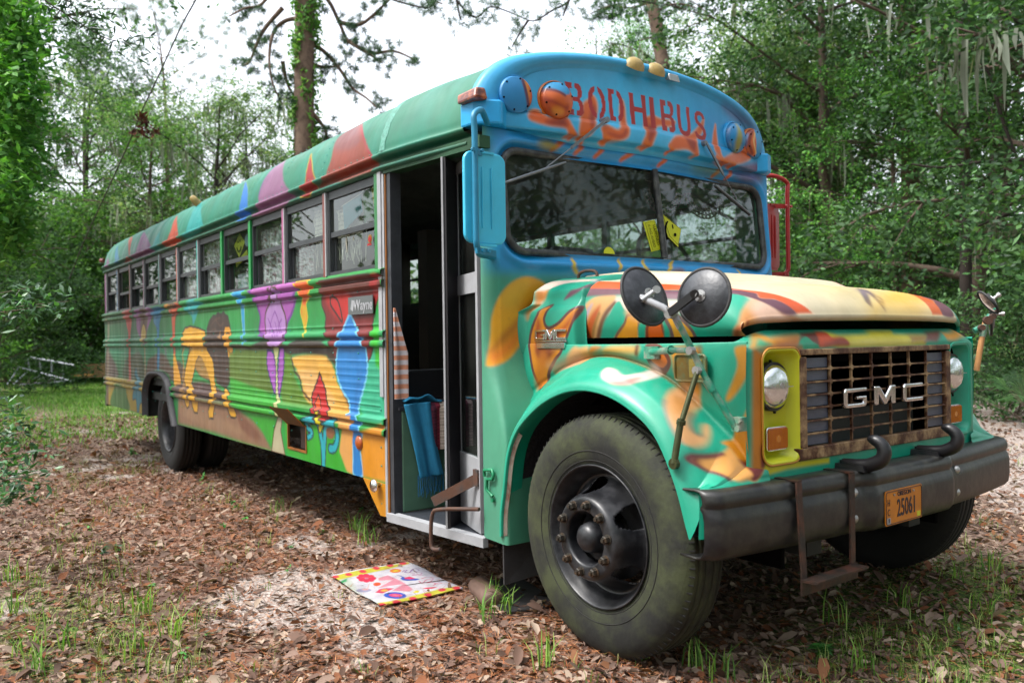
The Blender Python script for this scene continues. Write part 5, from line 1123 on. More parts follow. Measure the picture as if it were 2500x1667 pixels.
# ---- windscreen: rubber seal, post and two panes
def ws(y, z, off=0.):
    s = np.interp(y, PL[:, 1], ps); x, _ = cowl_pt(s, z); return (float(x)+off-.004, y, z)
sl = MB(); sl.tube([ws(q[0], q[1], .0) for q in hole]+[ws(*hole[0])], .020, 8, cap=False); sl.build('windscreen_seal', mat('ws_rubber', (.022, .024, .028), rough=.5, noise=.5, nscale=20, bump=.3, bscale=40, col2=(.06, .065, .06)), bus)
ps_ = MB(); ps_.tube([ws(0, 1.745, .006), ws(0, 2.24, .004)], .019, 8); ps_.build('windscreen_post', M('ws_rubber'), bus)
for sgn in (-1, 1):
    q = [ws(0.0, 1.735, -.012), ws(sgn*1.0, 1.735, -.012), ws(sgn*.975, 2.245, -.012), ws(0.0, 2.245, -.012)]
    MB().add(q+[(a[0]-.006, a[1], a[2]) for a in q], [(0, 1, 2, 3), (7, 6, 5, 4)]).build('windscreen', M('glass'), bus)
# yellow stickers behind the screen
def sticker(name, pts, off=.0015):
    b = MB(); V = [ws(*p, -.009+off) for p in pts]; n = len(V); b.add(V+[(v[0]-.001, v[1], v[2]) for v in V], [tuple(range(n)), tuple(range(n, 2*n))[::-1]]); return b.build(name, M('sticker_yellow'), bus)
s1 = sticker('window_sticker', [(-.119, 1.939), (-.029, 1.957), (.004, 1.796), (-.081, 1.776)])
s2 = sticker('window_sticker', [(.027, 2.003), (.187, 1.922), (.144, 1.815), (.066, 1.868)])
s3 = sticker('window_sticker', [(-.38+.036*math.cos(a), 1.752+.036*math.sin(a)) for a in [PI*k/12 for k in range(13)]])
bl = Vector(ws(-.081, 1.776, .0)); tl = Vector(ws(-.119, 1.939, .0)); tr_ = Vector(ws(-.029, 1.957, 0)); br_ = Vector(ws(.004, 1.796, 0))
# the text runs down the sticker
o_ = (tl+tr_+bl+br_)/4+Vector((.002, 0, 0)); dn = ((bl+br_)/2-(tl+tr_)/2).normalized(); rt = ((tr_+br_)/2-(tl+bl)/2).normalized()
up_ = rt
text_mesh('sticker_text', 'HAPPINESS', .030, M('ink_shade_black'), s1, frame(o_+rt*.016, dn, up_), .0004, (.80, 1))
text_mesh('sticker_text', 'X-ING AHEAD', .026, M('ink_shade_black'), s1, frame(o_-rt*.018, dn, up_), .0004, (.80, 1))
bb = MB(); c4 = [o_+dn*sx_*.076+rt*sy_*.040 for sx_, sy_ in ((-1, -1), (1, -1), (1, 1), (-1, 1), (-1, -1))]; bb.tube(c4, .0012, 4, cap=False); bb.build('sticker_border', M('ink_shade_black'), s1)
cc = Vector(ws(.102, 1.903, .002)); sm = MB()
ax = Vector((0, .55, -.83)); ay = Vector((0, .83, .55))
sm.tube([cc+Vector((0, -.032+.030*math.cos(a)*0-.028*math.cos(a), .0+.052*math.sin(a))) for a in [R(-70+14*k) for k in range(11)]], .0055, 6)
sm.disc(cc+Vector((0, .018, -.020)), (1, 0, 0), .010, -.001, .001, 14); sm.bar(cc+Vector((0, .002, .012)), cc+Vector((0, -.004, .036)), .006, .003)
sm.build('sticker_face', M('ink_shade_black'), s2)
bb = MB(); c4 = [Vector(ws(*p, .0)) for p in [(.033, 1.99), (.178, 1.918), (.138, 1.825), (.072, 1.872), (.033, 1.99)]]; bb.tube(c4, .0012, 4, cap=False); bb.build('sticker_border', M('ink_shade_black'), s2)

# ---- warning lamps on the cap
def cap_x(y, z):
    d = (X2[:, :, 1]-y)**2+(X2[:, :, 2]-z)**2+(X2[:, :, 0] < 1.6)*1.0; i = np.unravel_index(np.argmin(d), d.shape); return float(X2[i][0])
for nm, y_, dome, colr in (('a', -.93, .02, '3f97cf'), ('b', -.70, .045, 'd8742a'), ('c', .70, .045, '3f97cf'), ('d', .93, .02, '4a9fd0')):
    z_ = 2.510; x_ = cap_x(y_, z_)-.006; ax = Vector((1, .16*np.sign(y_)*.8, -.03))
    lm = MB(); lm.lathe((x_, y_, z_), ax, [(.103, -.02), (.103, .012), (.100, .018), (.096, .018), (.094, .012), (.092, .012)], 40)
    n_r = 26; n_a = 48
    L0 = link('warning_lamp', None, None, bus)
    bpy.data.objects.remove(L0)
    axn = ax.normalized(); uy_ = Vector((0, 1, 0)); uy_ = (uy_-axn*uy_.dot(axn)).normalized(); uz_ = axn.cross(uy_)*-1
    if uz_.z < 0: uz_ = -uz_
    V = []; UU = []
    for i in range(n_r+1):
        r = .0945*i/n_r; h = .034+dome*(1-(r/.0945)**2) if r < .088 else .034-.022*((r-.088)/.0065)
        for k in range(n_a):
            a = 2*PI*k/n_a; V.append(Vector((x_, y_, z_))+axn*h+uy_*r*math.cos(a)+uz_*r*math.sin(a)); UU.append((y_+r*math.cos(a), z_+r*math.sin(a)))
    F = [(i*n_a+k, (i+1)*n_a+k, (i+1)*n_a+(k+1) % n_a, i*n_a+(k+1) % n_a) for i in range(n_r) for k in range(n_a)]
    UU = np.array(UU); base = lambda U, c=colr: np.tile(lin(c), (len(U), 1))
    o = link('warning_lamp', np_mesh('warning_lamp', [tuple(v) for v in V], F, True, paint_cols(UU, base, PAINT.get('lamp_'+nm, [])), UU), M('paint'), bus); o['lampid'] = nm
    del o['lampid']
    lm.build('lamp_ring', mat('lamp_ring_b', lin('58ace6'), rough=.4, coat=.3) if nm in 'ac' else mat('lamp_ring_o', lin('c8782e'), rough=.4, coat=.3), o)
    for k in range(6):
        hl = MB(); a = 2*PI*(k+.3)/6; c_ = Vector((x_, y_, z_))+uy_*.078*math.cos(a)+uz_*.078*math.sin(a); hl.disc(c_, axn, .005, .030, .0365+dome*(1-(.078/.0945)**2), 10)
        hl.build('screw_hole', M('ink_shade_black'), o)
for y_, nm in ((-.182, 'ivory'), (-.020, 'ivory'), (.112, 'clear')):
    k = MB(); x_ = cap_x(y_, 2.762)+.004
    if nm == 'ivory': k.lathe((x_-.01, y_, 2.765), (.55, 0, .84), [(.0005, .052), (.022, .050), (.040, .040), (.052, .022), (.056, 0)], 20)
    else: k.hexa([(x_-.02, y_-.045, 2.745), (x_+.016, y_-.045, 2.735), (x_+.016, y_+.045, 2.735), (x_-.02, y_+.045, 2.745), (x_-.03, y_-.04, 2.785), (x_+.006, y_-.04, 2.778), (x_+.006, y_+.04, 2.778), (x_-.03, y_+.04, 2.785)])
    if nm == 'ivory': k.V = [((v[0]-x_)*.8+x_, (v[1]-y_)*1.15+y_, v[2]) for v in k.V]
    k.build('marker_lamp', M('ivory') if nm == 'ivory' else mat('clear_lens', (.5, .52, .52), rough=.15, metal=.6), bus, bevel=0 if nm == 'ivory' else .006)
# lettering: stencil capitals
def seg_letters():
    L = {}
    L['B'] = [[(0, 0), (.30, 0), (.30, .18), (.20, .18), (.20, .42), (.30, .44), (.30, .56), (.20, .58), (.20, .82), (.30, .82), (.30, 1), (0, 1)], [(.42, 0), (.62, 0), (.74, .10), (.76, .30), (.70, .46), (.60, .52), (.70, .60), (.74, .76), (.70, .92), (.60, 1), (.42, 1), (.42, .84), (.52, .82), (.54, .64), (.50, .58), (.28, .57), (.28, .44), (.50, .43), (.56, .36), (.56, .20), (.52, .16), (.42, .16)]]
    L['O'] = [[(.34, 0), (.16, .08), (.04, .28), (0, .5), (.04, .74), (.16, .92), (.34, 1), (.34, .85), (.25, .76), (.19, .62), (.18, .4), (.24, .24), (.34, .16)], [(.46, 0), (.62, .08), (.74, .28), (.78, .5), (.74, .74), (.62, .92), (.46, 1), (.46, .85), (.54, .74), (.60, .60), (.60, .40), (.54, .25), (.46, .16)]]
    L['D'] = [[(0, 0), (.30, 0), (.30, .14), (.19, .16), (.19, .84), (.30, .86), (.30, 1), (0, 1)], [(.42, 0), (.60, .06), (.72, .24), (.76, .5), (.72, .76), (.60, .94), (.42, 1), (.42, .84), (.52, .74), (.57, .5), (.52, .26), (.42, .16)]]
    L['H'] = [[(0, 0), (.18, 0), (.18, .42), (.50, .42), (.50, 0), (.68, 0), (.68, 1), (.50, 1), (.50, .58), (.18, .58), (.18, 1), (0, 1)]]
    L['I'] = [[(0, 0), (.19, 0), (.19, 1), (0, 1)]]
    L['U'] = [[(0, 1), (.18, 1), (.18, .28), (.24, .18), (.34, .15), (.46, .18), (.52, .28), (.52, 1), (.70, 1), (.70, .26), (.62, .08), (.46, 0), (.24, 0), (.08, .08), (0, .26)]]
    L['S'] = [[(.02, .10), (.16, .01), (.36, 0), (.56, .06), (.66, .22), (.64, .40), (.52, .52), (.30, .62), (.20, .70), (.22, .82), (.34, .86), (.46, .83), (.50, .74), (.66, .78), (.58, .93), (.40, 1), (.20, .98), (.06, .88), (.03, .70), (.10, .56), (.34, .44), (.46, .36), (.48, .24), (.38, .16), (.24, .16), (.14, .20), (.10, .28), (-.04, .24)]]
    return L
LT = seg_letters()
# (letter, left foot y, z), (right foot), height  on the forehead

LET = [('B', -.63, -.525, 2.453, 2.624), ('O', -.495, -.378, 2.453, 2.628), ('D', -.358, -.255, 2.455, 2.628), ('H', -.212, -.09, 2.455, 2.630), ('I', -.062, -.026, 2.457, 2.630), ('B', .022, .135, 2.452, 2.630), ('U', .162, .275, 2.450, 2.626), ('S', .315, .425, 2.446, 2.620)]
for ch, y0, y1, z0, z1 in LET:
    w0 = {'B': .76, 'O': .78, 'D': .76, 'H': .68, 'I': .19, 'U': .70, 'S': .70}[ch]
    for pl in LT[ch]:
        PAINT.setdefault('front_cap_late', []).append(('P', 'a81c34', .0025, 0, 1.0, [v for a, b in pl for v in (y0+(y1-y0)*a/w0+.0*b, z0+(z1-z0)*b)]))
if PAINT.get('front_cap_late'):
    a_ = cap.data.color_attributes['Col']; n_ = len(cap.data.vertices); cc4 = np.zeros(n_*4, np.float32); a_.data.foreach_get('color', cc4); cc4 = cc4.reshape(-1, 4)
    cc4[:, :3] = paint_cols(U2.reshape(-1, 2), lambda U: cc4[:, :3], PAINT['front_cap_late'], raw=True); a_.data.foreach_set('color', cc4.ravel())
# ---- hood, scuttle box and fenders
def zr_(x):  # ridge height along the hood
    return 1.578-.075*np.clip((x-2.0)/.75, 0, 2)**1.1
hx = np.concatenate([np.linspace(1.715, 2.70, 90), np.linspace(2.71, 2.955, 46)])
prof = [(-.864, 'b'), ]
ys = np.array(cr([(-.868, 0), (-.885, .05), (-.888, .10), (-.880, .15), (-.856, .195), (-.815, .224), (-.775, .236), (-.70, .241), (-.60, .252), (-.40, .262), (0, .27)], 7))
yy_, hh_ = ys[:, 0], ys[:, 1]
yy_ = np.concatenate([yy_, -yy_[::-1][1:]]); hh_ = np.concatenate([hh_, hh_[::-1][1:]])
rows = []
for x in hx:
    zbot = 1.312; ridge = zr_(x); t = np.clip((x-2.66)/.295, 0, 1)
    zfront = 1.357; fall = 1-np.sqrt(np.clip(1-(t*.975)**2.8, 0, 1))
    rr_ = ridge-(ridge-zfront)*fall
    z = zbot+(hh_/.235)*(rr_-zbot)
    # raised centre panel
    dome = .030*sstep((.60-np.abs(yy_))/.05)*sstep((2.52-x)/.12)
    z = z+dome*(hh_ > .2)
    yw = yy_*(1-.035*t**3)
    # front corners swing back
    xo = x-np.clip(t, 0, 1)*.05*(np.clip(np.abs(yy_)-.62, 0, None)/.26)**2
    rows.append(np.stack([xo+0*yw, yw, z], 1))
# front lip
last = rows[-1]
for dx, dz in ((.004, -.006), (.003, -.022), (-.012, -.030)):
    l2 = last.copy(); l2[:, 0] += dx; m_ = hh_ > .16; l2[:, 2] = np.where(m_, l2[:, 2]+dz, l2[:, 2]); rows.append(l2)
X = np.stack(rows, 0)
X = np.stack([X[:, :, 0], X[:, :, 1], X[:, :, 2]], -1)
arc = np.concatenate([[0], np.cumsum(np.hypot(np.diff(yy_), np.diff(hh_)))]); arc -= arc[-1]/2
hu = np.concatenate([hx, hx[-1]+np.array([.006, .022, .034])])
Uh = np.stack(np.meshgrid(hu, arc, indexing='ij'), -1)
X3 = densify(X, 270, 420); U3 = densify(Uh, 270, 420)
def hood_base(U):
    n = vnoise(U, 3, 21)[:, None]; t = np.array(lin('27a88c')); c = np.array(lin('eee2c8'))
    k = sstep((.80-np.abs(U[:, 1]))/.05)[:, None]
    y = (sstep((U[:, 0]-2.45)/.35)*np.exp(-((U[:, 1]-.15)/.42)**2))[:, None]*.55
    c = c*(1-y)+np.array(lin('ecd48c'))*y
    return (t*(1-k)+c*k)*(.92+.12*n)
def hood_mask(c): return (c[:, 0] < 2.05) & (np.abs(c[:, 1]) > .88)
grid('hood', X3, U3, hood_base, bus, M('paint'), hood_mask, flip=True)
eb = MB(); eb.box((1.75, -.80, 1.0), (2.90, .80, 1.30)); eb.box((2.07, -.83, 1.24), (2.80, -.80, 1.335)); eb.box((2.07, .80, 1.24), (2.80, .83, 1.335)); eb.build('engine_bay_shade', M('ink_shade_black'), bus)  # solid black block and strips: shade of the hood gaps put in as colour
# scuttle box at the rear of the hood, both sides
for sg in (-1, 1):
    pts = cr([(-.925, 1.24), (-.934, 1.30), (-.938, 1.38), (-.930, 1.44), (-.908, 1.468), (-.892, 1.495), (-.885, 1.530), (-.872, 1.545), (-.80, 1.582), (-.70, 1.606), (-.60, 1.612)], 5)
    P_ = np.array(pts); al = np.concatenate([[0], np.cumsum(np.linalg.norm(np.diff(P_, axis=0), axis=1))])
    xg = np.linspace(1.655, 2.085, 80); G = []
    for x in xg:
        f = sstep((x-2.045)/.04); b = sstep((1.72-x)/.07)
        inset = .045*f*(P_[:, 1] > 1.2)-(.0)*b
        wid = -.055*b*(P_[:, 1] > 1.0)
        rs_ = .085*(1-(x-1.655)/.43)*sstep((P_[:, 1]-1.43)/.05)
        G.append(np.stack([np.full(len(P_), x)+rs_, sg*(np.abs(P_[:, 0])-inset+wid*-1.0*(.6)), P_[:, 1]-.035*f*(P_[:, 1] > 1.5)], 1))
    G = np.stack(G, 0); Ug = np.stack(np.meshgrid(xg, al, indexing='ij'), -1)
    Gd = densify(G, 110, 120); Ud = densify(Ug, 110, 120)
    nm = 'scuttle' if sg < 0 else 'scuttle_far'
    o = grid(nm, Gd, Ud, lambda U: np.tile(lin('2ba288'), (len(U), 1))*(.92+.16*vnoise(U, 4, 2)[:, None]), bus, M('paint'), flip=(sg > 0)); o.name = 'scuttle_panel'
# fender: rows from the hood line down the wall, over the flare, round the lip
LIP = [(1.765, .40), (1.771, .512), (1.793, .61), (1.825, .768), (1.878, .874), (1.961, .956), (2.094, 1.04), (2.242, 1.092), (2.389, 1.103), (2.534, 1.076), (2.669, 1.013), (2.755, .939), (2.82, .83), (2.858, .743), (2.883, .667), (2.905, .606)]
ROOT = [(1.675, 1.02), (1.72, 1.04), (1.75, 1.06), (1.80, 1.09), (1.88, 1.13), (1.973, 1.176), (2.136, 1.222), (2.278, 1.233), (2.41, 1.212), (2.543, 1.173), (2.632, 1.135), (2.718, 1.073), (2.799, 1.006), (2.879, .937), (2.924, .884), (2.95, .83)]
TOPL = [1.655, 1.69, 1.735, 1.78, 1.86, 1.95, 2.10, 2.26, 2.41, 2.55, 2.65, 2.74, 2.82, 2.89, 2.93, 2.952]
lip = np.array(cr(LIP, 8)); root = np.array(cr(ROOT, 8)); topx = np.array(cr([(v, 0) for v in TOPL], 8))[:, 0]
n_ = len(lip); cxw, czw = 2.38, .52
def fender(sg):
    G = []; Uu = []
    for i in range(n_):
        L_ = np.array([lip[i, 0], -1.155, lip[i, 1]]); Rt = np.array([root[i, 0], -.925, root[i, 1]]); fx = np.clip((topx[i]-2.6)/.36, 0, 1)
        T_ = np.array([topx[i], -.938+.052*fx**1.5, 1.283]); Rt[1] += .05*np.clip((Rt[0]-2.6)/.36, 0, 1)**1.5
        d = np.array([lip[i, 0]-cxw, 0, lip[i, 1]-czw]); d /= np.linalg.norm(d)
        P = []
        P.append(T_+np.array([0, .010, .0])); P.append(T_)
        for k in (.3, .6, .85): P.append(T_*(1-k)+Rt*k+np.array([0, -.012*math.sin(PI*k), 0]))
        P.append(Rt)
        ez = float(sstep((lip[i, 0]-2.74)/.10)); cr1 = L_+d*(.030+.022*min(1, i/n_*2.5))+np.array([0, .045, 0]); cr1[2] = max(cr1[2], cr1[2]*(1-ez)+.775*ez); cr1[0] = min(cr1[0], 2.945); f2 = np.clip(i/n_*1.0, 0, 1)
        e = cr1-Rt
        P.append(Rt+e*.12+np.array([0, -.010, .0])); P.append(Rt+e*.5+np.array([0, 0, 0])+d*.012); P.append(Rt+e*.85+d*.014)
        P.append(cr1+d*.004); mid = L_+d*(.018+.012*min(1, i/n_*2.5))+np.array([0, .012, 0]); mid[2] = mid[2]*(1-ez*.6)+(cr1[2]*.6+L_[2]*.4)*ez*.6; P.append(mid); P.append(L_+d*.006); P.append(L_-d*.008+np.array([0, .010, 0])); P.append(L_-d*.006+np.array([0, .10, 0]))
        cc_ = np.array(cr(P, 5)); G.append(cc_)
    G = np.stack(G, 0)
    return G
G = fender(-1)
al = np.concatenate([np.zeros((G.shape[0], 1)), np.cumsum(np.linalg.norm(np.diff(G, axis=1), axis=2), axis=1)], 1)
al_x = G[:, 5:6, 0]*0+np.linspace(0, 1, G.shape[0])[:, None]*1.9
ang = np.arctan2(lip[:, 1]-czw, -(lip[:, 0]-cxw))
seg = np.concatenate([[0], np.cumsum(np.linalg.norm(np.diff((lip+root)/2, axis=0), axis=1))])
Uf_ = np.stack([G[:, :, 0], G[:, :, 2]-.8*(np.abs(G[:, :, 1])-.93)], -1)
Gd = densify(G, 420, 190); Ud = densify(Uf_, 420, 190)
fbase = lambda U: np.tile(lin('27a88c'), (len(U), 1))*(.92+.16*vnoise(U, 4, 6)[:, None])
grid('fender', Gd, Ud, fbase, bus, M('paint'), flip=False)
Gm = densify(G*np.array([1, -1, 1]), 140, 70); Um = densify(Uf_, 140, 70)
o = grid('fender_far', Gm, Um, fbase, bus, M('paint'), flip=True); o.name = 'fender'
# lower front corner of each fender and the valance behind the bumper
for sg in (-1, 1):
    c = cr([(2.935, -1.140), (2.958, -1.105), (2.976, -1.02), (2.984, -.90), (2.985, -.80)], 6); n_c = len(c)
    tp = cr([(2.945, -.885), (2.955, -.875), (2.966, -.85), (2.972, -.82), (2.975, -.80)], 6)
    G2 = []
    for i in range(n_c):
        x, y = c[i]; tx, ty = tp[i]; f = i/(n_c-1)
        q = cr([(tx, ty, .835-.02*f), (tx*.6+x*.4, ty*.6+y*.4, .812-.01*f), (tx*.15+x*.85-.004, ty*.15+y*.85, .790), (x, y, .772), (x+.002, y, .72), (x, y-.004*(1-f), .606)], 5); G2.append(q)
    G2 = np.array(G2); G2[:, :, 1] *= -sg
    I = np.arange(G2.shape[0]*G2.shape[1]).reshape(G2.shape[:2]); F = np.stack([I[:-1, :-1], I[1:, :-1], I[1:, 1:], I[:-1, 1:]], -1).reshape(-1, 4)
    if sg < 0:
        U2c = np.stack([-G2[:, :, 1]*-1.0, G2[:, :, 2]], -1)
        grid('fender_corner', densify(G2, 90, 60), densify(U2c, 90, 60), fbase, bus, M('paint'))
    else: link('fender_corner', np_mesh('fender_corner', G2.reshape(-1, 3), F[:, ::-1], True), M('teal_plain'), bus)
# ---- front shell (painted) with lamp pods and the grille opening
def shell_x(y, z):
    y = np.abs(y); return 2.972-.012*np.clip((y-.60)/.25, 0, 2)**2-.05*np.clip((z-1.27)/.06, 0, 2)**2
yy = np.linspace(-.888, .888, 330); zz = np.linspace(.772, 1.333, 110)
Yg, Zg = np.meshgrid(yy, zz, indexing='ij'); Xg = shell_x(Yg, Zg)
edge = np.clip((np.abs(Yg)-.86)/.028, 0, 1); Xg = Xg-.012*edge**2
Ztop = Zg-(.05*np.clip((np.abs(Yg)-.70)/.2, 0, 1)**2)*np.clip((Zg-1.2)/.13, 0, 1)
PODS = [(-.705, 1.046), (.705, 1.046)]; PW, PH = .215, .425
podpoly = [np.array(rrect(PW, PH, .045, 5, c[0], c[1])) for c in PODS]
GR = np.array([(-.585, .85), (.585, .85), (.585, 1.252), (-.585, 1.252)])
def shell_mask(c): return (sd_poly(c, podpoly[0]) < 0) | (sd_poly(c, podpoly[1]) < 0) | (sd_poly(c, GR) < 0)
grid('front_shell', np.stack([Xg, Yg, Ztop], -1), np.stack([Yg, Zg], -1), lambda U: np.tile(lin('27a88c'), (len(U), 1))*(.94+.12*vnoise(U, 5, 4)[:, None]), bus, M('paint'), shell_mask, flip=False)
va = MB()
va.hexa([(2.95, -.80, .715), (2.985, -.80, .715), (2.985, .80, .715), (2.95, .80, .715), (2.95, -.80, .768), (2.976, -.80, .768), (2.976, .80, .768), (2.95, .80, .768)])
va.hexa([(2.95, -.80, .60), (2.98, -.80, .60), (2.98, -.48, .60), (2.95, -.48, .60), (2.95, -.80, .708), (2.98, -.80, .708), (2.98, -.48, .708), (2.95, -.48, .708)])
va.hexa([(2.95, .48, .60), (2.98, .48, .60), (2.98, .80, .60), (2.95, .80, .60), (2.95, .48, .708), (2.98, .48, .708), (2.98, .80, .708), (2.95, .80, .708)])
va.build('valance', M('teal_plain'), bus, bevel=.003)
for c, nm, cm in ((PODS[0], 'yellow', 'yellow'), (PODS[1], 'teal', 'teal_plain')):
    yc, zc = c; rim = rrect(PW+.012, PH+.012, .05, 5, yc, zc); inn = rrect(PW-.03, PH-.03, .04, 5, yc, zc); n = len(rim); dep = .058
    V = [(float(shell_x(y, z))+.001, y, z) for y, z in rim]+[(float(shell_x(y, z))+.007, y, z) for y, z in rrect(PW+.002, PH+.002, .046, 5, yc, zc)]+[(float(shell_x(y, z))+.001, y, z) for y, z in rrect(PW-.012, PH-.012, .042, 5, yc, zc)]+[(2.955-dep*(.55 if abs(y) < abs(yc) else 1.0), y, z) for y, z in inn]
    F = [(j*n+i, j*n+(i+1) % n, (j+1)*n+(i+1) % n, (j+1)*n+i) for j in range(3) for i in range(n)]+[tuple(range(3*n, 4*n))]
    pod = MB().add(V[:], F, True).build('lamp_pod', M(cm), bus)
    e = MB(); e.tube([(float(shell_x(y, z))+.004, y, z) for y, z in rim+rim[:1]], .004, 6, cap=False); e.build('pod_edge', mat('edge_tan', lin('c8965a'), rough=.4, noise=.2, nscale=10) if yc < 0 else M('teal_plain'), pod)
    hl = MB(); zc2 = 1.118
    hl.lathe((2.934, yc, zc2), (1, 0, 0), [(.0005, .040), (.03, .039), (.055, .034), (.075, .022), (.084, .008), (.0855, .0)], 40); hd_ = hl.build('headlight', mat('lens', (.75, .78, .80), rough=.10, metal=.95, bump=.10, bscale=60, noise=.25, nscale=9), bus)
    rg = MB(); rg.lathe((2.921, yc, zc2), (1, 0, 0), [(.085, .006), (.088, .020), (.094, .018), (.094, -.01)], 40)
    for a in (.1, 1.7, 3.3, 4.8): rg.bar((2.931, yc+.094*math.cos(a), zc2+.094*math.sin(a)), (2.931, yc+.103*math.cos(a), zc2+.103*math.sin(a)), .006, .01)
    rg.build('headlight_ring', M('black_metal'), hd_)
    bars = MB()
    bars.box((2.967, yc-.075, zc2-.002), (2.971, yc+.075, zc2+.001)); bars.disc((2.961, yc, zc2+.005), (1, 0, 0), .012, 0, .014, 12); bars.build('lens_bar', M('steel'), hd_)
    ts = MB(); ts.prism(rrect(.120, .082, .010, 3, yc+.004, .921), (2.930, 0, 0), (0, 1, 0), (0, 0, 1), (1, 0, 0), .020); t_ = ts.build('turn_signal', M('amber'), bus, bevel=.003)
    tr = MB(); P_ = rrect(.124, .086, .012, 3, yc+.004, .921); tr.tube([(2.943, a, b) for a, b in P_+P_[:1]], .0035, 6, cap=False); tr.build('signal_rim', M('chrome'), t_)
    tr = MB(); tr.disc((2.948, yc+.004, .921), (1, 0, 0), .014, 0, .004, 16)
    for k in range(15): tr.box((2.950, yc+.004-.056+.008*k, .884), (2.9515, yc+.004-.054+.008*k, .958))
    tr.build('lens_ribs', mat('amber_lt', lin('d08a3a'), rough=.25, coat=.5), t_)
# ---- grille: rusty lattice, side blanks, radiator behind, letters
gx = 2.974; gm = MB(); GY = .60; GT, GB = 1.258, .828
gr_m = mat('rust_grille', lin('5e3a2a'), rough=.55, metal=.2, noise=.5, nscale=14, bump=.2, bscale=60, col2=lin('a08460'))
def gtrim(y0, y1, z0, z1, x0=gx-.022, x1=gx+.006): gm.box((x0, y0, z0), (x1, y1, z1))
gtrim(-GY, GY, GT-.024, GT); gtrim(-GY-.010, GY+.010, GB, GB+.048); gtrim(-GY, -GY+.045, GB+.048, GT-.030); gtrim(GY-.045, GY, GB+.048, GT-.030)
grille = gm.build('grille', gr_m, bus, bevel=.004)
lt = MB(); ycol = [-.555, -.385, -.231, -.077, .077, .231, .385, .555]; zl = np.linspace(GB+.048, GT-.03, 8)
for y in ycol[1:-1]: lt.bar((gx-.006, y, GB+.04), (gx-.006, y, GT-.025), .007, .012, up=(1, 0, 0))
for z in zl[1:-1]: lt.bar((gx-.005, -.56, z), (gx-.005, .56, z), .012, .007)
for y in ycol[1:-1]:
    for z in zl[1:-1]: lt.disc((gx-.001, y, z), (1, 0, 0), .011, -.004, .003, 8)
lt.build('lattice', gr_m, grille, bevel=.0015)
for y0, y1 in ((-.556, -.386), (.386, .556)):
    for k in range(7): MB().box((gx-.016, y0+.006, zl[k]+.006), (gx-.012, y1-.006, zl[k+1]-.006)).build('blank_panel', mat('blank', lin('5a6070'), rough=.4, noise=.35, nscale=9), grille)
rd = MB(); rd.box((2.80, -.40, .84), (2.86, .34, 1.165)); rdo = rd.build('radiator', mat('rad', (.012, .013, .016), rough=.5, noise=.4, nscale=20), bus)
rf_ = MB()
for k in range(22): rf_.box((2.862, -.39, .855+.0142*k), (2.864, .33, .8575+.0142*k))
rf_.build('radiator_fins', mat('fins', lin('4b4e52'), rough=.4, metal=.5), rdo)
MB().box((2.6, -.80, .80), (2.61, .80, 1.30)).build('engine_shadow_panel', M('ink_shade_black'), bus)
def chrome_letter(o, poly_list, parent, nm, h):
    b = MB()
    for pl in poly_list: b.prism(pl, o, (0, 1, 0), (0, 0, 1), (1, 0, 0), h)
    r = b.build(nm, M('chrome'), parent, bevel=h*.28); return r
w_, h_ = .142, .102; t_ = .026
Gp = [[(0, .012), (.012, 0), (w_-.012, 0), (w_, .012), (w_, .056), (w_*.58, .056), (w_*.58, .040), (w_-t_, .040), (w_-t_, t_*.85), (t_, t_*.85), (t_, h_-t_*.85), (w_, h_-t_*.85), (w_, h_), (.012, h_), (0, h_-.012)]]
Mp = [[(0, 0), (t_, 0), (t_, h_*.62), (w_/2, 0), (w_-t_, h_*.62), (w_-t_, 0), (w_, 0), (w_, h_), (w_-t_*1.2, h_), (w_/2, h_*.38), (t_*1.2, h_), (0, h_)]]
Cp = [[(0, .012), (.012, 0), (w_, 0), (w_, t_*.85), (t_, t_*.85), (t_, h_-t_*.85), (w_, h_-t_*.85), (w_, h_), (.012, h_), (0, h_-.012)]]
w_, h_ = .165, .080; t_ = .024
def sc_(pl, f): return [(a*f[0], b*f[1]) for a, b in pl]
Gp = [[(0, .012), (.012, 0), (w_-.012, 0), (w_, .012), (w_, .046), (w_*.58, .046), (w_*.58, .032), (w_-t_, .032), (w_-t_, t_*.75), (t_, t_*.75), (t_, h_-t_*.75), (w_, h_-t_*.75), (w_, h_), (.012, h_), (0, h_-.012)]]
Mp = [[(0, 0), (t_*1.25, 0), (t_*1.25, h_*.55), (w_*.44, 0), (w_*.56, 0), (w_-t_*1.25, h_*.55), (w_-t_*1.25, 0), (w_, 0), (w_, h_), (w_-t_*1.5, h_), (w_/2, h_*.42), (t_*1.5, h_), (0, h_)]]
Cp = [[(0, .012), (.012, 0), (w_, 0), (w_, t_*.75), (t_, t_*.75), (t_, h_-t_*.75), (w_, h_-t_*.75), (w_, h_), (.012, h_), (0, h_-.012)]]
for pl, y0 in ((Gp, -.330), (Mp, -.102), (Cp, .132)):
    b = MB(); b.prism(pl[0], (gx+.006, y0, 1.014), (0, 1, 0), (0, 0, 1), (1, 0, 0), .022); o = b.build('chrome_letter', M('chrome'), grille, bevel=.006)
    cx_0, cz_0 = w_/2, h_/2
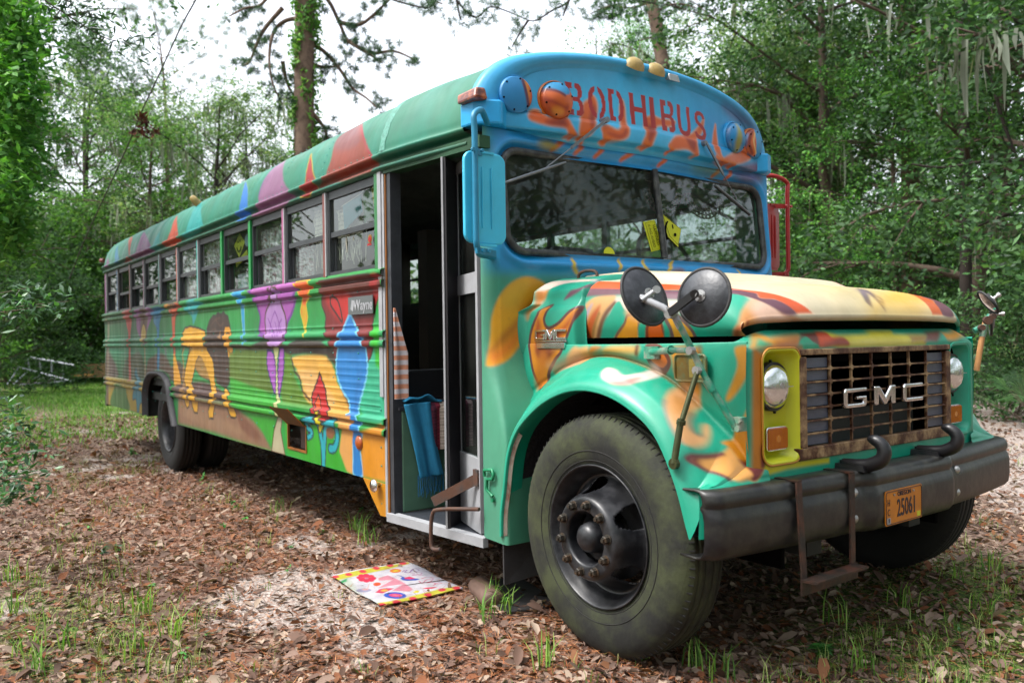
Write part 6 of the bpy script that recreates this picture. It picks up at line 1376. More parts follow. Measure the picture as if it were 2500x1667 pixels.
# ---- bumper
def bx_(y):
    a = abs(y); x = 3.105
    if a > .30: x -= .030*float(sstep((a-.30)/.07))
    x -= .075*max(0, (a-.36)/.79)**1.4
    if a > 1.10: x -= .045*((a-1.10)/.05)**2
    return x
byp = np.concatenate([np.linspace(-1.15, -1.10, 6), np.linspace(-1.09, -.40, 18), np.linspace(-.38, -.28, 10), np.linspace(-.25, .25, 6), np.linspace(.28, .38, 10), np.linspace(.40, 1.09, 18), np.linspace(1.10, 1.15, 6)])
bp = [(-.13, .762), (-.10, .770), (-.03, .772), (-.008, .768), (.0, .758), (.004, .742), (.004, .732), (-.004, .722), (-.004, .712), (.006, .698), (.012, .67), (.012, .60), (.006, .565), (-.008, .548), (-.03, .542), (-.10, .545)]
G = np.array([[(bx_(y)+dx, y, z-.0) for dx, z in bp] for y in byp]); I = np.arange(G.shape[0]*G.shape[1]).reshape(G.shape[:2])
F = np.stack([I[:-1, :-1], I[:-1, 1:], I[1:, 1:], I[1:, :-1]], -1).reshape(-1, 4)
bump = link('bumper', np_mesh('bumper', G.reshape(-1, 3), F, True), M('bumper_black'), bus)
so_ = bump.modifiers.new('s', 'SOLIDIFY'); so_.thickness = .008; so_.offset = 1
for y in (-.415, .415):
    for z in (.70, .60): bo = MB(); bo.lathe((bx_(y)+.010, y, z), (1, 0, 0), [(.018, 0), (.017, .008), (.010, .014), (.0005, .016)], 14); bo.build('bumper_bolt', M('steel'), bump)
for yh in (-.33, .265):
    tk = MB()
    pts = cr([(2.99, yh, .795), (3.05, yh, .795), (3.10, yh+.005, .800), (3.145, yh+.01, .825), (3.155, yh+.012, .862), (3.135, yh+.008, .893), (3.095, yh, .905)], 6)
    n = len(pts); tk.tube(pts, [.020+.008*math.sin(PI*i/(n-1)) if i < n-4 else .020-.004*(i-(n-4)) for i in range(n)], 12)
    tk.hexa([(2.96, yh-.035, .775), (3.10, yh-.035, .775), (3.10, yh+.035, .775), (2.96, yh+.035, .775), (2.96, yh-.03, .797), (3.09, yh-.03, .797), (3.09, yh+.03, .797), (2.96, yh+.03, .797)])
    for dx in (0, .05): tk.disc((2.99+dx, yh, .797), (0, 0, 1), .014, 0, .012, 6)
    tk.build('tow_hook', M('black_metal'), bus)
sp_ = MB(); xs_ = 3.098
for y in (-.745, -.435):
    x_ = bx_(y)+.016; sp_.bar((x_, y, .776), (3.108, y-.035, .40), .030, .008, up=(1, 0, 0)); sp_.bar((x_-.16, y+.01, .780), (x_+.004, y, .780), .030, .006)
sp_.hexa([(3.112, -.80, .432), (3.165, -.79, .432), (3.165, -.455, .432), (3.112, -.455, .432), (3.112, -.80, .440), (3.165, -.79, .440), (3.165, -.455, .440), (3.112, -.455, .440)])
sp_.box((3.104, -.80, .382), (3.112, -.44, .440)); sp_.build('bumper_step', mat('step_iron', lin('2d2a26'), rough=.5, metal=.3, noise=.4, nscale=14, bump=.2, bscale=50, col2=lin('4a2c20')), bus)
# licence plate
px_ = bx_(-.12)+.020; pl = MB(); pl.prism(rrect(.286, .138, .010, 3, -.122, .622), (px_, 0, 0), (0, 1, 0), (0, 0, 1), (1, 0, 0), .003); plate = pl.build('licence_plate', M('plate_orange'), bus)
e = MB(); P_ = rrect(.276, .128, .010, 3, -.122, .622); e.tube([(px_+.004, a, b) for a, b in P_+P_[:1]], .0015, 5, cap=False); e.build('plate_border', M('plate_ink'), plate)
fm = lambda y, z: frame((px_+.0035, y, z), (0, 1, 0), (0, 0, 1))
text_mesh('plate_number', '25061', .098, M('plate_ink'), plate, fm(-.103, .612), .0012, (.62, 1), offset=.001)
text_mesh('plate_state', 'OREGON', .026, M('plate_ink'), plate, fm(-.120, .671), .0010, (.95, 1), offset=.0006)
text_mesh('plate_letters', 'H', .038, M('plate_ink'), plate, fm(-.240, .642), .0010, (.75, 1)); text_mesh('plate_letters', 'C', .038, M('plate_ink'), plate, fm(-.240, .604), .0010, (.75, 1))
MB().box((px_+.003, -.253, .560), (px_+.0042, -.228, .584)).build('plate_tag', M('white_paint'), plate)
text_mesh('tag_text', '8', .024, M('plate_ink'), plate, fm(-.2405, .572).copy() @ Matrix.Translation((0, 0, .0012)), .0005)
MB().box((px_+.003, -.020, .562), (px_+.0042, .005, .582)).build('plate_tag', M('yellow'), plate)
e = MB(); [e.disc((px_+.003, y, .672), (1, 0, 0), .005, 0, .004, 10) for y in (-.20, -.05)]; e.build('plate_screw', M('steel'), plate)

# ---- wheels
mat('tyre', (.010, .011, .009), rough=.8, noise=.4, nscale=5, bump=.25, bscale=35, col2=(.036, .044, .015))
mat('tyre_plain', (.010, .010, .010), rough=.8, noise=.3, nscale=8, bump=.25, bscale=35)
mat('tread', (.014, .014, .013), rough=.85, noise=.35, nscale=18)
mat('wheel_black', (.009, .010, .013), rough=.38, noise=.5, nscale=10, bump=.12, bscale=25, col2=(.035, .036, .04))
mat('nut', lin('4c4a45'), rough=.5, metal=.5, noise=.5, nscale=22, col2=lin('54402e'))
TP = [(.272, -.092), (.285, -.104), (.325, -.116), (.38, -.122), (.42, -.119), (.453, -.109), (.471, -.095), (.481, -.084), (.486, -.077)]
def tread_prof():
    p = []; g = [-.058, -.022, .022, .058]
    p.append((.487, -.075))
    for c in g: p += [(.490, c-.0045), (.480, c-.0035), (.480, c+.0035), (.490, c+.0045)]
    p.append((.487, .075)); return p
TPF = TP+tread_prof()+[(r, -h) for r, h in TP[::-1]]
def make_wheel(kind, loc, out, m_t):
    wv = link('wheel', None, None, bus)
    ax = Vector((0, out, 0)); c = Vector(loc); outs = []
    t = MB(); t.lathe(c, ax, TPF, 120); ty = t.build('tyre', m_t, wv)
    for k, m_ in enumerate([0]): pass
    sb = MB()
    for k in range(96):
        a = 2*PI*k/96
        for hh, s_ in ((.091, 1), (-.091, -1)):
            u_ = Vector((math.cos(a), 0, math.sin(a))); tn = Vector((-math.sin(a), 0, math.cos(a)))
            p0 = c+ax*(hh-.002*s_)+u_*.472; p1 = c+ax*(hh-.014*s_)+u_*.4885
            sb.bar(p0, p1, .0085, .005, up=tn)
    for r in (.305, .312, .345): sb.tube([c+ax*(.110 if r < .32 else .1185)+Vector((math.cos(a), 0, math.sin(a)))*r for a in [2*PI*q/64 for q in range(65)]], .0022, 5, cap=False)
    sb.build('tread_lugs', M('tread'), ty)
    fl = MB()
    if kind == 'front':
        fl.lathe(c, ax, [(.278, -.11), (.262, -.09), (.245, -.05), (.24, .02), (.248, .055), (.262, .080), (.274, .096), (.281, .112), (.287, .118), (.290, .114), (.288, .106)], 90)
        rimo = fl.build('rim', M('wheel_black'), wv)
        ds = cr([(.247, .035), (.235, .030), (.222, .038), (.205, .060), (.190, .095), (.178, .135), (.168, .160), (.158, .170), (.145, .173), (.118, .173), (.108, .168), (.103, .150), (.100, .115)], 5)
        na = 180; V = []; F = []
        for r, h in ds:
            for k in range(na): a = 2*PI*k/na; V.append(c+ax*h+Vector((math.cos(a), 0, math.sin(a)))*r)
        for i in range(len(ds)-1):
            rm = (ds[i][0]+ds[i+1][0])/2; s_m = i
            for k in range(na):
                a = 2*PI*(k+.5)/na; cut = False
                for q in range(5):
                    da = (a-(R(30)+q*2*PI/5)+PI) % (2*PI)-PI
                    if (da*.21/.052)**2+((rm-.203)/.030)**2 < 1: cut = True
                if not cut: F.append((i*na+k, i*na+(k+1) % na, (i+1)*na+(k+1) % na, (i+1)*na+k))
        d_o = MB().add(V, F, True).build('wheel_disc', M('wheel_black'), wv); so_ = d_o.modifiers.new('s', 'SOLIDIFY'); so_.thickness = .008; so_.offset = -1
        hb = MB(); hb.lathe(c, ax, [(.100, .04), (.098, .10), (.080, .108), (.066, .110), (.062, .135), (.055, .165), (.040, .180), (.018, .186), (.0005, .187)], 30); hb.box(c+Vector((-.05, -out*0-.115*(1 if out > 0 else 1)*0, 0))+ax*.105-Vector((.06, .004, .012)), c+ax*.115+Vector((.06, .004, .012)))
        hb.lathe(c, ax, [(.19, .0), (.10, .02)], 30); hb.build('hub', M('wheel_black'), wv)
        nr, pl_h = .137, .172
    else:
        fl.lathe(c, ax, [(.290, .106), (.290, .114), (.286, .118), (.276, .110), (.262, .085), (.255, .04), (.248, -.03), (.235, -.055), (.20, -.065), (.17, -.055), (.15, -.055), (.12, -.05), (.118, .02), (.10, .035), (.0005, .04)], 90)
        fl.build('rim', M('wheel_black'), wv); nr, pl_h = .14, -.055
    for k in range(10):
        a = 2*PI*(k+.25)/10; u_ = Vector((math.cos(a), 0, math.sin(a))); p0 = c+ax*pl_h+u_*nr
        nb = MB(); nb.lathe(p0, ax, [(.0205, 0), (.0205, .004), (.0165, .005)], 12, smooth=False); nb.lathe(p0, ax, [(.0168, .004), (.0168, .022), (.014, .026), (.008, .026), (.008, .034), (.0005, .034)], 6, smooth=False)
        nb.build('wheel_nut', M('nut'), wv)
    return wv
make_wheel('front', (2.382, -1.010, .511), -1, M('tyre'))
make_wheel('front', (2.382, 1.010, .511), 1, M('tyre_plain'))
make_wheel('rear', (-4.235, -1.035, .463), -1, M('tyre_plain'))
for yy0 in (-.75, .75, 1.035): 
    t = MB(); t.lathe((-4.235, yy0, .463), (0, -1, 0), TPF, 60); t.build('wheel', M('tyre_plain'), bus)
# wheel arch liners, mud flap, hood latch
for sg in (-1, 1):
    V = []; F = []
    for i, q in enumerate(lip):
        for y in (-1.142, -1.0, -.80, -.62): V.append((q[0], sg*-y if sg > 0 else y, q[1]+(0 if y < -1.1 else .015)))
    for i in range(len(lip)-1):
        for k in range(3): F.append((i*4+k, i*4+k+1, (i+1)*4+k+1, (i+1)*4+k))
    MB().add(V, F, True).build('arch_liner', M('mud_liner'), bus)
    MB().box((1.78, sg*.60, .40), (2.9, sg*.62, 1.12)).build('inner_wing', M('ink_shade_black'), bus)
b = MB(); V = []; F = []
lq = [q for q in lip if q[1] < .90 and q[0] < 2.0]
for q in lq:
    d = Vector((q[0]-cxw, 0, q[1]-czw)).normalized()
    for t_0 in (.003, .030): V.append(Vector((q[0], -1.146+t_0*.3, q[1]))-d*t_0)
for i in range(len(lq)-1): F.append((2*i, 2*i+1, 2*i+3, 2*i+2))
b.add(V, F, True)
b.build('liner_flange', mat('flange', lin('8f8a80'), rough=.6, noise=.35, nscale=20, col2=lin('5a4030')), bus)
mf = MB(); mf.hexa([(1.755, -1.135, .17), (1.765, -1.135, .17), (1.80, -.86, .20), (1.79, -.86, .20), (1.745, -1.13, .40), (1.755, -1.13, .40), (1.775, -.84, .40), (1.765, -.84, .40)]); mf.build('mud_flap', M('rubber'), bus)
lt_ = MB(); lt_.tube([(1.632, -1.148, .66), (1.632, -1.150, .69), (1.70, -1.152, .70), (1.712, -1.152, .68), (1.70, -1.150, .655), (1.655, -1.150, .65), (1.650, -1.150, .60), (1.70, -1.150, .575)], .008, 8); lt_.disc((1.69, -1.138, .685), (0, -1, 0), .010, 0, .012, 8); lt_.disc((1.69, -1.138, .555), (0, -1, 0), .010, 0, .012, 8)
lt_.build('hood_latch', M('green_plain'), bus)
# side marker lamps on the fender walls, badge, hood loop
for sg in (-1, 1):
    yv = sg*.935; mk = MB(); mk.prism(rrect(.150, .098, .014, 4, 2.735, 1.192), (0, yv, 0), (1, 0, 0), (0, 0, 1), (0, sg, 0), .010); P_ = rrect(.152, .10, .015, 4, 2.735, 1.192); mk.tube([(a, yv+sg*.011, b) for a, b in P_+P_[:1]], .005, 6, cap=False)
    ml = mk.build('side_marker', mat('marker_body', lin('8f7440'), rough=.4, noise=.4, nscale=12, col2=lin('3f7a62')), bus)
    mk = MB(); mk.prism(rrect(.062, .070, .004, 2, 2.762, 1.192), (0, yv+sg*.010, 0), (1, 0, 0), (0, 0, 1), (0, sg, 0), .004); mk.build('marker_lens', mat('mlens', lin('b5a468'), rough=.25, noise=.2, nscale=30, coat=.5), ml)
bd = MB(); bo_ = (1.775, -.945, 1.312); k_ = .062/.08*1.0
for pl, x0 in ((Gp[0], 0), (Mp[0], .076), (Cp[0], .152)):
    bd.prism([(a*.44, b*.60) for a, b in pl], (1.776+x0, -.936, 1.306), (1, 0, 0), (0, 0, 1), (0, -1, 0), .010)
bd.box((1.772, -.944, 1.296), (2.004, -.936, 1.304)); bd.prism([(0, 0), (.20, 0), (.205, .026), (-.004, .026)], (1.795, -.936, 1.266), (1, 0, 0), (0, 0, 1), (0, -1, 0), .014)
bd.build('side_badge', M('chrome'), bus, bevel=.002)
lp = MB(); lp.tube(cr([(1.84, -.72, 1.60), (1.85, -.72, 1.625), (1.90, -.715, 1.635), (1.955, -.71, 1.625), (1.965, -.71, 1.585)], 4), .008, 8); lp.build('hood_grip', M('rust'), bus)

# ---- wipers
for piv, tip, ba, bb_ in (((1.745, -.420, 2.440), (1.70, -.84, 2.127), (1.69, -1.057, 2.055), (1.715, -.683, 2.194)), ((1.745, .352, 2.420), (1.70, .677, 2.135), (1.722, .456, 2.193), (1.69, .822, 2.055))):
    wp = MB(); p0 = Vector(piv); p1 = Vector(tip); wp.tube([p0-Vector((.05, 0, 0)), p0], .016, 10); wp.bar(p0+Vector((0, 0, .004)), p0.lerp(p1, .55), .014, .009, up=(1, 0, 0)); wp.tube([p0.lerp(p1, .5), p1], .0032, 6)
    wo_ = wp.build('wiper_arm', mat('wiper_alu', lin('8d9298'), rough=.35, metal=.7, noise=.2, nscale=20), bus)
    a = Vector(ba); b_ = Vector(bb_); bl_ = MB(); bl_.tube([a, a.lerp(b_, .33), a.lerp(b_, .67), b_], [.006, .008, .008, .005], 6); bl_.build('wiper_blade', M('wiper_alu'), wo_)
    bl_ = MB(); bl_.bar(a-Vector((.008, 0, .004)), b_-Vector((.008, 0, .004)), .006, .010, up=(0, 0, 1)); bl_.build('blade_rubber', M('rubber'), wo_)

# ---- flat mirror on the door corner (seen from behind) and its twin on the far side
def flat_mirror(yc, sg, m_body, m_rod, xm, lab, turn=0., ro=.075):
    body = MB(); body.prism(rrect(.23, .42, .045, 5, yc, 1.96), (xm, 0, 0), (0, 1, 0), (0, 0, 1), (1, 0, 0), .022)
    bo = body.build('door_mirror', m_body, bus, bevel=.006)
    rb = MB()
    for dy in (-.02, .032): rb.tube([(xm+.023, yc+dy, 1.82), (xm+.026, yc+dy, 1.96), (xm+.023, yc+dy, 2.10)], .005, 6)
    rb.box((xm+.018, yc-.045, 2.162), (xm+.030, yc+.045, 2.172)); rb.box((xm+.018, yc-.055, 1.738), (xm+.030, yc+.055, 1.75)); rb.build('mirror_rib', m_body, bo)
    MB().prism(rrect(.215, .40, .04, 5, yc, 1.96), (xm-.002, 0, 0), (0, 1, 0), (0, 0, 1), (-1, 0, 0), .002).build('mirror_face', M('mirror_glass'), bo)
    rd_ = MB(); yr_ = yc+sg*ro; rd_.tube(cr([(xm-.10, yc-sg*.10, 2.342), (xm-.05, yc-sg*.05, 2.358), (xm+.02, yc+sg*.02, 2.362), (xm+.045, yr_, 2.325), (xm+.048, yr_, 2.25), (xm+.048, yr_, 2.0), (xm+.048, yr_, 1.80), (xm+.046, yr_-sg*.004, 1.74), (xm+.02, yr_-sg*.03, 1.712), (xm-.02, yr_-sg*.07, 1.705), (xm-.09, yc-sg*.12, 1.705)], 4), .0145, 10)
    for z in (2.165, 1.715): rd_.bar((xm+.05, yr_-.002, z), (xm-.05, yc-sg*.10, z), .012, .030)
    for z, y in ((2.165, yr_+sg*.02), (2.165, yr_-sg*.03), (1.712, yr_-sg*.03), (1.712, yr_-sg*.06)): rd_.disc((xm+.055, y, z), (1, 0, 0), .009, 0, .014, 6)
    rd_ = rd_.build('mirror_bracket', m_rod, bo)
    if turn:
        T_ = Matrix.Translation((xm, yc, 0)) @ Matrix.Rotation(turn, 4, 'Z') @ Matrix.Translation((-xm, -yc, 0))
        for o in [bo]+[c for c in bo.children if c is not rd_]: o.data.transform(T_)
flat_mirror(-1.205, -1, M('blue_mirror'), M('blue_rod'), 1.735, 'a')
flat_mirror(1.235, 1, M('red_mirror'), M('red_mirror'), 1.53, 'b', R(14), .13)

# ---- round convex mirrors on a strut above each fender
def round_mirror(c, n, r, parent):
    n = Vector(n).normalized(); c = Vector(c); b = MB()
    b.lathe(c, n, [(.0005, .022), (r*.25, .021), (r*.6, .014), (r*.9, .003), (r*.985, -.004)], 48); mo = b.build('round_mirror', mat('mirror_back', (.022, .024, .03), rough=.42, noise=.4, nscale=8, bump=.15, bscale=60, col2=(.055, .06, .07)), parent)
    e = MB(); e.tube([c+n*-.004+(n.orthogonal().normalized()*math.cos(a)+n.cross(n.orthogonal().normalized())*math.sin(a))*r*.99 for a in [2*PI*k/48 for k in range(49)]], .0065, 8, cap=False); e.build('mirror_edge', M('rubber'), mo)
    g = MB(); g.lathe(c, -n, [(.0005, .016), (r*.5, .013), (r*.95, .006)], 40); g.build('mirror_face', M('mirror_glass'), mo)
    k = MB(); k.disc(c+n*.018, n, .022, 0, .006, 16); k.tube([c+n*.02, c+n*.055], .0075, 8); k.disc(c+n*.05, n, .012, 0, .014, 8)
    for a in (.5, 2.6, 4.7): k.disc(c+n*.022+(n.orthogonal().normalized()*math.cos(a)+n.cross(n.orthogonal().normalized())*math.sin(a))*.016, n, .005, 0, .006, 6)
    k.build('mirror_stud', M('steel'), mo)
    return mo
def strut(sg):
    f = lambda x, y, z: Vector((x, y*(-sg), z))
    st = MB()
    foot = f(2.955, -.945, 1.00); j1 = f(2.868, -1.035, 1.185); j2 = f(2.836, -1.05, 1.262); el = f(2.800, -1.10, 1.385); top_ = f(2.655, -1.17, 1.475)
    st.tube([f(2.950, -.955, .985), f(2.935, -.97, 1.02), f(2.89, -1.015, 1.13), j1], .012, 10); st.tube([j1, j2, f(2.82, -1.08, 1.33), el, f(2.77, -1.13, 1.42), top_], .0125, 10)
    st.tube([f(2.895, -1.01, 1.115), f(2.878, -1.027, 1.155)], .016, 10); st.box(f(2.935, -.92, .97), f(2.975, -.96, 1.02))
    st.disc(f(2.97, -.955, 1.01), (0, -sg*-1*1.0, 0), .012, 0, .012, 6); st.disc(f(2.965, -.955, .98), (0, sg, 0), .012, 0, .012, 6)
    so1 = st.build('mirror_strut', M('teal_rod'), bus)
    w_ = MB(); w_.tube([f(2.812, -1.085, 1.345), el, f(2.77, -1.13, 1.42), top_], .0135, 10); w_.build('strut_top', M('white_paint'), so1)
    w_ = MB(); w_.tube([f(2.56, -.975, 1.253), f(2.70, -1.015, 1.262)], .0135, 10); w_.tube([f(2.68, -1.01, 1.262), j2], .0115, 10); w_.disc(f(2.69, -1.01, 1.262), (1, -.3*sg*-1, 0), .018, 0, .012, 10); w_.box(f(2.50, -.945, 1.225), f(2.58, -.955, 1.275)); w_.tube([f(2.56, -.95, 1.25), f(2.57, -.985, 1.253)], .012, 8); w_.build('strut_arm', M('teal_rod'), so1)
    w_ = MB(); w_.tube([f(2.845, -1.165, .862), f(2.85, -1.13, 1.02)], .0125, 10); w_.tube([f(2.848, -1.135, .99), f(2.862, -1.05, 1.195)], .010, 10); w_.disc(f(2.85, -1.132, 1.0), (.04, 0, .2), .017, 0, .014, 10); w_.disc(f(2.845, -1.165, .862), (0, -1, 0), .02, -.01, .008, 10); w_.build('strut_brace', M('olive_rod'), so1)
    w_ = MB(); w_.disc(f(2.795, -1.115, 1.40), (0, 1*sg, .0), .022, -.016, .016, 12); w_.disc(f(2.84, -1.06, 1.262), (0, sg, 0), .016, -.01, .014, 8); w_.disc(f(2.86, -1.05, 1.19), (0, sg, 0), .016, -.01, .014, 8); w_.build('strut_clamp', M('steel'), so1)
    if sg > 0:
        pass
    return so1
s1_ = strut(-1)
m1 = round_mirror((2.672, -1.12, 1.468), (.864, .014, .30), .116, s1_)
m2 = round_mirror((2.925, -1.09, 1.452), (.155, -1.02, .16), .104, s1_)
ar = MB(); c2 = Vector((2.925, -1.09, 1.452))+Vector((.155, -1.02, .16)).normalized()*.058
ar.bar(c2, (2.815, -1.145, 1.398), .012, .028); ar.disc(c2-Vector((0, 0, 0)), (.6, -.72, -.1), .016, -.006, .010, 10); ar.build('mirror_arm', M('black_metal'), s1_)
ar = MB(); c1 = Vector((2.672, -1.12, 1.468))+Vector((.864, .014, .30)).normalized()*.058; ar.tube([c1, (2.705, -1.175, 1.448)], .010, 8); ar.disc(c1, (.8, -.52, .12), .015, -.006, .012, 10); ar.build('mirror_arm', M('steel'), s1_)
FPX0 = 28.63/36*2500
def W0(px, py, t): return CAM+(_f+_r2*((px-1250)/FPX0)-_u2*((py-833.5)/FPX0))*t
fs = MB(); fs.tube([W0(2384, 905, 4.15), W0(2390, 868, 4.15), W0(2398, 820, 4.15), W0(2406, 785, 4.15)], .014, 10); fs.build('mirror_strut', mat('peach_rod', lin('d0a078'), rough=.45, noise=.2, nscale=10), bus)
s2_ = MB().tube([W0(2398, 822, 4.15), W0(2404, 796, 4.15), W0(2412, 778, 4.15), W0(2418, 770, 4.15)], .016, 10).tube([W0(2378, 808, 4.15), W0(2397, 798, 4.15)], .015, 8).build('mirror_strut', M('teal_rod'), bus)
s3_ = MB(); s3_.disc(W0(2411, 782, 4.10), (.7, -.7, 0), .022, -.01, .014, 10); s3_.disc(W0(2396, 800, 4.10), (.7, -.7, 0), .016, -.01, .014, 10); s3_.disc(W0(2424, 772, 4.10), (.7, -.7, 0), .014, -.01, .014, 8); s3_.tube([W0(2411, 780, 4.12), W0(2420, 770, 4.14), W0(2430, 771, 4.14)], .008, 8); s3_.build('strut_clamp', M('rust'), s2_)
m3 = round_mirror(W0(2418, 768, 4.28), (.86, .42, .05), .108, s2_)
m4 = round_mirror(W0(2414, 737, 4.12), (.62, .55, .62), .068, s2_)
# =====================================================================
#  ground, litter, grass
# =====================================================================
FPX = 28.63/36*2500
def W_(px, py, t):
    """point seen at (px, py) of the 2500 px wide photograph, t metres ahead"""
    return CAM+(_f+_r2*((px-1250)/FPX)-_u2*((py-833.5)/FPX))*t
def terr(x, y):
    x = np.asarray(x, float); y = np.asarray(y, float); P = np.stack([x.ravel(), y.ravel()], 1)
    h = .05*(vnoise(P, .35, 31)-.5)+.025*(vnoise(P, 1.3, 32)-.5)+.012*(vnoise(P, 4, 33)-.5)
    d = np.hypot(P[:, 0]-CAM.x, P[:, 1]-CAM.y)
    under = np.exp(-((np.clip(np.abs(P[:, 1]), 1.15, None)-1.15)/.25)**2)*((P[:, 0] > -7.5) & (P[:, 0] < 3.3))
    h = h*(1-.8*under)
    h += .030*np.exp(-((P[:, 0]-2.35)/.5)**2-((np.abs(P[:, 1])-1.1)/.35)**2)
    h += .85*sstep((d-24)/36)*sstep((P[:, 1]-8)/10)
    h += -.035*sstep((1.0-P[:, 0])/4)*sstep((4+P[:, 1])/3)
    return h.reshape(x.shape)
def axis_(c, fine, near, far, g=1.09):
    a = [0.]; s = fine
    while a[-1] < far:
        if a[-1] > near: s *= g
        a.append(a[-1]+s)
    a = np.array(a); return np.concatenate([c-a[::-1][:-1], c+a])
gxs = axis_(1.5, .07, 6.0, 260); gys = axis_(-.8, .07, 4.5, 260)
GX, GY_ = np.meshgrid(gxs, gys, indexing='ij'); GZ = terr(GX, GY_)
def cov(P):
    """share of bare sand and of green at ground points"""
    n1 = vnoise(P, .9, 41); n2 = vnoise(P, 3.1, 42); n = n1*.6+n2*.4
    def blob(x, y, sx, sy): return np.exp(-((P[:, 0]-x)/sx)**2-((P[:, 1]-y)/sy)**2)
    s = .12+.95*blob(.85, -1.65, .45, .33)+.30*blob(.6, -2.3, 1.6, .8)+.75*blob(1.65, -1.62, .55, .30)+.5*blob(.3, -1.9, .5, .25)+.95*blob(-.6, 10.0, 3.4, 4.2)+.8*blob(1.2, 4.5, 1.2, 1.2)+.45*blob(2.7, 1.9, .5, .4)+.8*blob(-4, 17, 4, 6)
    s = np.clip(s*1.05+(n-.55)*1.5+(vnoise(P, 9, 43)-.5)*.5, 0, 1); s = sstep((s-.25)/.4)
    g = .75*blob(-24, 1.5, 9, 3.5)+.9*blob(-19, 1.2, 5, 3)+.45*blob(-12, .3, 4, 3)+.75*blob(3.0, .2, 1.1, .9)+.6*blob(2.9, 1.2, .9, 1.0)+.65*blob(.8, -2.8, 1.6, .7)+.7*blob(-12, 33, 9, 8)+.25*blob(-6, -2.4, 4, 1.2)
    d = np.hypot(P[:, 0]-CAM.x, P[:, 1]-CAM.y); g = g+.35*sstep((d-30)/15)
    g = np.clip(g+(n-.5)*.7, 0, 1)
    return s, g*(1-.5*s)
GP = np.stack([GX.ravel(), GY_.ravel()], 1); sa, gr = cov(GP)
red = np.exp(-((GP[:, 1]+1.5)/.9)**2)*((GP[:, 0] < 2.6) & (GP[:, 0] > -5))*.7
gcol = np.stack([sa, gr, np.clip(red, 0, 1)], 1)
I = np.arange(GX.size).reshape(GX.shape); F = np.stack([I[:-1, :-1], I[1:, :-1], I[1:, 1:], I[:-1, 1:]], -1).reshape(-1, 4)
gme = np_mesh('ground', np.stack([GX, GY_, GZ], -1).reshape(-1, 3), F, True, gcol)
gm_ = bpy.data.materials.new('ground'); gm_.use_nodes = True; t = gm_.node_tree; N = t.nodes; L = t.links; b = N['Principled BSDF']; b.inputs['Roughness'].default_value = .95; b.inputs['Specular IOR Level'].default_value = .15
tc = N.new('ShaderNodeTexCoord'); at = N.new('ShaderNodeAttribute'); at.attribute_name = 'Col'; sp = N.new('ShaderNodeSeparateColor'); L.new(at.outputs['Color'], sp.inputs[0])
def vor(scale, ramp):
    v = N.new('ShaderNodeTexVoronoi'); v.inputs['Scale'].default_value = scale; mp = N.new('ShaderNodeMapping'); mp.inputs['Scale'].default_value = (1, 1.7, 1)
    nz = N.new('ShaderNodeTexNoise'); nz.inputs['Scale'].default_value = scale*.4; ad = N.new('ShaderNodeMixRGB'); ad.blend_type = 'ADD'; ad.inputs[0].default_value = .12
    L.new(tc.outputs['Object'], mp.inputs[0]); L.new(mp.outputs[0], nz.inputs[0]); L.new(mp.outputs[0], ad.inputs[1]); L.new(nz.outputs['Color'], ad.inputs[2]); L.new(ad.outputs[0], v.inputs['Vector'])
    s_ = N.new('ShaderNodeSeparateColor'); L.new(v.outputs['Color'], s_.inputs[0]); c = N.new('ShaderNodeValToRGB'); c.color_ramp.interpolation = 'LINEAR'
    e = c.color_ramp.elements
    while len(e) < len(ramp): e.new(.5)
    for i, (p, col) in enumerate(ramp): e[i].position = p; e[i].color = (*lin(col), 1)
    L.new(s_.outputs[0], c.inputs[0]); return c.outputs[0], v
lit, v1 = vor(26, [(0, '362a22'), (.25, '54423a'), (.5, '6a584e'), (.72, '7c6a5e'), (.88, '908072'), (1, '60402e')])
gra, v2 = vor(60, [(0, '1f2c14'), (.4, '3a4d22'), (.7, '55702f'), (1, '8a7a58')])
nz = N.new('ShaderNodeTexNoise'); nz.inputs['Scale'].default_value = 40; nz.inputs['Detail'].default_value = 8; L.new(tc.outputs['Object'], nz.inputs[0])
sd = N.new('ShaderNodeValToRGB'); sd.color_ramp.elements[0].color = (*lin('7c6e66'), 1); sd.color_ramp.elements[1].color = (*lin('a59c96'), 1); sd.color_ramp.elements[0].position = .3; sd.color_ramp.elements[1].position = .7; L.new(nz.outputs[0], sd.inputs[0])
def mixc(f, a, bb):
    m = N.new('ShaderNodeMix'); m.data_type = 'RGBA'; L.new(f, m.inputs[0]); L.new(a, m.inputs[6])
    if isinstance(bb, tuple): m.inputs[7].default_value = (*bb, 1)
    else: L.new(bb, m.inputs[7])
    return m.outputs[2]
def modf(sock, amt):   # break the blend edge with fine noise
    n = N.new('ShaderNodeTexNoise'); n.inputs['Scale'].default_value = 14; n.inputs['Detail'].default_value = 6; L.new(tc.outputs['Object'], n.inputs[0])
    m = N.new('ShaderNodeMath'); m.operation = 'SUBTRACT'; L.new(n.outputs[0], m.inputs[0]); m.inputs[1].default_value = .5
    m2 = N.new('ShaderNodeMath'); m2.operation = 'MULTIPLY_ADD'; L.new(m.outputs[0], m2.inputs[0]); m2.inputs[1].default_value = amt; L.new(sock, m2.inputs[2])
    m3 = N.new('ShaderNodeMapRange'); m3.inputs[1].default_value = .3; m3.inputs[2].default_value = .7; L.new(m2.outputs[0], m3.inputs[0]); return m3.outputs[0]
rd_ = mixc(sp.outputs[2], lit, (lin('6b3d26'))); 
hf_ = N.new('ShaderNodeMath'); hf_.operation = 'MULTIPLY'; hf_.inputs[1].default_value = .55; L.new(sp.outputs[2], hf_.inputs[0])
